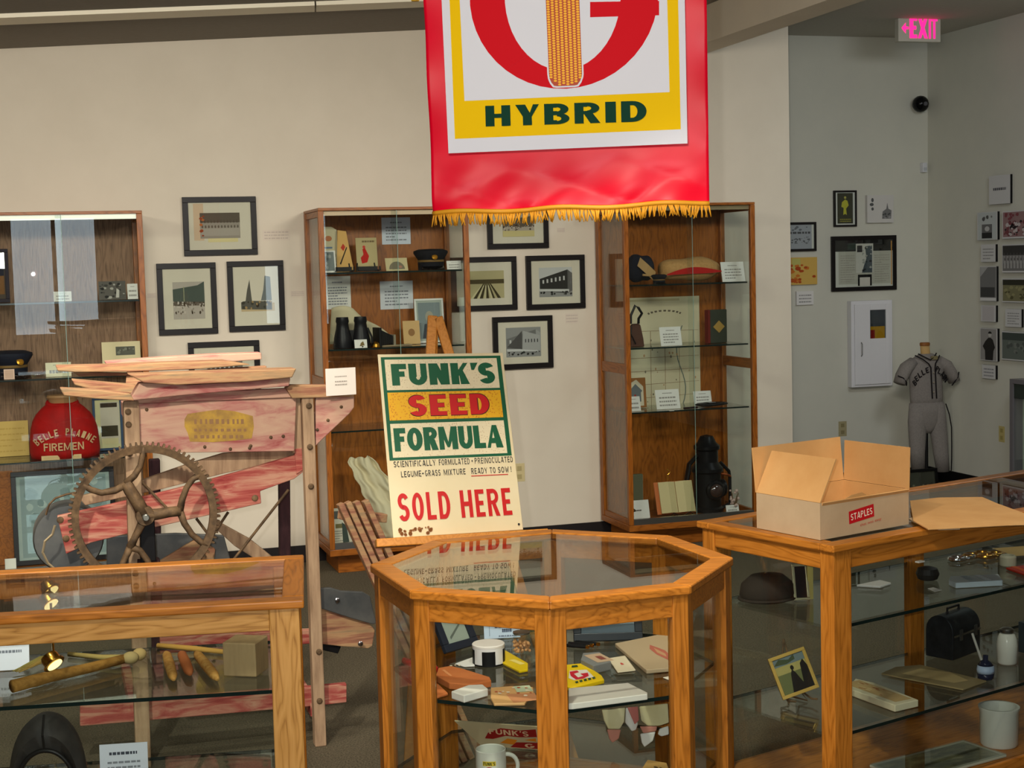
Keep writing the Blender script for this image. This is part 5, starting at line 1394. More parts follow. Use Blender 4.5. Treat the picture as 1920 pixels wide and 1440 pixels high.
# fan housing at the end of the plank
p = onY(128, 1004, MY + .2)
MB().lathe([(.001, -.07), (.115, -.07), (.12, -.06), (.12, .06), (.115, .07), (.001, .07)], 32).turn(M.Translation(p) @ M.Rotation(PI / 2, 4, 'X')).build('fan_housing', GALV, mc, world=True, smooth=30)
p = onY(108, 945, MY + .12)
MB().tube([onY(86, 965, MY + .1), onY(92, 946, MY + .1), onY(104, 934, MY + .1), onY(124, 927, MY + .1), onY(150, 922, MY + .1)], .009, 6, flat=.4).build('iron_strap', IRON, mc, world=True)
MB().tube([onY(103, 985, MY + .0), onY(98, 1002, MY), onY(84, 1015, MY), onY(80, 1036, MY), onY(90, 1056, MY), onY(104, 1068, MY)], .0045, 6).build('bent_wire', paint((196, 176, 140), rough=.4, metal=.6), mc, world=True)
# toothed wheel
WYD = MY - .09
hub = onY(272, 967, WYD)
Rr = 136 * dep(hub) / F
wh = MB()
mw = M.Translation(hub) @ M.Rotation(PI / 2, 4, 'X')
rim = []
for i in range(72):
    t = 2 * PI * i / 72
    rim.append([(r * math.cos(t), r * math.sin(t), z) for r, z in ((Rr - .03, -.012), (Rr - .006, -.016), (Rr - .006, .016), (Rr - .03, .012))])
wheel = MB().loft(rim, closed=True).turn(mw).build('toothed_wheel', IRON, mc, world=True, smooth=50)
tt = MB()
for i in range(84):
    t = 2 * PI * i / 84
    c, s = math.cos(t), math.sin(t)
    tt.loft([[(( r) * c - d * s, r * s + d * c, z) for d, z in ((-.0045, -.014), (.0045, -.014), (.0045, .014), (-.0045, .014))] if k_ == 0 else [((r) * c - d * s, r * s + d * c, z) for d, z in ((-.0025, -.012), (.0025, -.012), (.0025, .012), (-.0025, .012))] for k_, r in ((0, Rr - .008), (1, Rr + .006))])
tt.turn(mw).build('rim_teeth', IRON, wheel, world=True)
def wp(px, py): q = onY(px, py, WYD); return V((q.x - hub.x, 0, q.z - hub.z)) + hub
def spoke(pts, rs): return MB().tube([wp(*q) for q in pts], rs, 8, flat=.75).build('spoke', IRON, wheel, world=True, smooth='all')
spoke([(272, 967), (258, 942), (244, 920), (236, 905)], [.03, .03, .028, .026])
spoke([(238, 908), (215, 920), (190, 924), (170, 918), (156, 908)], [.017, .015, .014, .014, .016])
spoke([(236, 906), (252, 892), (263, 874), (268, 852), (268, 838)], [.017, .015, .014, .014, .016])
spoke([(272, 967), (295, 964), (318, 960), (338, 958)], [.03, .026, .024, .024])
spoke([(337, 958), (342, 935), (350, 914), (362, 898), (374, 890)], [.017, .015, .014, .014, .016])
spoke([(337, 958), (346, 982), (360, 1002), (376, 1016), (388, 1022)], [.017, .015, .014, .014, .016])
spoke([(272, 967), (262, 990), (252, 1010), (244, 1026)], [.024, .018, .016, .02])
spoke([(244, 1026), (236, 1044), (226, 1066), (222, 1086)], [.017, .015, .014, .016])
spoke([(246, 1026), (262, 1032), (276, 1050), (290, 1088)], [.017, .015, .014, .016])
MB().lathe([(.03, -.04), (.032, -.036), (.032, .02), (.03, .024)], 20).turn(mw).build('hub', IRON, wheel, world=True, smooth=40)
MB().lathe([(.012, .02), (.012, .05), (.009, .053), (.001, .053)], 14).turn(mw).build('axle_nut', paint((150, 150, 140), rough=.35, metal=.9), wheel, world=True)
bpoly('bearing_block', [(262, 978), (290, 976), (293, 1052), (264, 1056)], MY - .04, .09, BLACK)
bpoly('bearing_post', [(258, 1050), (300, 1050), (304, 1100), (256, 1100)], MY - .02, .06, DARKR)
MB().tube([hub, V((hub.x, MY + .6, hub.z))], .012).build('axle', IRON, mc, world=True)
# rods
line('tie_rod', (541, 918), (436, 1052), MY + .1, MY + .1, .005, IRON)
line('tie_rod', (428, 960), (388, 1020), MY + .1, MY + .1, .005, IRON)
line('tie_rod', (256, 894), (312, 952), MY + .02, MY + .02, .005, IRON)
line('tie_rod', (368, 972), (395, 1008), MY + .12, MY + .12, .005, IRON)
# delivery spout and rails low at the right
bpoly('spout_board', [(588, 1132), (616, 1138), (660, 1152), (690, 1166), (703, 1182), (698, 1212), (690, 1216), (640, 1212), (588, 1206)], MY + .06, .03, SLATW)
bpoly('spout_plate', [(598, 1103), (620, 1102), (640, 1108), (680, 1110), (694, 1118), (706, 1168), (700, 1171), (660, 1160), (598, 1140)], MY + .04, .016, GALV)
for (a, b) in ((632.5, 1126), (676, 1207)):
    MB().ball(onY(a, b, MY + .035), .01, 10, sc=(1, .5, 1)).build('bolt', paint((190, 190, 196), rough=.2, metal=1), mc, world=True)
bpoly('spout_skirt', [(600, 1208), (640, 1212), (634, 1226), (600, 1218)], MY + .08, .01, BLACK)
bpoly('low_rail', [(150, 1322), (590, 1288), (650, 1282), (650, 1317), (590, 1324), (150, 1362)], MY + .052, .03, PINKD)
bpoly('low_rail', [(300, 1196), (600, 1180), (600, 1206), (300, 1226)], MY + .052, .03, PINKD)
for a in (252, 590):
    MB().bar(onY(a, 1330, MY + .05), onY(a, 1330, MY + .05) + V((0, .6, 0)), .03, .05).build('cross_rail', PINKD, mc, world=True)
    MB().bar(onY(a, 790, MY + .05), onY(a, 790, MY + .05) + V((0, .6, 0)), .03, .05).build('cross_rail', PINK, mc, world=True)
plate('paper_card', 'white typed card propped on the corn sheller bracket', 'card', (612, 690, 668, 741), MY - .03, None, 0, .12, .0015, paint((236, 226, 214)), None, typed(2, True, 31, (170, 160, 150), .3, .35, .7, .72))
# slatted rack leaning behind the easel
ra = [onY(640, 945, 4.98), onY(656, 938, 5.02), onY(672, 946, 5.0), onY(690, 942, 5.06)]
rk = thing('slatted_rack', 'rack of weathered wooden slats leaning between the corn sheller and the easel', 'slatted rack', (ra[1].x, ra[1].y, 0))
dirs = V((.315, -.06, -.80))
for i, (px, py, yy) in enumerate([(637, 944, 5.02), (651, 941, 5.04), (667, 940, 5.06), (684, 938, 5.08)]):
    a = onY(px, py, yy)
    t = (a.z - .004) / -dirs.z
    MB().bar(a, a + dirs * t, .02, .05, up=(.2, -1, 0), twist=.15).build('slat', SLATW, rk, world=True, bevel=.003)
a, b = onY(640, 962, 5.06), onY(716, 950, 5.1)
MB().bar(a + dirs * .02 + V((0, .055, 0)), b + dirs * .06 + V((0, .055, 0)), .05, .03).build('top_batten', SLATW, rk, world=True, bevel=.003)
MB().bar(a + dirs * .6 + V((0, .03, 0)), b + dirs * .62 + V((0, .04, 0)), .05, .03).build('low_batten', SLATW, rk, world=True, bevel=.003)
# ------------------------------------------------------------------ box and flattened board on the showcase at the right
KB = ramp_mat('kraft_board', [(.3, (196, 146, 88)), (.7, (208, 160, 102))], noise=8, rough=.8)
KBO = ramp_mat('kraft_board_outside', [(.3, (178, 152, 118)), (.7, (190, 164, 130))], noise=8, rough=.8)
zt = ZT + .0015
bL, bF, bR = onZ(1419, 990, zt), onZ(1538, 1013, zt), onZ(1704, 983, zt)
bK = bL + (bR - bF)
hB = 70 * dep(bF) / F
UPV = V((0, 0, hB))
bx_ = thing('cardboard_box', 'open brown cardboard box with flaps up and a red printed label, on the showcase', 'cardboard box', bF)
T = .004
cen = (bL + bR) / 2
def wall_(name, a, b, mat=KBO):
    inn = (cen - (a + b) / 2)
    inn.z = 0
    e = (b - a).normalized()
    n = V((-e.y, e.x, 0))
    if n.dot(inn) < 0: n = -n
    return MB().slab([a, b, b + UPV, a + UPV], n, T).build(name, [mat], bx_, world=True)
wall_('side', bF, bR)
wall_('side', bF + (bL - bF) * .012, bL)
wall_('side', bL + (bK - bL) * .012, bK, KB)
wall_('side', bK + (bR - bK) * .012, bR - (bR - bK) * .012, KB)
MB().slab([bL * .98 + cen * .02, bF * .98 + cen * .02, bR * .98 + cen * .02, bK * .98 + cen * .02], (0, 0, 1), T).build('bottom', KB, bx_, world=True)
def flap(name, a, b, pa, pb, mat=KB):
    """A flap hinged on a-b (top edge of a side); its free corners are seen at pa and pb and lie in a plane tipped about the hinge."""
    a, b = a + UPV, b + UPV
    return a, b
def flap_at(name, a, b, tilt, ln, sa=0.0, sb_=0.0, mat=KB, t=T):
    a, b = a + UPV + V((0, 0, .001)), b + UPV + V((0, 0, .001))
    e = (b - a).normalized()
    n = V((e.y, -e.x, 0))
    if n.dot(cen - a) > 0: n = -n          # outwards
    up = V((0, 0, 1)) * math.cos(tilt) + n * math.sin(tilt)
    p = [a, b, b + up * ln - e * sb_, a + up * ln + e * sa]
    nn = up.cross(e).normalized()
    return MB().slab(p, nn, t).build(name, mat, bx_, world=True)
flap_at('flap', bL, bF, math.radians(-28), .130)
flap_at('flap', bL, bK, math.radians(6), .128)
flap_at('flap', bK, bR, math.radians(2), .118)
flap_at('flap', bF + (bR - bF) * .02, bR, math.radians(-155), .06, .01, .02)
# printed label on the right-hand side
e = (bR - bF).normalized()
nl = V((e.y, -e.x, 0))
if nl.dot(cen - bF) > 0: nl = -nl
mlab = M(((e.x, 0, nl.x, bF.x), (e.y, 0, nl.y, bF.y), (0, 1, 0, bF.z), (0, 0, 0, 1)))
mli = mlab.inverted()
def onBx(px, py): q = mli @ onP(px, py, bF, nl); return q.x, q.y
lab = [onBx(1592, 983), onBx(1639, 968), onBx(1637.5, 944.5), onBx(1591, 959.5)]
pr = Print(z=.0006, k=1)
pr.polys(paint((186, 20, 30)), [lab])
lq = lambda u, v: tuple((lab[0][i] * (1 - u) + lab[1][i] * u) * (1 - v) + (lab[3][i] * (1 - u) + lab[2][i] * u) * v for i in (0, 1))
pr.polys(paint((232, 214, 190)), [[lq(u, v) for u, v in p] for p in word('STAPLES', .07, .24, .93, .76, .22, .17, .18)])
tg = [onBx(1612, 989), onBx(1652, 976), onBx(1652, 969), onBx(1612, 982)]
tq = lambda u, v: tuple((tg[0][i] * (1 - u) + tg[1][i] * u) * (1 - v) + (tg[3][i] * (1 - u) + tg[2][i] * u) * v for i in (0, 1))
pr.polys(paint((186, 60, 50)), [[tq(u, v) for u, v in p] for p in font_polys('that was easy', 0, 0, 1, 1)])
o = pr.mb.turn(mlab).build('printed_label', pr.mats, bx_, world=True)
# scuffed tear along the near top edge
MB().slab([bF + UPV + (bR - bF) * .28 + V((0, 0, .001)), bF + UPV + (bR - bF) * .52 + V((0, 0, .001)), bF + UPV + (bR - bF) * .46 + V((0, 0, .012)), bF + UPV + (bR - bF) * .34 + V((0, 0, .008))], -nl, .003).build('torn_edge', KB, bx_, world=True)
# flattened board
zf = ZT + .007
fb = [(1706, 941), (1760, 935), (1842, 934), (1870, 946), (1925, 966), (1960, 975), (1960, 984), (1890, 986), (1818, 990), (1740, 994), (1712, 978)]
w_ = [onZ(a, b, zf) for a, b in fb]
fbo = thing('flattened_cardboard', 'flattened sheet of brown cardboard lying on the showcase beside the open box', 'cardboard', w_[0])
MB().slab(w_, (0, 0, 1), .004).build('sheet', KB, fbo, world=True, bevel=.001)
w2 = [onZ(a, b, ZT + .0015) for a, b in [(1703, 975), (1726, 985), (1760, 994), (1800, 993), (1790, 985), (1720, 970)]]
MB().slab([V((p.x, p.y, ZT + .0015)) for p in w2], (0, 0, 1), .004).build('under_flap', KBO, fbo, world=True)

# ------------------------------------------------------------------ what lies in the showcase under the box
RS = 'small things in the showcase under the box'
def flatplate(name, label, cat, pts, z, t, mat, art=None, group=None, k=1.0):
    """Lies on a level surface; outline given in px on its upper face."""
    w = [onZ(a, b, z + t) for a, b in pts]
    o0 = w[0]
    ex = (w[1] - w[0]).normalized()
    ey = V((-ex.y, ex.x, 0))
    if ey.dot(w[2] - w[1]) < 0: ey = -ey
    up = ex.cross(ey)
    m = M(((ex.x, ey.x, 0, o0.x), (ex.y, ey.y, 0, o0.y), (0, 0, 1, z + .0012), (0, 0, 0, 1)))
    mi = m.inverted()
    loc = [(mi @ p) for p in w]
    o = MB().prism([(p.x, p.y) for p in loc], 0, t - .0012).build(name, mat, mtx=m, bevel=min(.002, t * .25))
    tag(o, label, cat, group)
    if art:
        x0, x1 = min(p.x for p in loc), max(p.x for p in loc)
        y0, y1 = min(p.y for p in loc), max(p.y for p in loc)
        pr = Print(x1 - x0, y1 - y0, x0, y0, z=t - .0012 + .0005, k=k)
        art(pr)
        pr.build('print', o)
    return o
# small framed picture on a wire easel (second shelf)
fe = onZ(1497, 1309, ZR2)
def rest(px, py, z): return onZ(px, py, z)
p = onZ(1503, 1322, ZR2)
d_ = dep(p)
mm_ = upright(p + V((0, 0, .034)), -.25, .3) @ M.Rotation(math.radians(17), 4, 'Z')
Wf, Hf = .115, .125
o = thing('framed_picture', 'small gold framed picture of dark figures, tilted on a wire easel', 'framed picture', mtx=mm_)
f = MB()
for q in (R4(-Wf / 2, 0, Wf / 2, .01), R4(-Wf / 2, Hf - .01, Wf / 2, Hf), R4(-Wf / 2, .01, -Wf / 2 + .01, Hf - .01), R4(Wf / 2 - .01, .01, Wf / 2, Hf - .01)): f.prism(q, -.01, 0)
f.build('frame', paint((190, 156, 80), rough=.35, metal=.5), o, bevel=.001)
MB().box(-Wf / 2 + .01, Wf / 2 - .01, .01, Hf - .01, -.008, -.005).build('backing', paint((70, 80, 60)), o)
pr = Print(Wf - .02, Hf - .02, -Wf / 2 + .01, .01, z=-.0045)
pr.rect((92, 96, 60), 0, 0, 1, .6).rect((150, 140, 84), 0, .55, 1, .8).rect((96, 108, 108), 0, .78, 1, 1)
pr.polys((26, 26, 24), [[(.3, 0), (.42, .5), (.5, .62), (.58, .5), (.66, .3), (.8, 0)], [(.7, .1), (.8, .7), (.92, .8), (1, .6), (1, 0), (.8, 0)], arcpts(.52, .66, .06, .07, 0, 360, 8)[:-1]])
pr.polys((60, 70, 50), [[(0, .84), (.2, .98), (.5, .9), (.7, 1), (.7, .86), (.4, .8)]])
pr.build('picture', o)
es = thing('wire_easel', 'dark wire easel carrying the tilted gold framed picture', 'small easel', p + V((0, 0, .001)))
k = MB()
k.tube([(-.03, -.02, .018), (-.034, .0, .014), (-.03, .07, .024), (0, .11, .17)], .003)
k.tube([(.04, -.02, .018), (.034, .0, .014), (.03, .07, .024), (0, .11, .17)], .003)
k.tube([(-.03, .07, .024), (-.03, .02, .004), (.0, .09, .004), (.03, .02, .004), (.03, .07, .024)], .003)
k.build('wire', IRON, es)
# upper shelf
o = thing('narrow_frame', 'narrow silver framed dark strip leaning at the near end of the upper shelf', 'frame', mtx=upright(onZ(1507, 1127, ZR1) + V((0, 0, .0035)), -.2, .25))
f = MB()
for q in (R4(-.028, 0, .02, .007), R4(-.028, .098, .02, .105), R4(-.028, .007, -.02, .098), R4(.012, .007, .02, .098)): f.prism(q, -.008, 0)
f.build('frame', paint((190, 180, 140), rough=.3, metal=.7), o, bevel=.001)
MB().box(-.02, .012, .007, .098, -.007, -.003).build('strip', BLACK, o)
o = MB().box(-.009, .009, -.006, 0, 0, .1).build('yellow_box', paint((206, 190, 110)), mtx=M.Translation(onZ(1528, 1124, ZR1) + V((-.012, .01, .001))))
tag(o, 'slim pale yellow box standing behind the showcase post', 'box')
flatplate('price_card', 'white card lying on the upper shelf just behind the showcase post', 'card', [(1606, 1096), (1650, 1099), (1671, 1092), (1650, 1087)], ZR1, .008, PAP, None, RS)
flatplate('price_card', 'tiny white card lying alone in the middle of the upper shelf', 'card', [(1739, 1103), (1752, 1109), (1766, 1106), (1750, 1101)], ZR1, .003, PAP, None, RS)
flatplate('glazed_tray', 'pale blue white tray with ridges on the upper shelf', 'tray', [(1779, 1087), (1792, 1093), (1880, 1088), (1872, 1076), (1782, 1080)], ZR1, .018, paint((196, 208, 214), rough=.2), lambda p: [p.rect((170, 184, 190), .1, .3, .9, .42), p.rect((216, 224, 228), .1, .55, .9, .66)], RS)
p = onZ(1746, 1090, ZR1)
o = MB().lathe([(.02, 0), (.03, .004), (.036, .02), (.03, .036), (.012, .042), (.001, .043)], 20).build('pot_cover', paint((40, 38, 36), rough=.5), mtx=M.Translation(p + V((0, .02, .001))))
tag(o, 'dark round pot cover behind the tiny white card', 'cover', RS)
def rings_(name, label, px, py, mat, group):
    p = onZ(px, py, ZR1)
    o = thing(name, label, 'harness ring', p + V((0, 0, .001)), group=group)
    for i in range(2): MB().tube([(.026 * math.cos(t) + i * .046 - .023, .022 * math.sin(t) + i * .014, .0075 + i * .0001) for t in [2 * PI * j / 18 for j in range(18)]], .007, 8, closed=True).build('ring', mat, o, smooth='all')
rings_('silver_buckle', 'pair of silver rings on the upper shelf', 1806, 1051, paint((220, 222, 226), rough=.15, metal=1), RS)
rings_('brass_buckle', 'pair of brass rings beside the silver rings', 1834, 1045, BRASS, RS)
rings_('brass_buckle', 'second pair of brass rings, nearer the ribbed cup', 1860, 1046, BRASS, RS)
p = onZ(1890, 1062, ZR1)
o = MB().lathe([(.022, 0), (.026, .004), (.026, .03), (.022, .036), (.018, .036), (.018, .006), (.001, .006)], 24).build('ribbed_cup', paint((180, 176, 150), rough=.4), mtx=M.Translation(p + V((0, 0, .001))))
tag(o, 'low cream ribbed cup on the upper shelf', 'cup', RS)
flatplate('red_booklet', 'red booklet on the upper shelf at the picture edge', 'booklet', [(1886, 1064), (1920, 1076), (1960, 1070), (1930, 1058)], ZR1, .008, paint((170, 40, 20)), lambda p: p.rect((200, 90, 50), .1, .2, .9, .4), RS)
flatplate('gold_framed_photo', 'flat gold edged photo at the far end of the upper shelf', 'framed picture', [(1858, 1031), (1900, 1045), (1960, 1040), (1925, 1022)], ZR1, .012, paint((60, 50, 36)), lambda p: p.rect((190, 160, 100), .08, .1, .92, .9), RS)
o = MB().box(-.012, .012, -.004, .0, 0, .014).build('corner_clip', paint((170, 170, 160), rough=.3), mtx=upright(onY(1711, 1049, 3.0) if False else mR @ V((.36, .02, .86)), aR))
tag(o, 'small pale clip under the top rail of the showcase, below the open box', 'clip')
p = onZ(1400, 1066, ZR1)
o = thing('dark_hat', 'dark soft cap at the rear of the upper shelf', 'cap', mR @ V((.145, .40, ZR1 + .001)))
MB().lathe([(.07, 0), (.085, .02), (.08, .05), (.05, .075), (.001, .08)], 22, sy=.8).build('crown', paint((44, 36, 30), rough=.9), o, smooth='all')
MB().lathe([(.075, .004), (.09, .006), (.09, .01), (.075, .012)], 22, sy=.8).build('brim', paint((44, 36, 30), rough=.9), o, smooth='all')
# second shelf
flatplate('cigar_box', 'long cream box with worn brown print on the second shelf', 'box', [(1590, 1290), (1678, 1322), (1722, 1312), (1640, 1280), (1604, 1272)], ZR2, .022, paint((216, 206, 172)), lambda p: [p.rect((190, 160, 110), .08, .2, .92, .8), p.blobs([(160, 110, 70), (206, 180, 130)], .15, .25, .9, .75, 16, .05, 4)], RS)
flatplate('document_folder', 'open tan folder with a paler sheet on the second shelf', 'folder', [(1652, 1262), (1690, 1270), (1806, 1292), (1850, 1276), (1726, 1246), (1680, 1250)], ZR2, .006, paint((150, 132, 92)), lambda p: p.polys((196, 172, 122), [[(.2, .22), (.8, .3), (.86, .62), (.56, .88), (.24, .74)]]), RS)
p = onZ(1788, 1236, ZR2)
lb = thing('lunch_box', 'scuffed black metal lunch box with a domed lid, second shelf', 'lunch box', p + V((.035, .06, .001)), aR + .15)
LBM = ramp_mat('scuffed_black_tin', [(.3, (22, 24, 28)), (.6, (44, 48, 52)), (.85, (96, 96, 92))], noise=16, rough=.45, metal=.3)
ol = [(-.05, 0), (.05, 0), (.05, .075)] + [(.05 * math.cos(t), .09 + .05 * math.sin(t)) for t in [PI * i / 10 for i in range(11)]] + [(-.05, .075)]
MB().prism(ol, -.08, .09, ax='x').build('body', LBM, lb, bevel=.003, smooth=30)
MB().box(-.075, .085, -.0545, -.051, .074, .08).build('lid_seam', paint((110, 104, 90), rough=.5, metal=.5), lb)
for x in (-.04, .05): MB().box(x - .008, x + .008, -.058, -.0545, .06, .095).build('latch', METAL, lb)
MB().tube([(-.03, 0, .14), (-.03, 0, .155), (.04, 0, .155), (.04, 0, .14)], .004).build('handle', BLACK, lb)
p = onZ(1888, 1245, ZR2)
o = thing('white_bottle', 'white enamel bottle with a silver cap on the second shelf', 'bottle', p + V((0, 0, .001)))
MB().lathe([(.026, 0), (.031, .006), (.033, .06), (.03, .082), (.024, .096), (.018, .1)], 24).build('body', paint((214, 212, 200), rough=.15), o, smooth='all')
MB().lathe([(.019, .1005), (.021, .103), (.021, .112), (.016, .116), (.001, .117)], 20).build('cap', METAL, o, smooth=40)
p = onZ(1848, 1274, ZR2)
o = thing('blue_jug', 'small dark blue and white bottle beside the white enamel bottle', 'bottle', p + V((0, 0, .001)))
MB().lathe([(.02, 0), (.024, .004), (.026, .02)], 20).build('foot', paint((30, 34, 54), rough=.2), o, smooth='all')
MB().lathe([(.026, .0205), (.027, .03), (.024, .044)], 20).build('band', paint((160, 176, 200), rough=.2), o, smooth='all')
MB().lathe([(.024, .0445), (.016, .055), (.008, .06), (.008, .075), (.001, .076)], 20).build('neck', paint((30, 34, 54), rough=.2), o, smooth='all')
p = onZ(1936, 1226, ZR2)
o = MB().box(-.04, .04, -.03, .03, 0, .1).build('dark_tin', paint((70, 80, 84), rough=.4, metal=.4), mtx=M.Translation(p + V((.02, .02, .001))) @ M.Rotation(aR, 4, 'Z'))
tag(o, 'dark grey tin at the picture edge behind the white enamel bottle', 'tin')
p = onZ(1845, 1240, ZR2)
o = MB().tube([p + V((-.01, .0, .006)), p + V((-.03, .02, .09))], .004, 8).build('pale_rod', paint((190, 186, 176)))
tag(o, 'thin pale rod leaning behind the blue bottle', 'rod')
# deck: crock and glazed picture
p = onZ(1873, 1396, ZD)
cr = thing('stoneware_crock', 'grey white stoneware crock on the floor of the showcase', 'crock', p + V((0, 0, .001)))
MB().lathe([(.053, 0), (.057, .006), (.058, .105), (.062, .116), (.062, .121), (.054, .121), (.052, .02), (.001, .018)], 32).build('body', paint((206, 206, 194), rough=.3), cr, smooth=40)
g0, g1, g2 = onZ(1806, 1386, ZD + .012), onZ(1630, 1432, ZD + .012), onZ(1890, 1424, ZD + .012)
gx = (g0 - g1)
gL = gx.length
gx.normalize()
gy = V((-gx.y, gx.x, 0))
gH = .17
gm = M(((gx.x, gy.x, 0, g1.x - gy.x * gH), (gx.y, gy.y, 0, g1.y - gy.y * gH), (0, 0, 1, ZD + .001), (0, 0, 0, 1)))
gpic = thing('glazed_picture', 'large brown photograph in a pale border, lying on the floor of the showcase', 'picture', mtx=gm, group=RS)
MB().box(0, gL, 0, gH, 0, .008).build('board', paint((196, 192, 172), rough=.4), gpic, bevel=.002)
MB().box(.014, gL - .014, .014, gH - .014, .0081, .0085).build('photograph', ramp_mat('brown_photograph', [(.3, (36, 36, 28)), (.45, (84, 80, 58)), (.55, (136, 128, 92)), (.7, (186, 176, 130))], scale=(1, 2.4, 1), noise=9, detail=4, rough=.3), gpic)
MB().box(0, gL, 0, gH, .009, .011).build('glass', GLASS, gpic)

# ------------------------------------------------------------------ what lies in the eight-sided showcase
ES = 'things in the eight sided showcase'
def leanpic(name, label, tl, tr, br_, bl__, z, lean, yaw, fcol, art, fw_=.022, cat='framed picture'):
    p = onZ(*bl__, z)
    q = onZ(*br_, z)
    w = (q - p).length
    y_ = math.atan2((q - p).y, (q - p).x)
    h = ((tl[1] - bl__[1]) ** 2) ** .5 * dep(p) / F / math.cos(lean) * 1.0
    o = thing(name, label, cat, mtx=upright((p + q) / 2 + V((0, 0, .002 + .014 * math.sin(lean))), y_, lean))
    f = MB()
    for r in (R4(-w / 2, 0, w / 2, fw_), R4(-w / 2, h - fw_, w / 2, h), R4(-w / 2, fw_, -w / 2 + fw_, h - fw_), R4(w / 2 - fw_, fw_, w / 2, h - fw_)): f.prism(r, -.014, 0)
    f.build('frame', fcol, o, bevel=.002)
    MB().box(-w / 2 + fw_, w / 2 - fw_, fw_, h - fw_, -.012, -.008).build('backing', paint((140, 142, 138)), o)
    pr = Print(w - 2 * fw_, h - 2 * fw_, -w / 2 + fw_, fw_, z=-.0075)
    art(pr)
    pr.build('photograph', o)
    MB().box(-w / 2 + fw_, w / 2 - fw_, fw_, h - fw_, -.004, -.002).build('glass', GLASS, o)
    return o
leanpic('framed_photo', 'grey photo in a dark frame leaning behind the round tin', (800, 1142), (874, 1156), (900, 1212), (838, 1230), OS1, .5, 0, paint((40, 44, 54), rough=.3), seq(lambda p: p.rect((176, 178, 166), 0, 0, 1, 1), lambda p: p.polys((110, 112, 104), [[(0, .7), (.3, .66), (.6, .9), (.6, 1), (0, 1)], [(.2, .1), (.9, .5), (.9, .56), (.2, .18)]]), lambda p: p.blobs([(50, 50, 48), (160, 160, 150)], 0, .6, 1, 1, 16, .05, 3)))
leanpic('framed_photo', 'wide grey photo in a black frame leaning at the rear of the shelf', (1065, 1128), (1200, 1130), (1206, 1204), (1076, 1208), OS1, .35, 0, paint((34, 38, 42), rough=.3), seq(lambda p: p.rect((150, 158, 166), 0, 0, 1, 1), lambda p: p.polys((206, 210, 212), [[(.1, .62), (.5, .8), (.8, .6), (1, .8), (1, 1), (0, 1)]]), lambda p: p.rect((90, 98, 108), 0, 0, 1, .3)))
def standcard(name, label, box, z, art, mat, lean=.2, t=.004, yaw=-.2, group=ES, cat='card'):
    x0, y0, x1, y1 = box
    p = onZ((x0 + x1) / 2, y1, z)
    d = dep(p)
    w, h = (x1 - x0) * d / F, (y1 - y0) * d / F
    m = upright(p + V((0, 0, .0015 + t * math.sin(lean))), yaw, lean)
    o = MB().box(-w / 2, w / 2, 0, h, -t, 0).build(name, mat, mtx=m)
    tag(o, label, cat, group)
    pr = Print(w, h, -w / 2, 0)
    art(pr)
    pr.build('print', o)
    return o
standcard('printed_plaque', 'pale blue white printed plaque standing at the rear of the shelf', (908, 1150, 976, 1198), OS1, lambda p: [p.lines((90, 100, 120), .2, .62, .95, .78, 1, 3, .6), p.lines((80, 90, 112), .3, .36, .9, .56, 1, 5, .9), p.lines((80, 90, 112), .5, .2, .76, .36, 1, 6, .8), p.rect((150, 164, 180), .14, .1, .16, .95), p.lines((120, 130, 146), .4, .04, .9, .14, 1, 8, .5)], paint((196, 212, 228)))
p = onZ(979, 1229, OS1)
o = thing('corn_jar', 'small clear jar of corn kernels behind the corner post', 'jar', p + V((.004, .015, .001)))
MB().lathe([(.024, 0), (.027, .003), (.027, .04), (.021, .048), (.021, .054)], 20).build('jar', GLASS, o, smooth=40)
k = MB()
rn = random.Random(2)
for i in range(70):
    a, r = rn.uniform(0, 6.3), .022 * math.sqrt(rn.random())
    k.ball((r * math.cos(a), r * math.sin(a), rn.uniform(.006, .036)), .0042, 6)
k = k.build('kernels', paint((206, 150, 100)), o)
k['kind'] = 'stuff'
MB().lathe([(.0215, .0545), (.023, .056), (.023, .06), (.001, .061)], 20).build('lid', METAL, o)
p = onZ(919, 1246, OS1)
tn = thing('round_tin', 'round white and black tin in the middle of the shelf', 'tin', p + V((0, .012, .001)))
rt_ = 30.5 * dep(p) / F
ht = 33 * dep(p) / F
MB().lathe([(rt_, 0), (rt_, ht), (rt_ * .98, ht + .001)], 40).build('body', paint((232, 226, 222), rough=.25), tn, smooth=40)
MB().lathe([(rt_ * 1.01, ht + .0012), (rt_ * 1.01, ht + .006), (rt_ * .96, ht + .008), (.001, ht + .008)], 40).build('lid', paint((236, 226, 216), rough=.3), tn, smooth=40)
def arcpanel(a0, a1, z0, z1, r, n=10):
    m_ = MB()
    P_ = [[(r * math.cos(a0 + (a1 - a0) * i / n), r * math.sin(a0 + (a1 - a0) * i / n), z) for i in range(n + 1)] for z in (z0, z1)]
    for i in range(n): m_.poly([P_[0][i], P_[0][i + 1], P_[1][i + 1], P_[1][i]])
    return m_
fa = -PI / 2 - .28
arcpanel(fa - .42, fa + .42, .0, ht * .86, rt_ * 1.004).build('black_panel', BLACK, tn, solid=.0006)
arcpanel(fa - 1.42, fa - 1.02, .0, ht * .9, rt_ * 1.004).build('black_panel', BLACK, tn, solid=.0006)
arcpanel(fa + 1.05, fa + 1.5, .0, ht * .9, rt_ * 1.004).build('black_panel', BLACK, tn, solid=.0006)
MB().lathe([(rt_ * 1.008, .0), (rt_ * 1.008, .004)], 40).build('foot_rim', BLACK, tn)
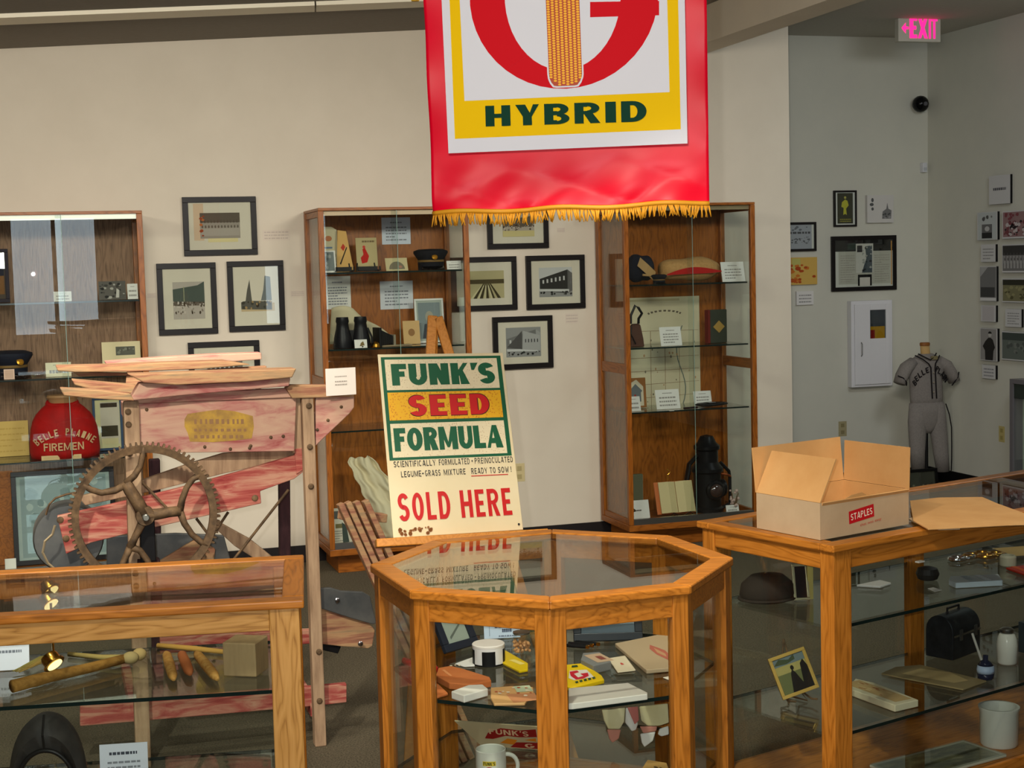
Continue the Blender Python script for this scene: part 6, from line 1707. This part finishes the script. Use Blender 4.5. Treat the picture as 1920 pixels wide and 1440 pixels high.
flatplate('yellow_opener', 'long flat yellow knife shaped tool behind the round tin', 'letter opener', [(888, 1213), (905, 1220), (950, 1246), (974, 1258), (990, 1255), (990, 1243), (950, 1220), (930, 1211), (900, 1206)], OS1, .008, paint((226, 190, 20), rough=.4), lambda p: p.rect((236, 214, 120), .66, .4, .84, .6), ES)
LEA = ramp_mat('tan_leather', [(.3, (196, 104, 52)), (.7, (214, 128, 72))], noise=14, rough=.55)
w_ = [(817, 1266), (842, 1280), (880, 1283), (921, 1276), (918, 1269), (870, 1254), (845, 1248), (822, 1252)]
sh_ = flatplate('leather_sheath', 'tan leather sheath lying before the round tin', 'sheath', w_, OS1, .018, LEA, lambda p: [p.polys((226, 150, 96), [[(.15, .3), (.5, .24), (.5, .3), (.15, .38)]]), p.blobs([(240, 220, 180)], .0, .5, .1, .95, 5, .03, 3)], ES)
flatplate('leather_strap', 'scrap of tan leather at the foot of the left post', 'leather strap', [(800, 1296), (817, 1306), (840, 1299), (822, 1282), (805, 1280)], OS1, .008, LEA, None, ES)
flatplate('white_card', 'white folded card lying before the leather sheath', 'card', [(846, 1296), (870, 1304), (915, 1291), (905, 1283), (878, 1284)], OS1, .02, paint((232, 226, 214)), None, ES)
flatplate('white_slip', 'white paper slip left of the round tin', 'paper', [(853, 1244), (870, 1249), (890, 1248), (889, 1231)], OS1, .004, paint((232, 228, 220)), None, ES)
flatplate('orange_booklet', 'pale orange booklets spread before the corner post', 'booklet', [(920, 1308), (926, 1319), (984, 1318), (1001, 1298), (999, 1288), (960, 1286), (920, 1289)], OS1, .008, paint((222, 170, 110)), lambda p: [p.polys((206, 140, 96), [[(.45, .35), (.95, .4), (.9, .95), (.5, .95)]]), p.rect((196, 206, 170), .05, .6, .4, .95), p.blobs([(190, 90, 60), (240, 220, 190)], .1, .1, .9, .9, 14, .05, 4)], ES)
p = onZ(757, 1268, OS1)
o = thing('pruning_shears', 'red curved grips of shears at the edge of the shelf', 'shears', p + V((.06, .03, .012)))
for i, d in enumerate((0, .016)): MB().tube([(-.045, .02 + d, .012), (-.03, .005 + d, .008), (-.005, -.012 + d, -.002), (.03, -.03 + d, -.004)], .008, 10).build('grip', paint((206, 40, 36), rough=.3), o, smooth='all')
# right-hand panes
p = onZ(1100, 1216, OS1)
o = thing('pen_set', 'black pens with gold bands lying at the rear of the shelf', 'pens', p + V((0, 0, .006)))
for i, (dx, dy, an) in enumerate([(-.03, .0, -.7), (-.012, .012, -.75), (.01, .02, -.8)]):
    c_, s_ = math.cos(an), math.sin(an)
    a, b = V((dx - .03 * c_, dy + .018 - .03 * s_, 0)), V((dx + .035 * c_, dy + .018 + .035 * s_, 0))
    MB().tube([a, b], .005, 10).build('barrel', BLACK, o)
    MB().tube([b, b + (b - a) * .12], .0052, 10).build('gold_band', BRASS, o)
flatplate('grey_box', 'grey box with a tan printed top near the pens', 'box', [(1089, 1236), (1112, 1248), (1146, 1240), (1124, 1222), (1093, 1224)], OS1, .024, paint((128, 128, 124)), lambda p: [p.rect((196, 166, 136), .2, .3, .85, .92), p.lines((150, 80, 70), .4, .5, .7, .75, 1, 3, .9)], ES)
flatplate('printed_card', 'small cream card with a red mark beside the grey box', 'card', [(1140, 1234), (1158, 1260), (1192, 1256), (1172, 1229)], OS1, .004, paint((224, 208, 176)), lambda p: [p.blobs([(196, 80, 70)], .4, .4, .6, .6, 4, .07, 2), p.rect((230, 214, 184), .1, .8, .9, .9)], ES)
flatplate('tan_folder', 'large tan folder with a faint red emblem at the shelf edge', 'folder', [(1153, 1206), (1212, 1256), (1257, 1252), (1257, 1192), (1232, 1190)], OS1, .012, paint((186, 162, 128)), lambda p: [p.polys((184, 104, 86), [[(.3, .5), (.5, .62), (.72, .6), (.82, .5), (.6, .42), (.42, .42)]]), p.polys((196, 150, 110), [[(.4, .5), (.6, .56), (.7, .52), (.55, .46)]])], ES)
gb = flatplate('seed_bag', 'yellow packet printed with a red letter, beside the post', 'packet', [(1060, 1286), (1072, 1289), (1133, 1274), (1128, 1266), (1094, 1243), (1062, 1246)], OS1, .012, paint((236, 196, 24)), None, ES)
pr = Print(z=.0)
m_ = gb.matrix_world if False else MW[gb.name]
gi = m_.inverted()
def gp(px, py): q = gi @ onZ(px, py, OS1 + .012); return q.x, q.y
zz_ = .0112
pr.z = zz_ + .0004
pr.polys(paint((232, 222, 206)), [[gp(1068, 1258), gp(1100, 1256), gp(1114, 1270), gp(1076, 1276), gp(1066, 1272)]])
pr.polys(paint((204, 30, 50)), [[gp(1068, 1260), gp(1082, 1258), gp(1086, 1261), gp(1076, 1264), gp(1084, 1271), gp(1094, 1268), gp(1088, 1264), gp(1102, 1262), gp(1104, 1268), gp(1094, 1273), gp(1080, 1275), gp(1070, 1268)]])
pr.polys(paint((40, 70, 44)), [[gp(1080 + 8 * i, 1282 - 2 * i), gp(1085 + 8 * i, 1280.5 - 2 * i), gp(1083 + 8 * i, 1277.5 - 2 * i), gp(1078 + 8 * i, 1279 - 2 * i)] for i in range(5)] + [[gp(1072, 1252), gp(1084, 1251), gp(1082, 1248), gp(1072, 1249)]])
pr.build('print', gb)
flatplate('white_case', 'long white box at the front of the shelf', 'box', [(1066, 1319), (1074, 1319), (1214, 1301), (1214, 1298), (1178, 1280), (1066, 1290)], OS1, .016, paint((234, 226, 212), rough=.3), None, ES)
flatplate('white_slip', 'white paper slip at the right end of the shelf', 'paper', [(1243, 1270), (1258, 1276), (1290, 1270), (1262, 1266)], OS1, .003, paint((232, 220, 200)), None, ES)
# lower shelf
b0, b1 = onZ(902, 1398, OS2 + .002), onZ(1006, 1406, OS2 + .002)
t0_ = onZ(852, 1352, OS2 + .075)
ex_ = (b1 - b0).normalized()
ey_ = (t0_ - b0)
sk = ey_.dot(ex_)
ey_ = (ey_ - ex_ * sk)
hc_ = ey_.length
ey_.normalize()
nz_ = ex_.cross(ey_)
ms_ = M(((ex_.x, ey_.x, nz_.x, b0.x), (ex_.y, ey_.y, nz_.y, b0.y), (ex_.z, ey_.z, nz_.z, b0.z), (0, 0, 0, 1)))
wc_ = (b1 - b0).length * 1.22
sc_ = MB().prism([(0, 0), (wc_, 0), (wc_ * .94, hc_), (sk, hc_)], -.004, 0).build('sign_card', paint((196, 182, 142)), mtx=ms_)
tag(sc_, 'cream card with a dark red banner shape, tilted on the lower shelf', 'card', ES)
pr = Print(wc_, hc_, 0, 0)
pr.polys(paint((150, 24, 24)), [[(.08, .34), (.14, .6), (.34, .84), (.62, .8), (.86, .9), (.86, .56), (.6, .5), (.4, .52), (.2, .34)]])
pr.polys(paint((222, 190, 150)), word("FUNK'S", .16, .56, .74, .78, .24, .18, .18))
pr.polys(paint((216, 130, 30)), [[(.3, .2), (.42, .42), (.56, .38), (.5, .16)], [(.66, .4), (.84, .52), (.84, .36)]])
pr.polys(paint((150, 24, 24)), [[(.44, .05), (.54, .28), (.88, .34), (.9, .05)]])
pr.polys(paint((222, 190, 150)), word('G', .66, .08, .8, .26, .24, .18))
pr.build('print', sc_)
p = onZ(930, 1462, OS2)
mg = thing('coffee_mug', 'white mug with a yellow and red emblem on the lower shelf', 'mug', onZ(926, 1478, OS2) + V((0, .02, .001)), -.3)
rm = .0385
MB().lathe([(rm * .9, 0), (rm, .004), (rm, .094), (rm - .0018, .096), (rm - .0035, .094), (rm - .0035, .008), (.001, .006)], 36).build('body', paint((226, 226, 210), rough=.15), mg, smooth=40)
MB().tube([(rm - .002 + .031 * math.sin(t) ** .8, 0, .05 + .03 * math.cos(t)) for t in [PI * (i + .01) / 14.02 for i in range(15)]], .0055, 10).build('handle', paint((226, 226, 210), rough=.15), mg, smooth='all')
em = MB()
def wrapped(polys, cx, cz, w, h, r=rm + .0006):
    out = MB()
    for poly in polys:
        pts = []
        for u, v in poly:
            a = -PI / 2 - .1 + ((u - .5) * w + cx) / r
            pts.append((r * math.cos(a), r * math.sin(a), cz + (v - .5) * h))
        ar = sum(a_[0] * b_[1] - b_[0] * a_[1] for a_, b_ in zip(poly, poly[1:] + poly[:1]))
        out.poly(pts if ar > 0 else pts[::-1])
    return out
wrapped([R4(i / 8, 0, (i + 1) / 8, 1) for i in range(8)], 0, .068, .034, .012, rm + .0003).build('yellow_band', paint((226, 196, 60)), mg)
wrapped(word("FUNK'S", .06, .15, .94, .85, .3, .2, .2), 0, .068, .034, .012, rm + .0007).build('band_lettering', paint((30, 50, 30)), mg)
wrapped(glyph('G', 1, .3, .2), 0, .044, .03, .032, rm + .0006).build('red_letter', paint((190, 30, 36)), mg)
wrapped([R4(.43, .05, .57, .9)], 0, .044, .03, .032, rm + .0009).build('yellow_cob', paint((226, 180, 50)), mg)
wrapped([R4(i / 8, 0, (i + 1) / 8, 1) for i in range(8)], 0, .02, .034, .012, rm + .0003).build('yellow_band', paint((226, 196, 60)), mg)
# pale cotton gloves standing on the lower shelf
def glove(label, px, py, w, flip=1, yaw=-.3):
    """A limp printed glove hung fingers down over the shelf: palm, four fingers, thumb."""
    top = onZ(px, py, OS1 - .03) if False else None
    return None
GLV = ramp_mat('pale_cotton', [(.3, (214, 202, 150)), (.7, (228, 220, 178))], noise=10, rough=.9)
PKT = paint((206, 140, 120), rough=.9)
WHC = paint((226, 224, 214), rough=.9)
def cloth_piece(name, outline, y_off, mat, parent, t=.007):
    w = [onP(a, b, gpl + V((0, y_off, 0)), gnn) for a, b in outline]
    return MB().slab(w, gnn, t).build(name, mat, parent, world=True, bevel=.003)
gpl = onZ(1190, 1388, OS2 + .03) + V((0, 0, 0))
gnn = V((math.sin(-.3), -math.cos(-.3), 0))
gv = thing('cotton_glove', 'limp pale yellow cotton glove with pink and white finger tips under the shelf', 'glove', (gpl.x, gpl.y, OS2))
cloth_piece('palm', [(1128, 1330), (1172, 1326), (1170, 1352), (1162, 1366), (1140, 1366), (1132, 1350)], 0, GLV, gv)
cloth_piece('finger_tip', [(1138, 1367), (1164, 1367), (1160, 1384), (1148, 1392), (1142, 1384)], 0, PKT, gv)
cloth_piece('thumb', [(1173, 1326), (1186, 1328), (1196, 1356), (1192, 1368), (1184, 1370), (1172, 1354)], -.003, WHC, gv)
g2 = thing('cotton_glove', 'second limp cotton glove with a pink cuff mark, beside the first', 'glove', (gpl.x + .04, gpl.y, OS2))
cloth_piece('palm', [(1198, 1324), (1252, 1318), (1254, 1354), (1236, 1360), (1214, 1360), (1202, 1350)], -.01, GLV, g2)
cloth_piece('finger_tip', [(1199, 1361), (1232, 1361), (1230, 1370), (1206, 1374)], -.01, PKT, g2)
cloth_piece('finger', [(1200, 1375), (1229, 1371), (1224, 1388), (1208, 1400), (1203, 1392)], -.01, WHC, g2)
cloth_piece('thumb', [(1236, 1366), (1253, 1360), (1254, 1376), (1240, 1380), (1233, 1376)], -.01, WHC, g2)
cloth_piece('pink_mark', [(1176, 1326), (1196, 1324), (1198, 1350), (1190, 1358), (1182, 1340)], -.012, paint((200, 120, 110), rough=.9), g2, .004)
flatplate('tan_packet', 'tan paper packet on the lower shelf', 'packet', [(1200, 1446), (1224, 1470), (1262, 1462), (1250, 1430), (1214, 1424)], OS2, .01, paint((206, 160, 90)), lambda p: p.blobs([(110, 84, 50)], .3, .4, .8, .9, 7, .06, 3), ES)

# ------------------------------------------------------------------ what lies in the showcase before the machine
LS = 'dried field crops in the showcase before the machine'
STK = ramp_mat('dry_stalk', [(.3, (132, 92, 36)), (.6, (170, 124, 56)), (.8, (190, 150, 84))], scale=(6, 30, 30), noise=3, rough=.8)
zz = ZS1
a, b = onZ(24, 1300, zz), onZ(236, 1246, zz)
st = thing('dry_stalk', 'long dry brown stalk with a knotted end on the shelf', 'dried stalk', a + V((0, 0, .001)))
MB().tube([a + V((0, 0, .017)), a.lerp(b, .33) + V((0, .004, .017)), a.lerp(b, .66) + V((0, -.004, .016)), b + V((0, 0, .016))], [.016, .0145, .013, .012], 12).build('stem', STK, st, world=True, smooth='all')
c_ = onZ(238, 1262, zz)
MB().ball((0, 0, 0), .018, 12, sc=(1.2, 1, .9)).turn(M.Translation(b + V((.012, -.005, .0175)))).build('knot', paint((170, 150, 100), rough=.9), st, world=True, smooth='all')
a2, b2 = onZ(130, 1246, zz), onZ(256, 1252, zz)
s2 = thing('dry_stalk', 'thin pale stalk lying behind the thick one, ending in a knot', 'dried stalk', a2 + V((0, 0, .001)))
MB().tube([a2 + V((0, .08, .008)), a2.lerp(b2, .5) + V((0, .06, .008)), b2 + V((.004, .07, .009))], [.006, .007, .008], 10).build('stem', paint((160, 140, 80), rough=.85), s2, world=True, smooth='all')
MB().ball((0, 0, 0), .017, 12, sc=(1.1, 1, .95)).turn(M.Translation(b2 + V((.012, .07, .0165)))).build('knot', paint((176, 150, 96), rough=.9), s2, world=True, smooth='all')
gl_ = thing('dry_leaves', 'bundle of greenish dry leaves beside the thick stalk', 'dried leaves', onZ(60, 1272, zz) + V((0, 0, .001)))
rn = random.Random(6)
for i in range(6):
    q0 = onZ(24 + 6 * i, 1270 + 4 * (i % 3), zz) + V((0, .03, .008 + .004 * i))
    q1 = onZ(104 + 3 * i, 1246 + 5 * (i % 3), zz) + V((0, .03, .008 + .004 * i))
    MB().tube([q0, q0.lerp(q1, .5) + V((0, 0, .008)), q1], [.003, .007, .002], 8, flat=.35).build('leaf', paint((128 + 8 * (i % 3), 116, 56), rough=.85), gl_, world=True, smooth='all')
COB = ramp_mat('dry_cob', [(.3, (176, 118, 52)), (.55, (204, 152, 76)), (.8, (216, 176, 106))], noise=70, rough=.8, bump=.4)
for i, (p0_, p1_, lb_) in enumerate([((312, 1234), (326, 1284), 'stubby dried cob nearest the thick stalk knots'), ((340, 1234), (357, 1274), 'reddish dried cob between two others on the shelf'), ((368, 1234), (408, 1284), 'long dried cob pointing towards the wooden block')]):
    a, b = onZ(*p0_, zz) + V((0, .0, .014)), onZ(*p1_, zz) + V((0, 0, .014))
    o = MB().tube([a, a.lerp(b, .12), a.lerp(b, .5), a.lerp(b, .85), b], [.006, .012, .0135, .012, .005], 14).build('dried_cob', COB if i != 1 else paint((190, 110, 60), rough=.85), smooth='all')
    tag(o, lb_, 'dried cob', LS)
a, b = onZ(296, 1216, zz) + V((0, .0, .008)), onZ(432, 1229, zz) + V((0, .0, .008))
o = MB().tube([a, a.lerp(b, .5) + V((0, .004, 0)), b], [.007, .0075, .006], 10).build('dry_stick', paint((190, 146, 70), rough=.85), smooth='all')
tag(o, 'straight tan stick behind the dried cobs', 'stick', LS)
p = onZ(466, 1270, zz)
o = MB().box(-.043, .043, -.04, .045, 0, .084).build('wooden_block', ramp_mat('pale_block', [(.3, (176, 148, 104)), (.7, (196, 166, 118))], scale=(18, 18, 3), noise=3, rough=.7), mtx=M.Translation(p + V((.0, .045, .001))) @ M.Rotation(aL - .35, 4, 'Z'), bevel=.003)
tag(o, 'square block of pale wood at the end of the shelf', 'wooden block', LS)
standcard('caption_card', 'white caption card behind the dry leaves', (-14, 1207, 54, 1258), zz, lambda p: p.lines((120, 124, 134), .2, .6, .8, .74, 1, 3, .7), paint((222, 226, 234)), .2, .003, aL, 'caption cards in the showcase before the machine')
standcard('caption_card', 'white caption card on the lower shelf before the dark arch', (190, 1396, 278, 1480), ZS2, lambda p: [p.lines((70, 74, 84), .2, .74, .78, .82, 1, 3, .8), p.lines((140, 144, 150), .16, .2, .84, .66, 4, 5, .4)], paint((222, 226, 234)), .12, .003, aL, 'caption cards in the showcase before the machine')
# dark leather hood on the lower shelf
q0 = onZ(92, 1490, ZS2) + V((0, 0, .0))
hc = thing('leather_hood', 'dark rounded leather hood with an arched opening, on the lower shelf', 'hood', (q0.x, q0.y, ZS2 + .001), aL)
k_ = dep(q0) / F
HCM = ramp_mat('dark_leather', [(.3, (46, 44, 42)), (.7, (66, 62, 58))], noise=20, rough=.6)
hw_, ht_ = 70 * k_, 155 * k_
iw_, ih_ = 54 * k_, 92 * k_
rings__ = []
for j in range(25):
    t = PI * j / 24
    ox, oz = hw_ * math.cos(t), ht_ * math.sin(t) ** .8 if math.sin(t) > 0 else 0
    ix, iz = iw_ * math.cos(t), ih_ * math.sin(t) ** .8 if math.sin(t) > 0 else 0
    rings__.append([(ix, -.03, iz), ((ix + ox) / 2, -.045, (iz + oz) / 2), (ox, -.012, oz), (ox * .97, .04, oz * .97), (ix, .04, iz)])
MB().loft(rings__).build('shell', HCM, hc, smooth=60)
MB().tube([(iw_ * math.cos(t), -.034, max(.004, ih_ * max(0, math.sin(t)) ** .8)) for t in [PI * j / 24 for j in range(25)]], .006, 8).build('opening_rim', paint((30, 28, 27), rough=.4), hc, smooth='all')
MB().tube([(0, -.032, ih_ + .004), (0, -.048, (ih_ + ht_) / 2), (0, -.014, ht_)], .003, 6).build('seam', paint((34, 32, 30)), hc)
# brass lamps
def puck(label, pos, aim):
    o = thing('puck_lamp', label, 'lamp', mtx=M.Translation(pos) @ V(aim).to_track_quat('-Z', 'Y').to_matrix().to_4x4(), group='small brass lamps in the showcase')
    MB().lathe([(.006, .026), (.02, .024), (.022, .018), (.022, .004), (.027, .0), (.027, -.003), (.021, -.004)], 24).build('housing', BRASS, o, smooth=40)
    MB().lathe([(.019, -.0035), (.019, -.006), (.001, -.007)], 24).build('lens', paint((255, 222, 150), emit=2.2), o)
    return o
for lb_, px, py, y_ in [('upper of the two brass lamps seen through the showcase top', 95, 1106, .50), ('lower of the two brass lamps seen through the showcase top', 94, 1131, .345), ('brass lamp seen through the showcase front above the stalk', 101, 1244, .16)]:
    q = onP(px, py, mL @ V((0, y_, 0)), (mL.to_3x3() @ V((0, 1, 0))))
    o = puck(lb_, q, (.55, -.6, -.75))
    iq = MW[o.name].inverted()
    MB().tube([iq @ (q + V((0, 0, .02))), iq @ V((q.x, q.y, ZT - .0088))], .003, 6).build('stem', BRASS, o)

# ------------------------------------------------------------------ baseball uniform on a form in the far corner
UY = 9.62
UNI = ramp_mat('grey_flannel', [(.3, (128, 122, 118)), (.7, (142, 136, 131))], noise=90, rough=.95)
TRIM = paint((28, 24, 26), rough=.9)
def ux_(px, py): p = onY(px, py, UY); return p.x, p.z
pc = onY(1737, 890, UY)
un = thing('baseball_uniform', 'grey baseball uniform with dark trim and chest lettering, on a form in the corner', 'uniform', (pc.x, UY, 0))
S = dep(pc) / F
zf0 = pc.z
if zf0 < .02: zf0 = .02
def urow(py, cx, hw, hd):
    x, z = ux_(cx, py)
    return [(x + hw * S * math.cos(t), UY + hd * S * math.sin(t), z) for t in [2 * PI * i / 28 for i in range(28)]]
shirt = [(764, 1738, 33, 14), (745, 1737, 34, 15), (720, 1736, 34, 16), (700, 1736, 37, 16), (685, 1736, 39, 15), (674, 1736, 33, 12), (667, 1736, 22, 10), (663, 1736, 13, 8)]
MB().loft([urow(*r) for r in shirt]).build('shirt', UNI, un, world=True, smooth='all')
def limb(name, pts, mat=UNI, flat=.62):
    return MB().tube([V((ux_(a, b)[0], UY + dy * S, ux_(a, b)[1])) for a, b, r, dy in pts], [r * S for a, b, r, dy in pts], 16, flat=flat).build(name, mat, un, world=True, smooth='all')
limb('sleeve', [(1713, 678, 12, 0), (1699, 690, 15, 0), (1691, 704, 14.5, -1), (1685, 719, 13, -2)], flat=.8)
limb('sleeve', [(1760, 676, 12, 0), (1774, 686, 15, 0), (1782, 700, 14.5, -1), (1788, 715, 13, -2)], flat=.8)
MB().loft([urow(*r) for r in [(884, 1722, 13, 10), (850, 1720, 15, 11), (820, 1720, 17, 12), (790, 1720, 19, 13), (756, 1722, 18, 13)]]).build('trouser_leg', UNI, un, world=True, smooth='all')
MB().loft([urow(*r) for r in [(884, 1768, 13, 10), (850, 1764, 15, 11), (820, 1761, 16.5, 12), (790, 1757, 18.5, 13), (756, 1754, 18, 13)]]).build('trouser_leg', UNI, un, world=True, smooth='all')
MB().loft([urow(*r) for r in [(812, 1739, 5, 6), (804, 1739, 16, 10), (790, 1738, 33, 13.5), (772, 1738, 35, 14.5), (754, 1738, 34, 15)]]).build('trouser_top', UNI, un, world=True, smooth='all')
MB().loft([urow(*r) for r in [(676, 1736, 10, 8), (662, 1735, 9, 8), (648, 1734, 9, 7)]]).build('form_neck', paint((196, 160, 104), rough=.6), un, world=True, smooth='all')
MB().loft([urow(*r) for r in [(648, 1734, 9.6, 8), (644, 1734, 10, 8), (642, 1734, 9, 7)]]).build('neck_cap', paint((140, 88, 40), rough=.5), un, world=True, smooth=40)
def ribbon(name, pts, r=1.3, off=-16):
    return MB().tube([V((ux_(a, b)[0], UY + o_ * S, ux_(a, b)[1])) for a, b, o_ in pts], r * S, 6).build(name, TRIM, un, world=True)
ribbon('neck_trim', [(1711, 666, -8), (1722, 673, -15), (1731, 681, -18), (1735, 688, -18.5), (1737, 720, -17.5), (1739, 746, -16.5)])
ribbon('neck_trim', [(1757, 666, -8), (1750, 673, -15), (1744, 680, -18), (1743, 688, -18.5), (1745, 720, -17.5), (1747, 746, -16.5)])
ribbon('collar_trim', [(1717, 663, -8), (1726, 669, -14), (1736, 674, -15.5), (1744, 668, -14), (1751, 662, -8)])
ribbon('cuff_trim', [(1678, 704, -10), (1686, 708, -14), (1692, 716, -14), (1694, 722, -10)])
ribbon('cuff_trim', [(1779, 722, -10), (1782, 715, -14), (1788, 706, -14), (1792, 697, -10)])
ribbon('side_stripe', [(1767, 756, -11), (1772, 776, -14), (1776, 800, -14), (1777, 830, -13), (1778, 860, -11), (1779, 882, -8)], 1.1)
MB().box(ux_(1735, 0)[0], ux_(1747, 0)[0], UY - 15.5 * S, UY - 13 * S, ux_(0, 760)[1], ux_(0, 752)[1]).build('belt_patch', paint((130, 120, 84)), un, world=True)
for b_ in (698, 716, 734):
    MB().ball(V((ux_(1741, b_)[0], UY - 17.5 * S, ux_(1741, b_)[1])), 1.5 * S, 8).build('button', paint((160, 150, 130)), un, world=True)
lt = MB()
for ch, cx, cy, an in [('B', 1708, 717, 35), ('E', 1711, 709, 32), ('L', 1716, 702, 28), ('L', 1722, 697, 22), ('E', 1729, 693, 14), ('P', 1748, 691, -14), ('L', 1753, 695, -24), ('A', 1759, 700, -32), ('I', 1763, 706, -38), ('N', 1766, 711, -42)]:
    x, z = ux_(cx, cy)
    a = math.radians(an)
    sz_ = 10.5 * S
    yy_ = UY - (16.8 - ((cx - 1737) / 33) ** 2 * 6.5) * S - .004
    for poly in glyph(ch, .62, .22, .18):
        pts = []
        for u, v in poly:
            lx, lz = (u - .31) * sz_, (v - .5) * sz_
            pts.append((x + lx * math.cos(a) - lz * math.sin(a), yy_ + abs(x + lx * math.cos(a) - ux_(1737, 700)[0]) * .0, z + lx * math.sin(a) + lz * math.cos(a)))
        ar = sum(p_[0] * q_[2] - q_[0] * p_[2] for p_, q_ in zip(pts, pts[1:] + pts[:1]))
        lt.poly(pts if ar > 0 else pts[::-1])
lt.build('chest_lettering', TRIM, un, world=True)
MB().lathe([(.13, 0), (.13, .015), (.02, .02), (.014, .03), (.014, zf0 + .5), (.001, zf0 + .5)], 20).turn(M.Translation((pc.x, UY, 0))).build('form_stand', BLACK, un, world=True)
plq = plate('black_framed_plaque', 'dark black framed plaque standing at the feet of the uniform', 'plaque', (1700, 862, 1765, 908), 9.40, .001, .12, 0, .02, paint((60, 58, 48)), None, lambda p: [p.rect((74, 72, 62), .03, .1, .97, .95), p.blobs([(130, 126, 100), (50, 48, 40)], .05, .02, .95, .4, 26, .05, 3)], frame=(.02, paint((14, 13, 13), rough=.3), .02))
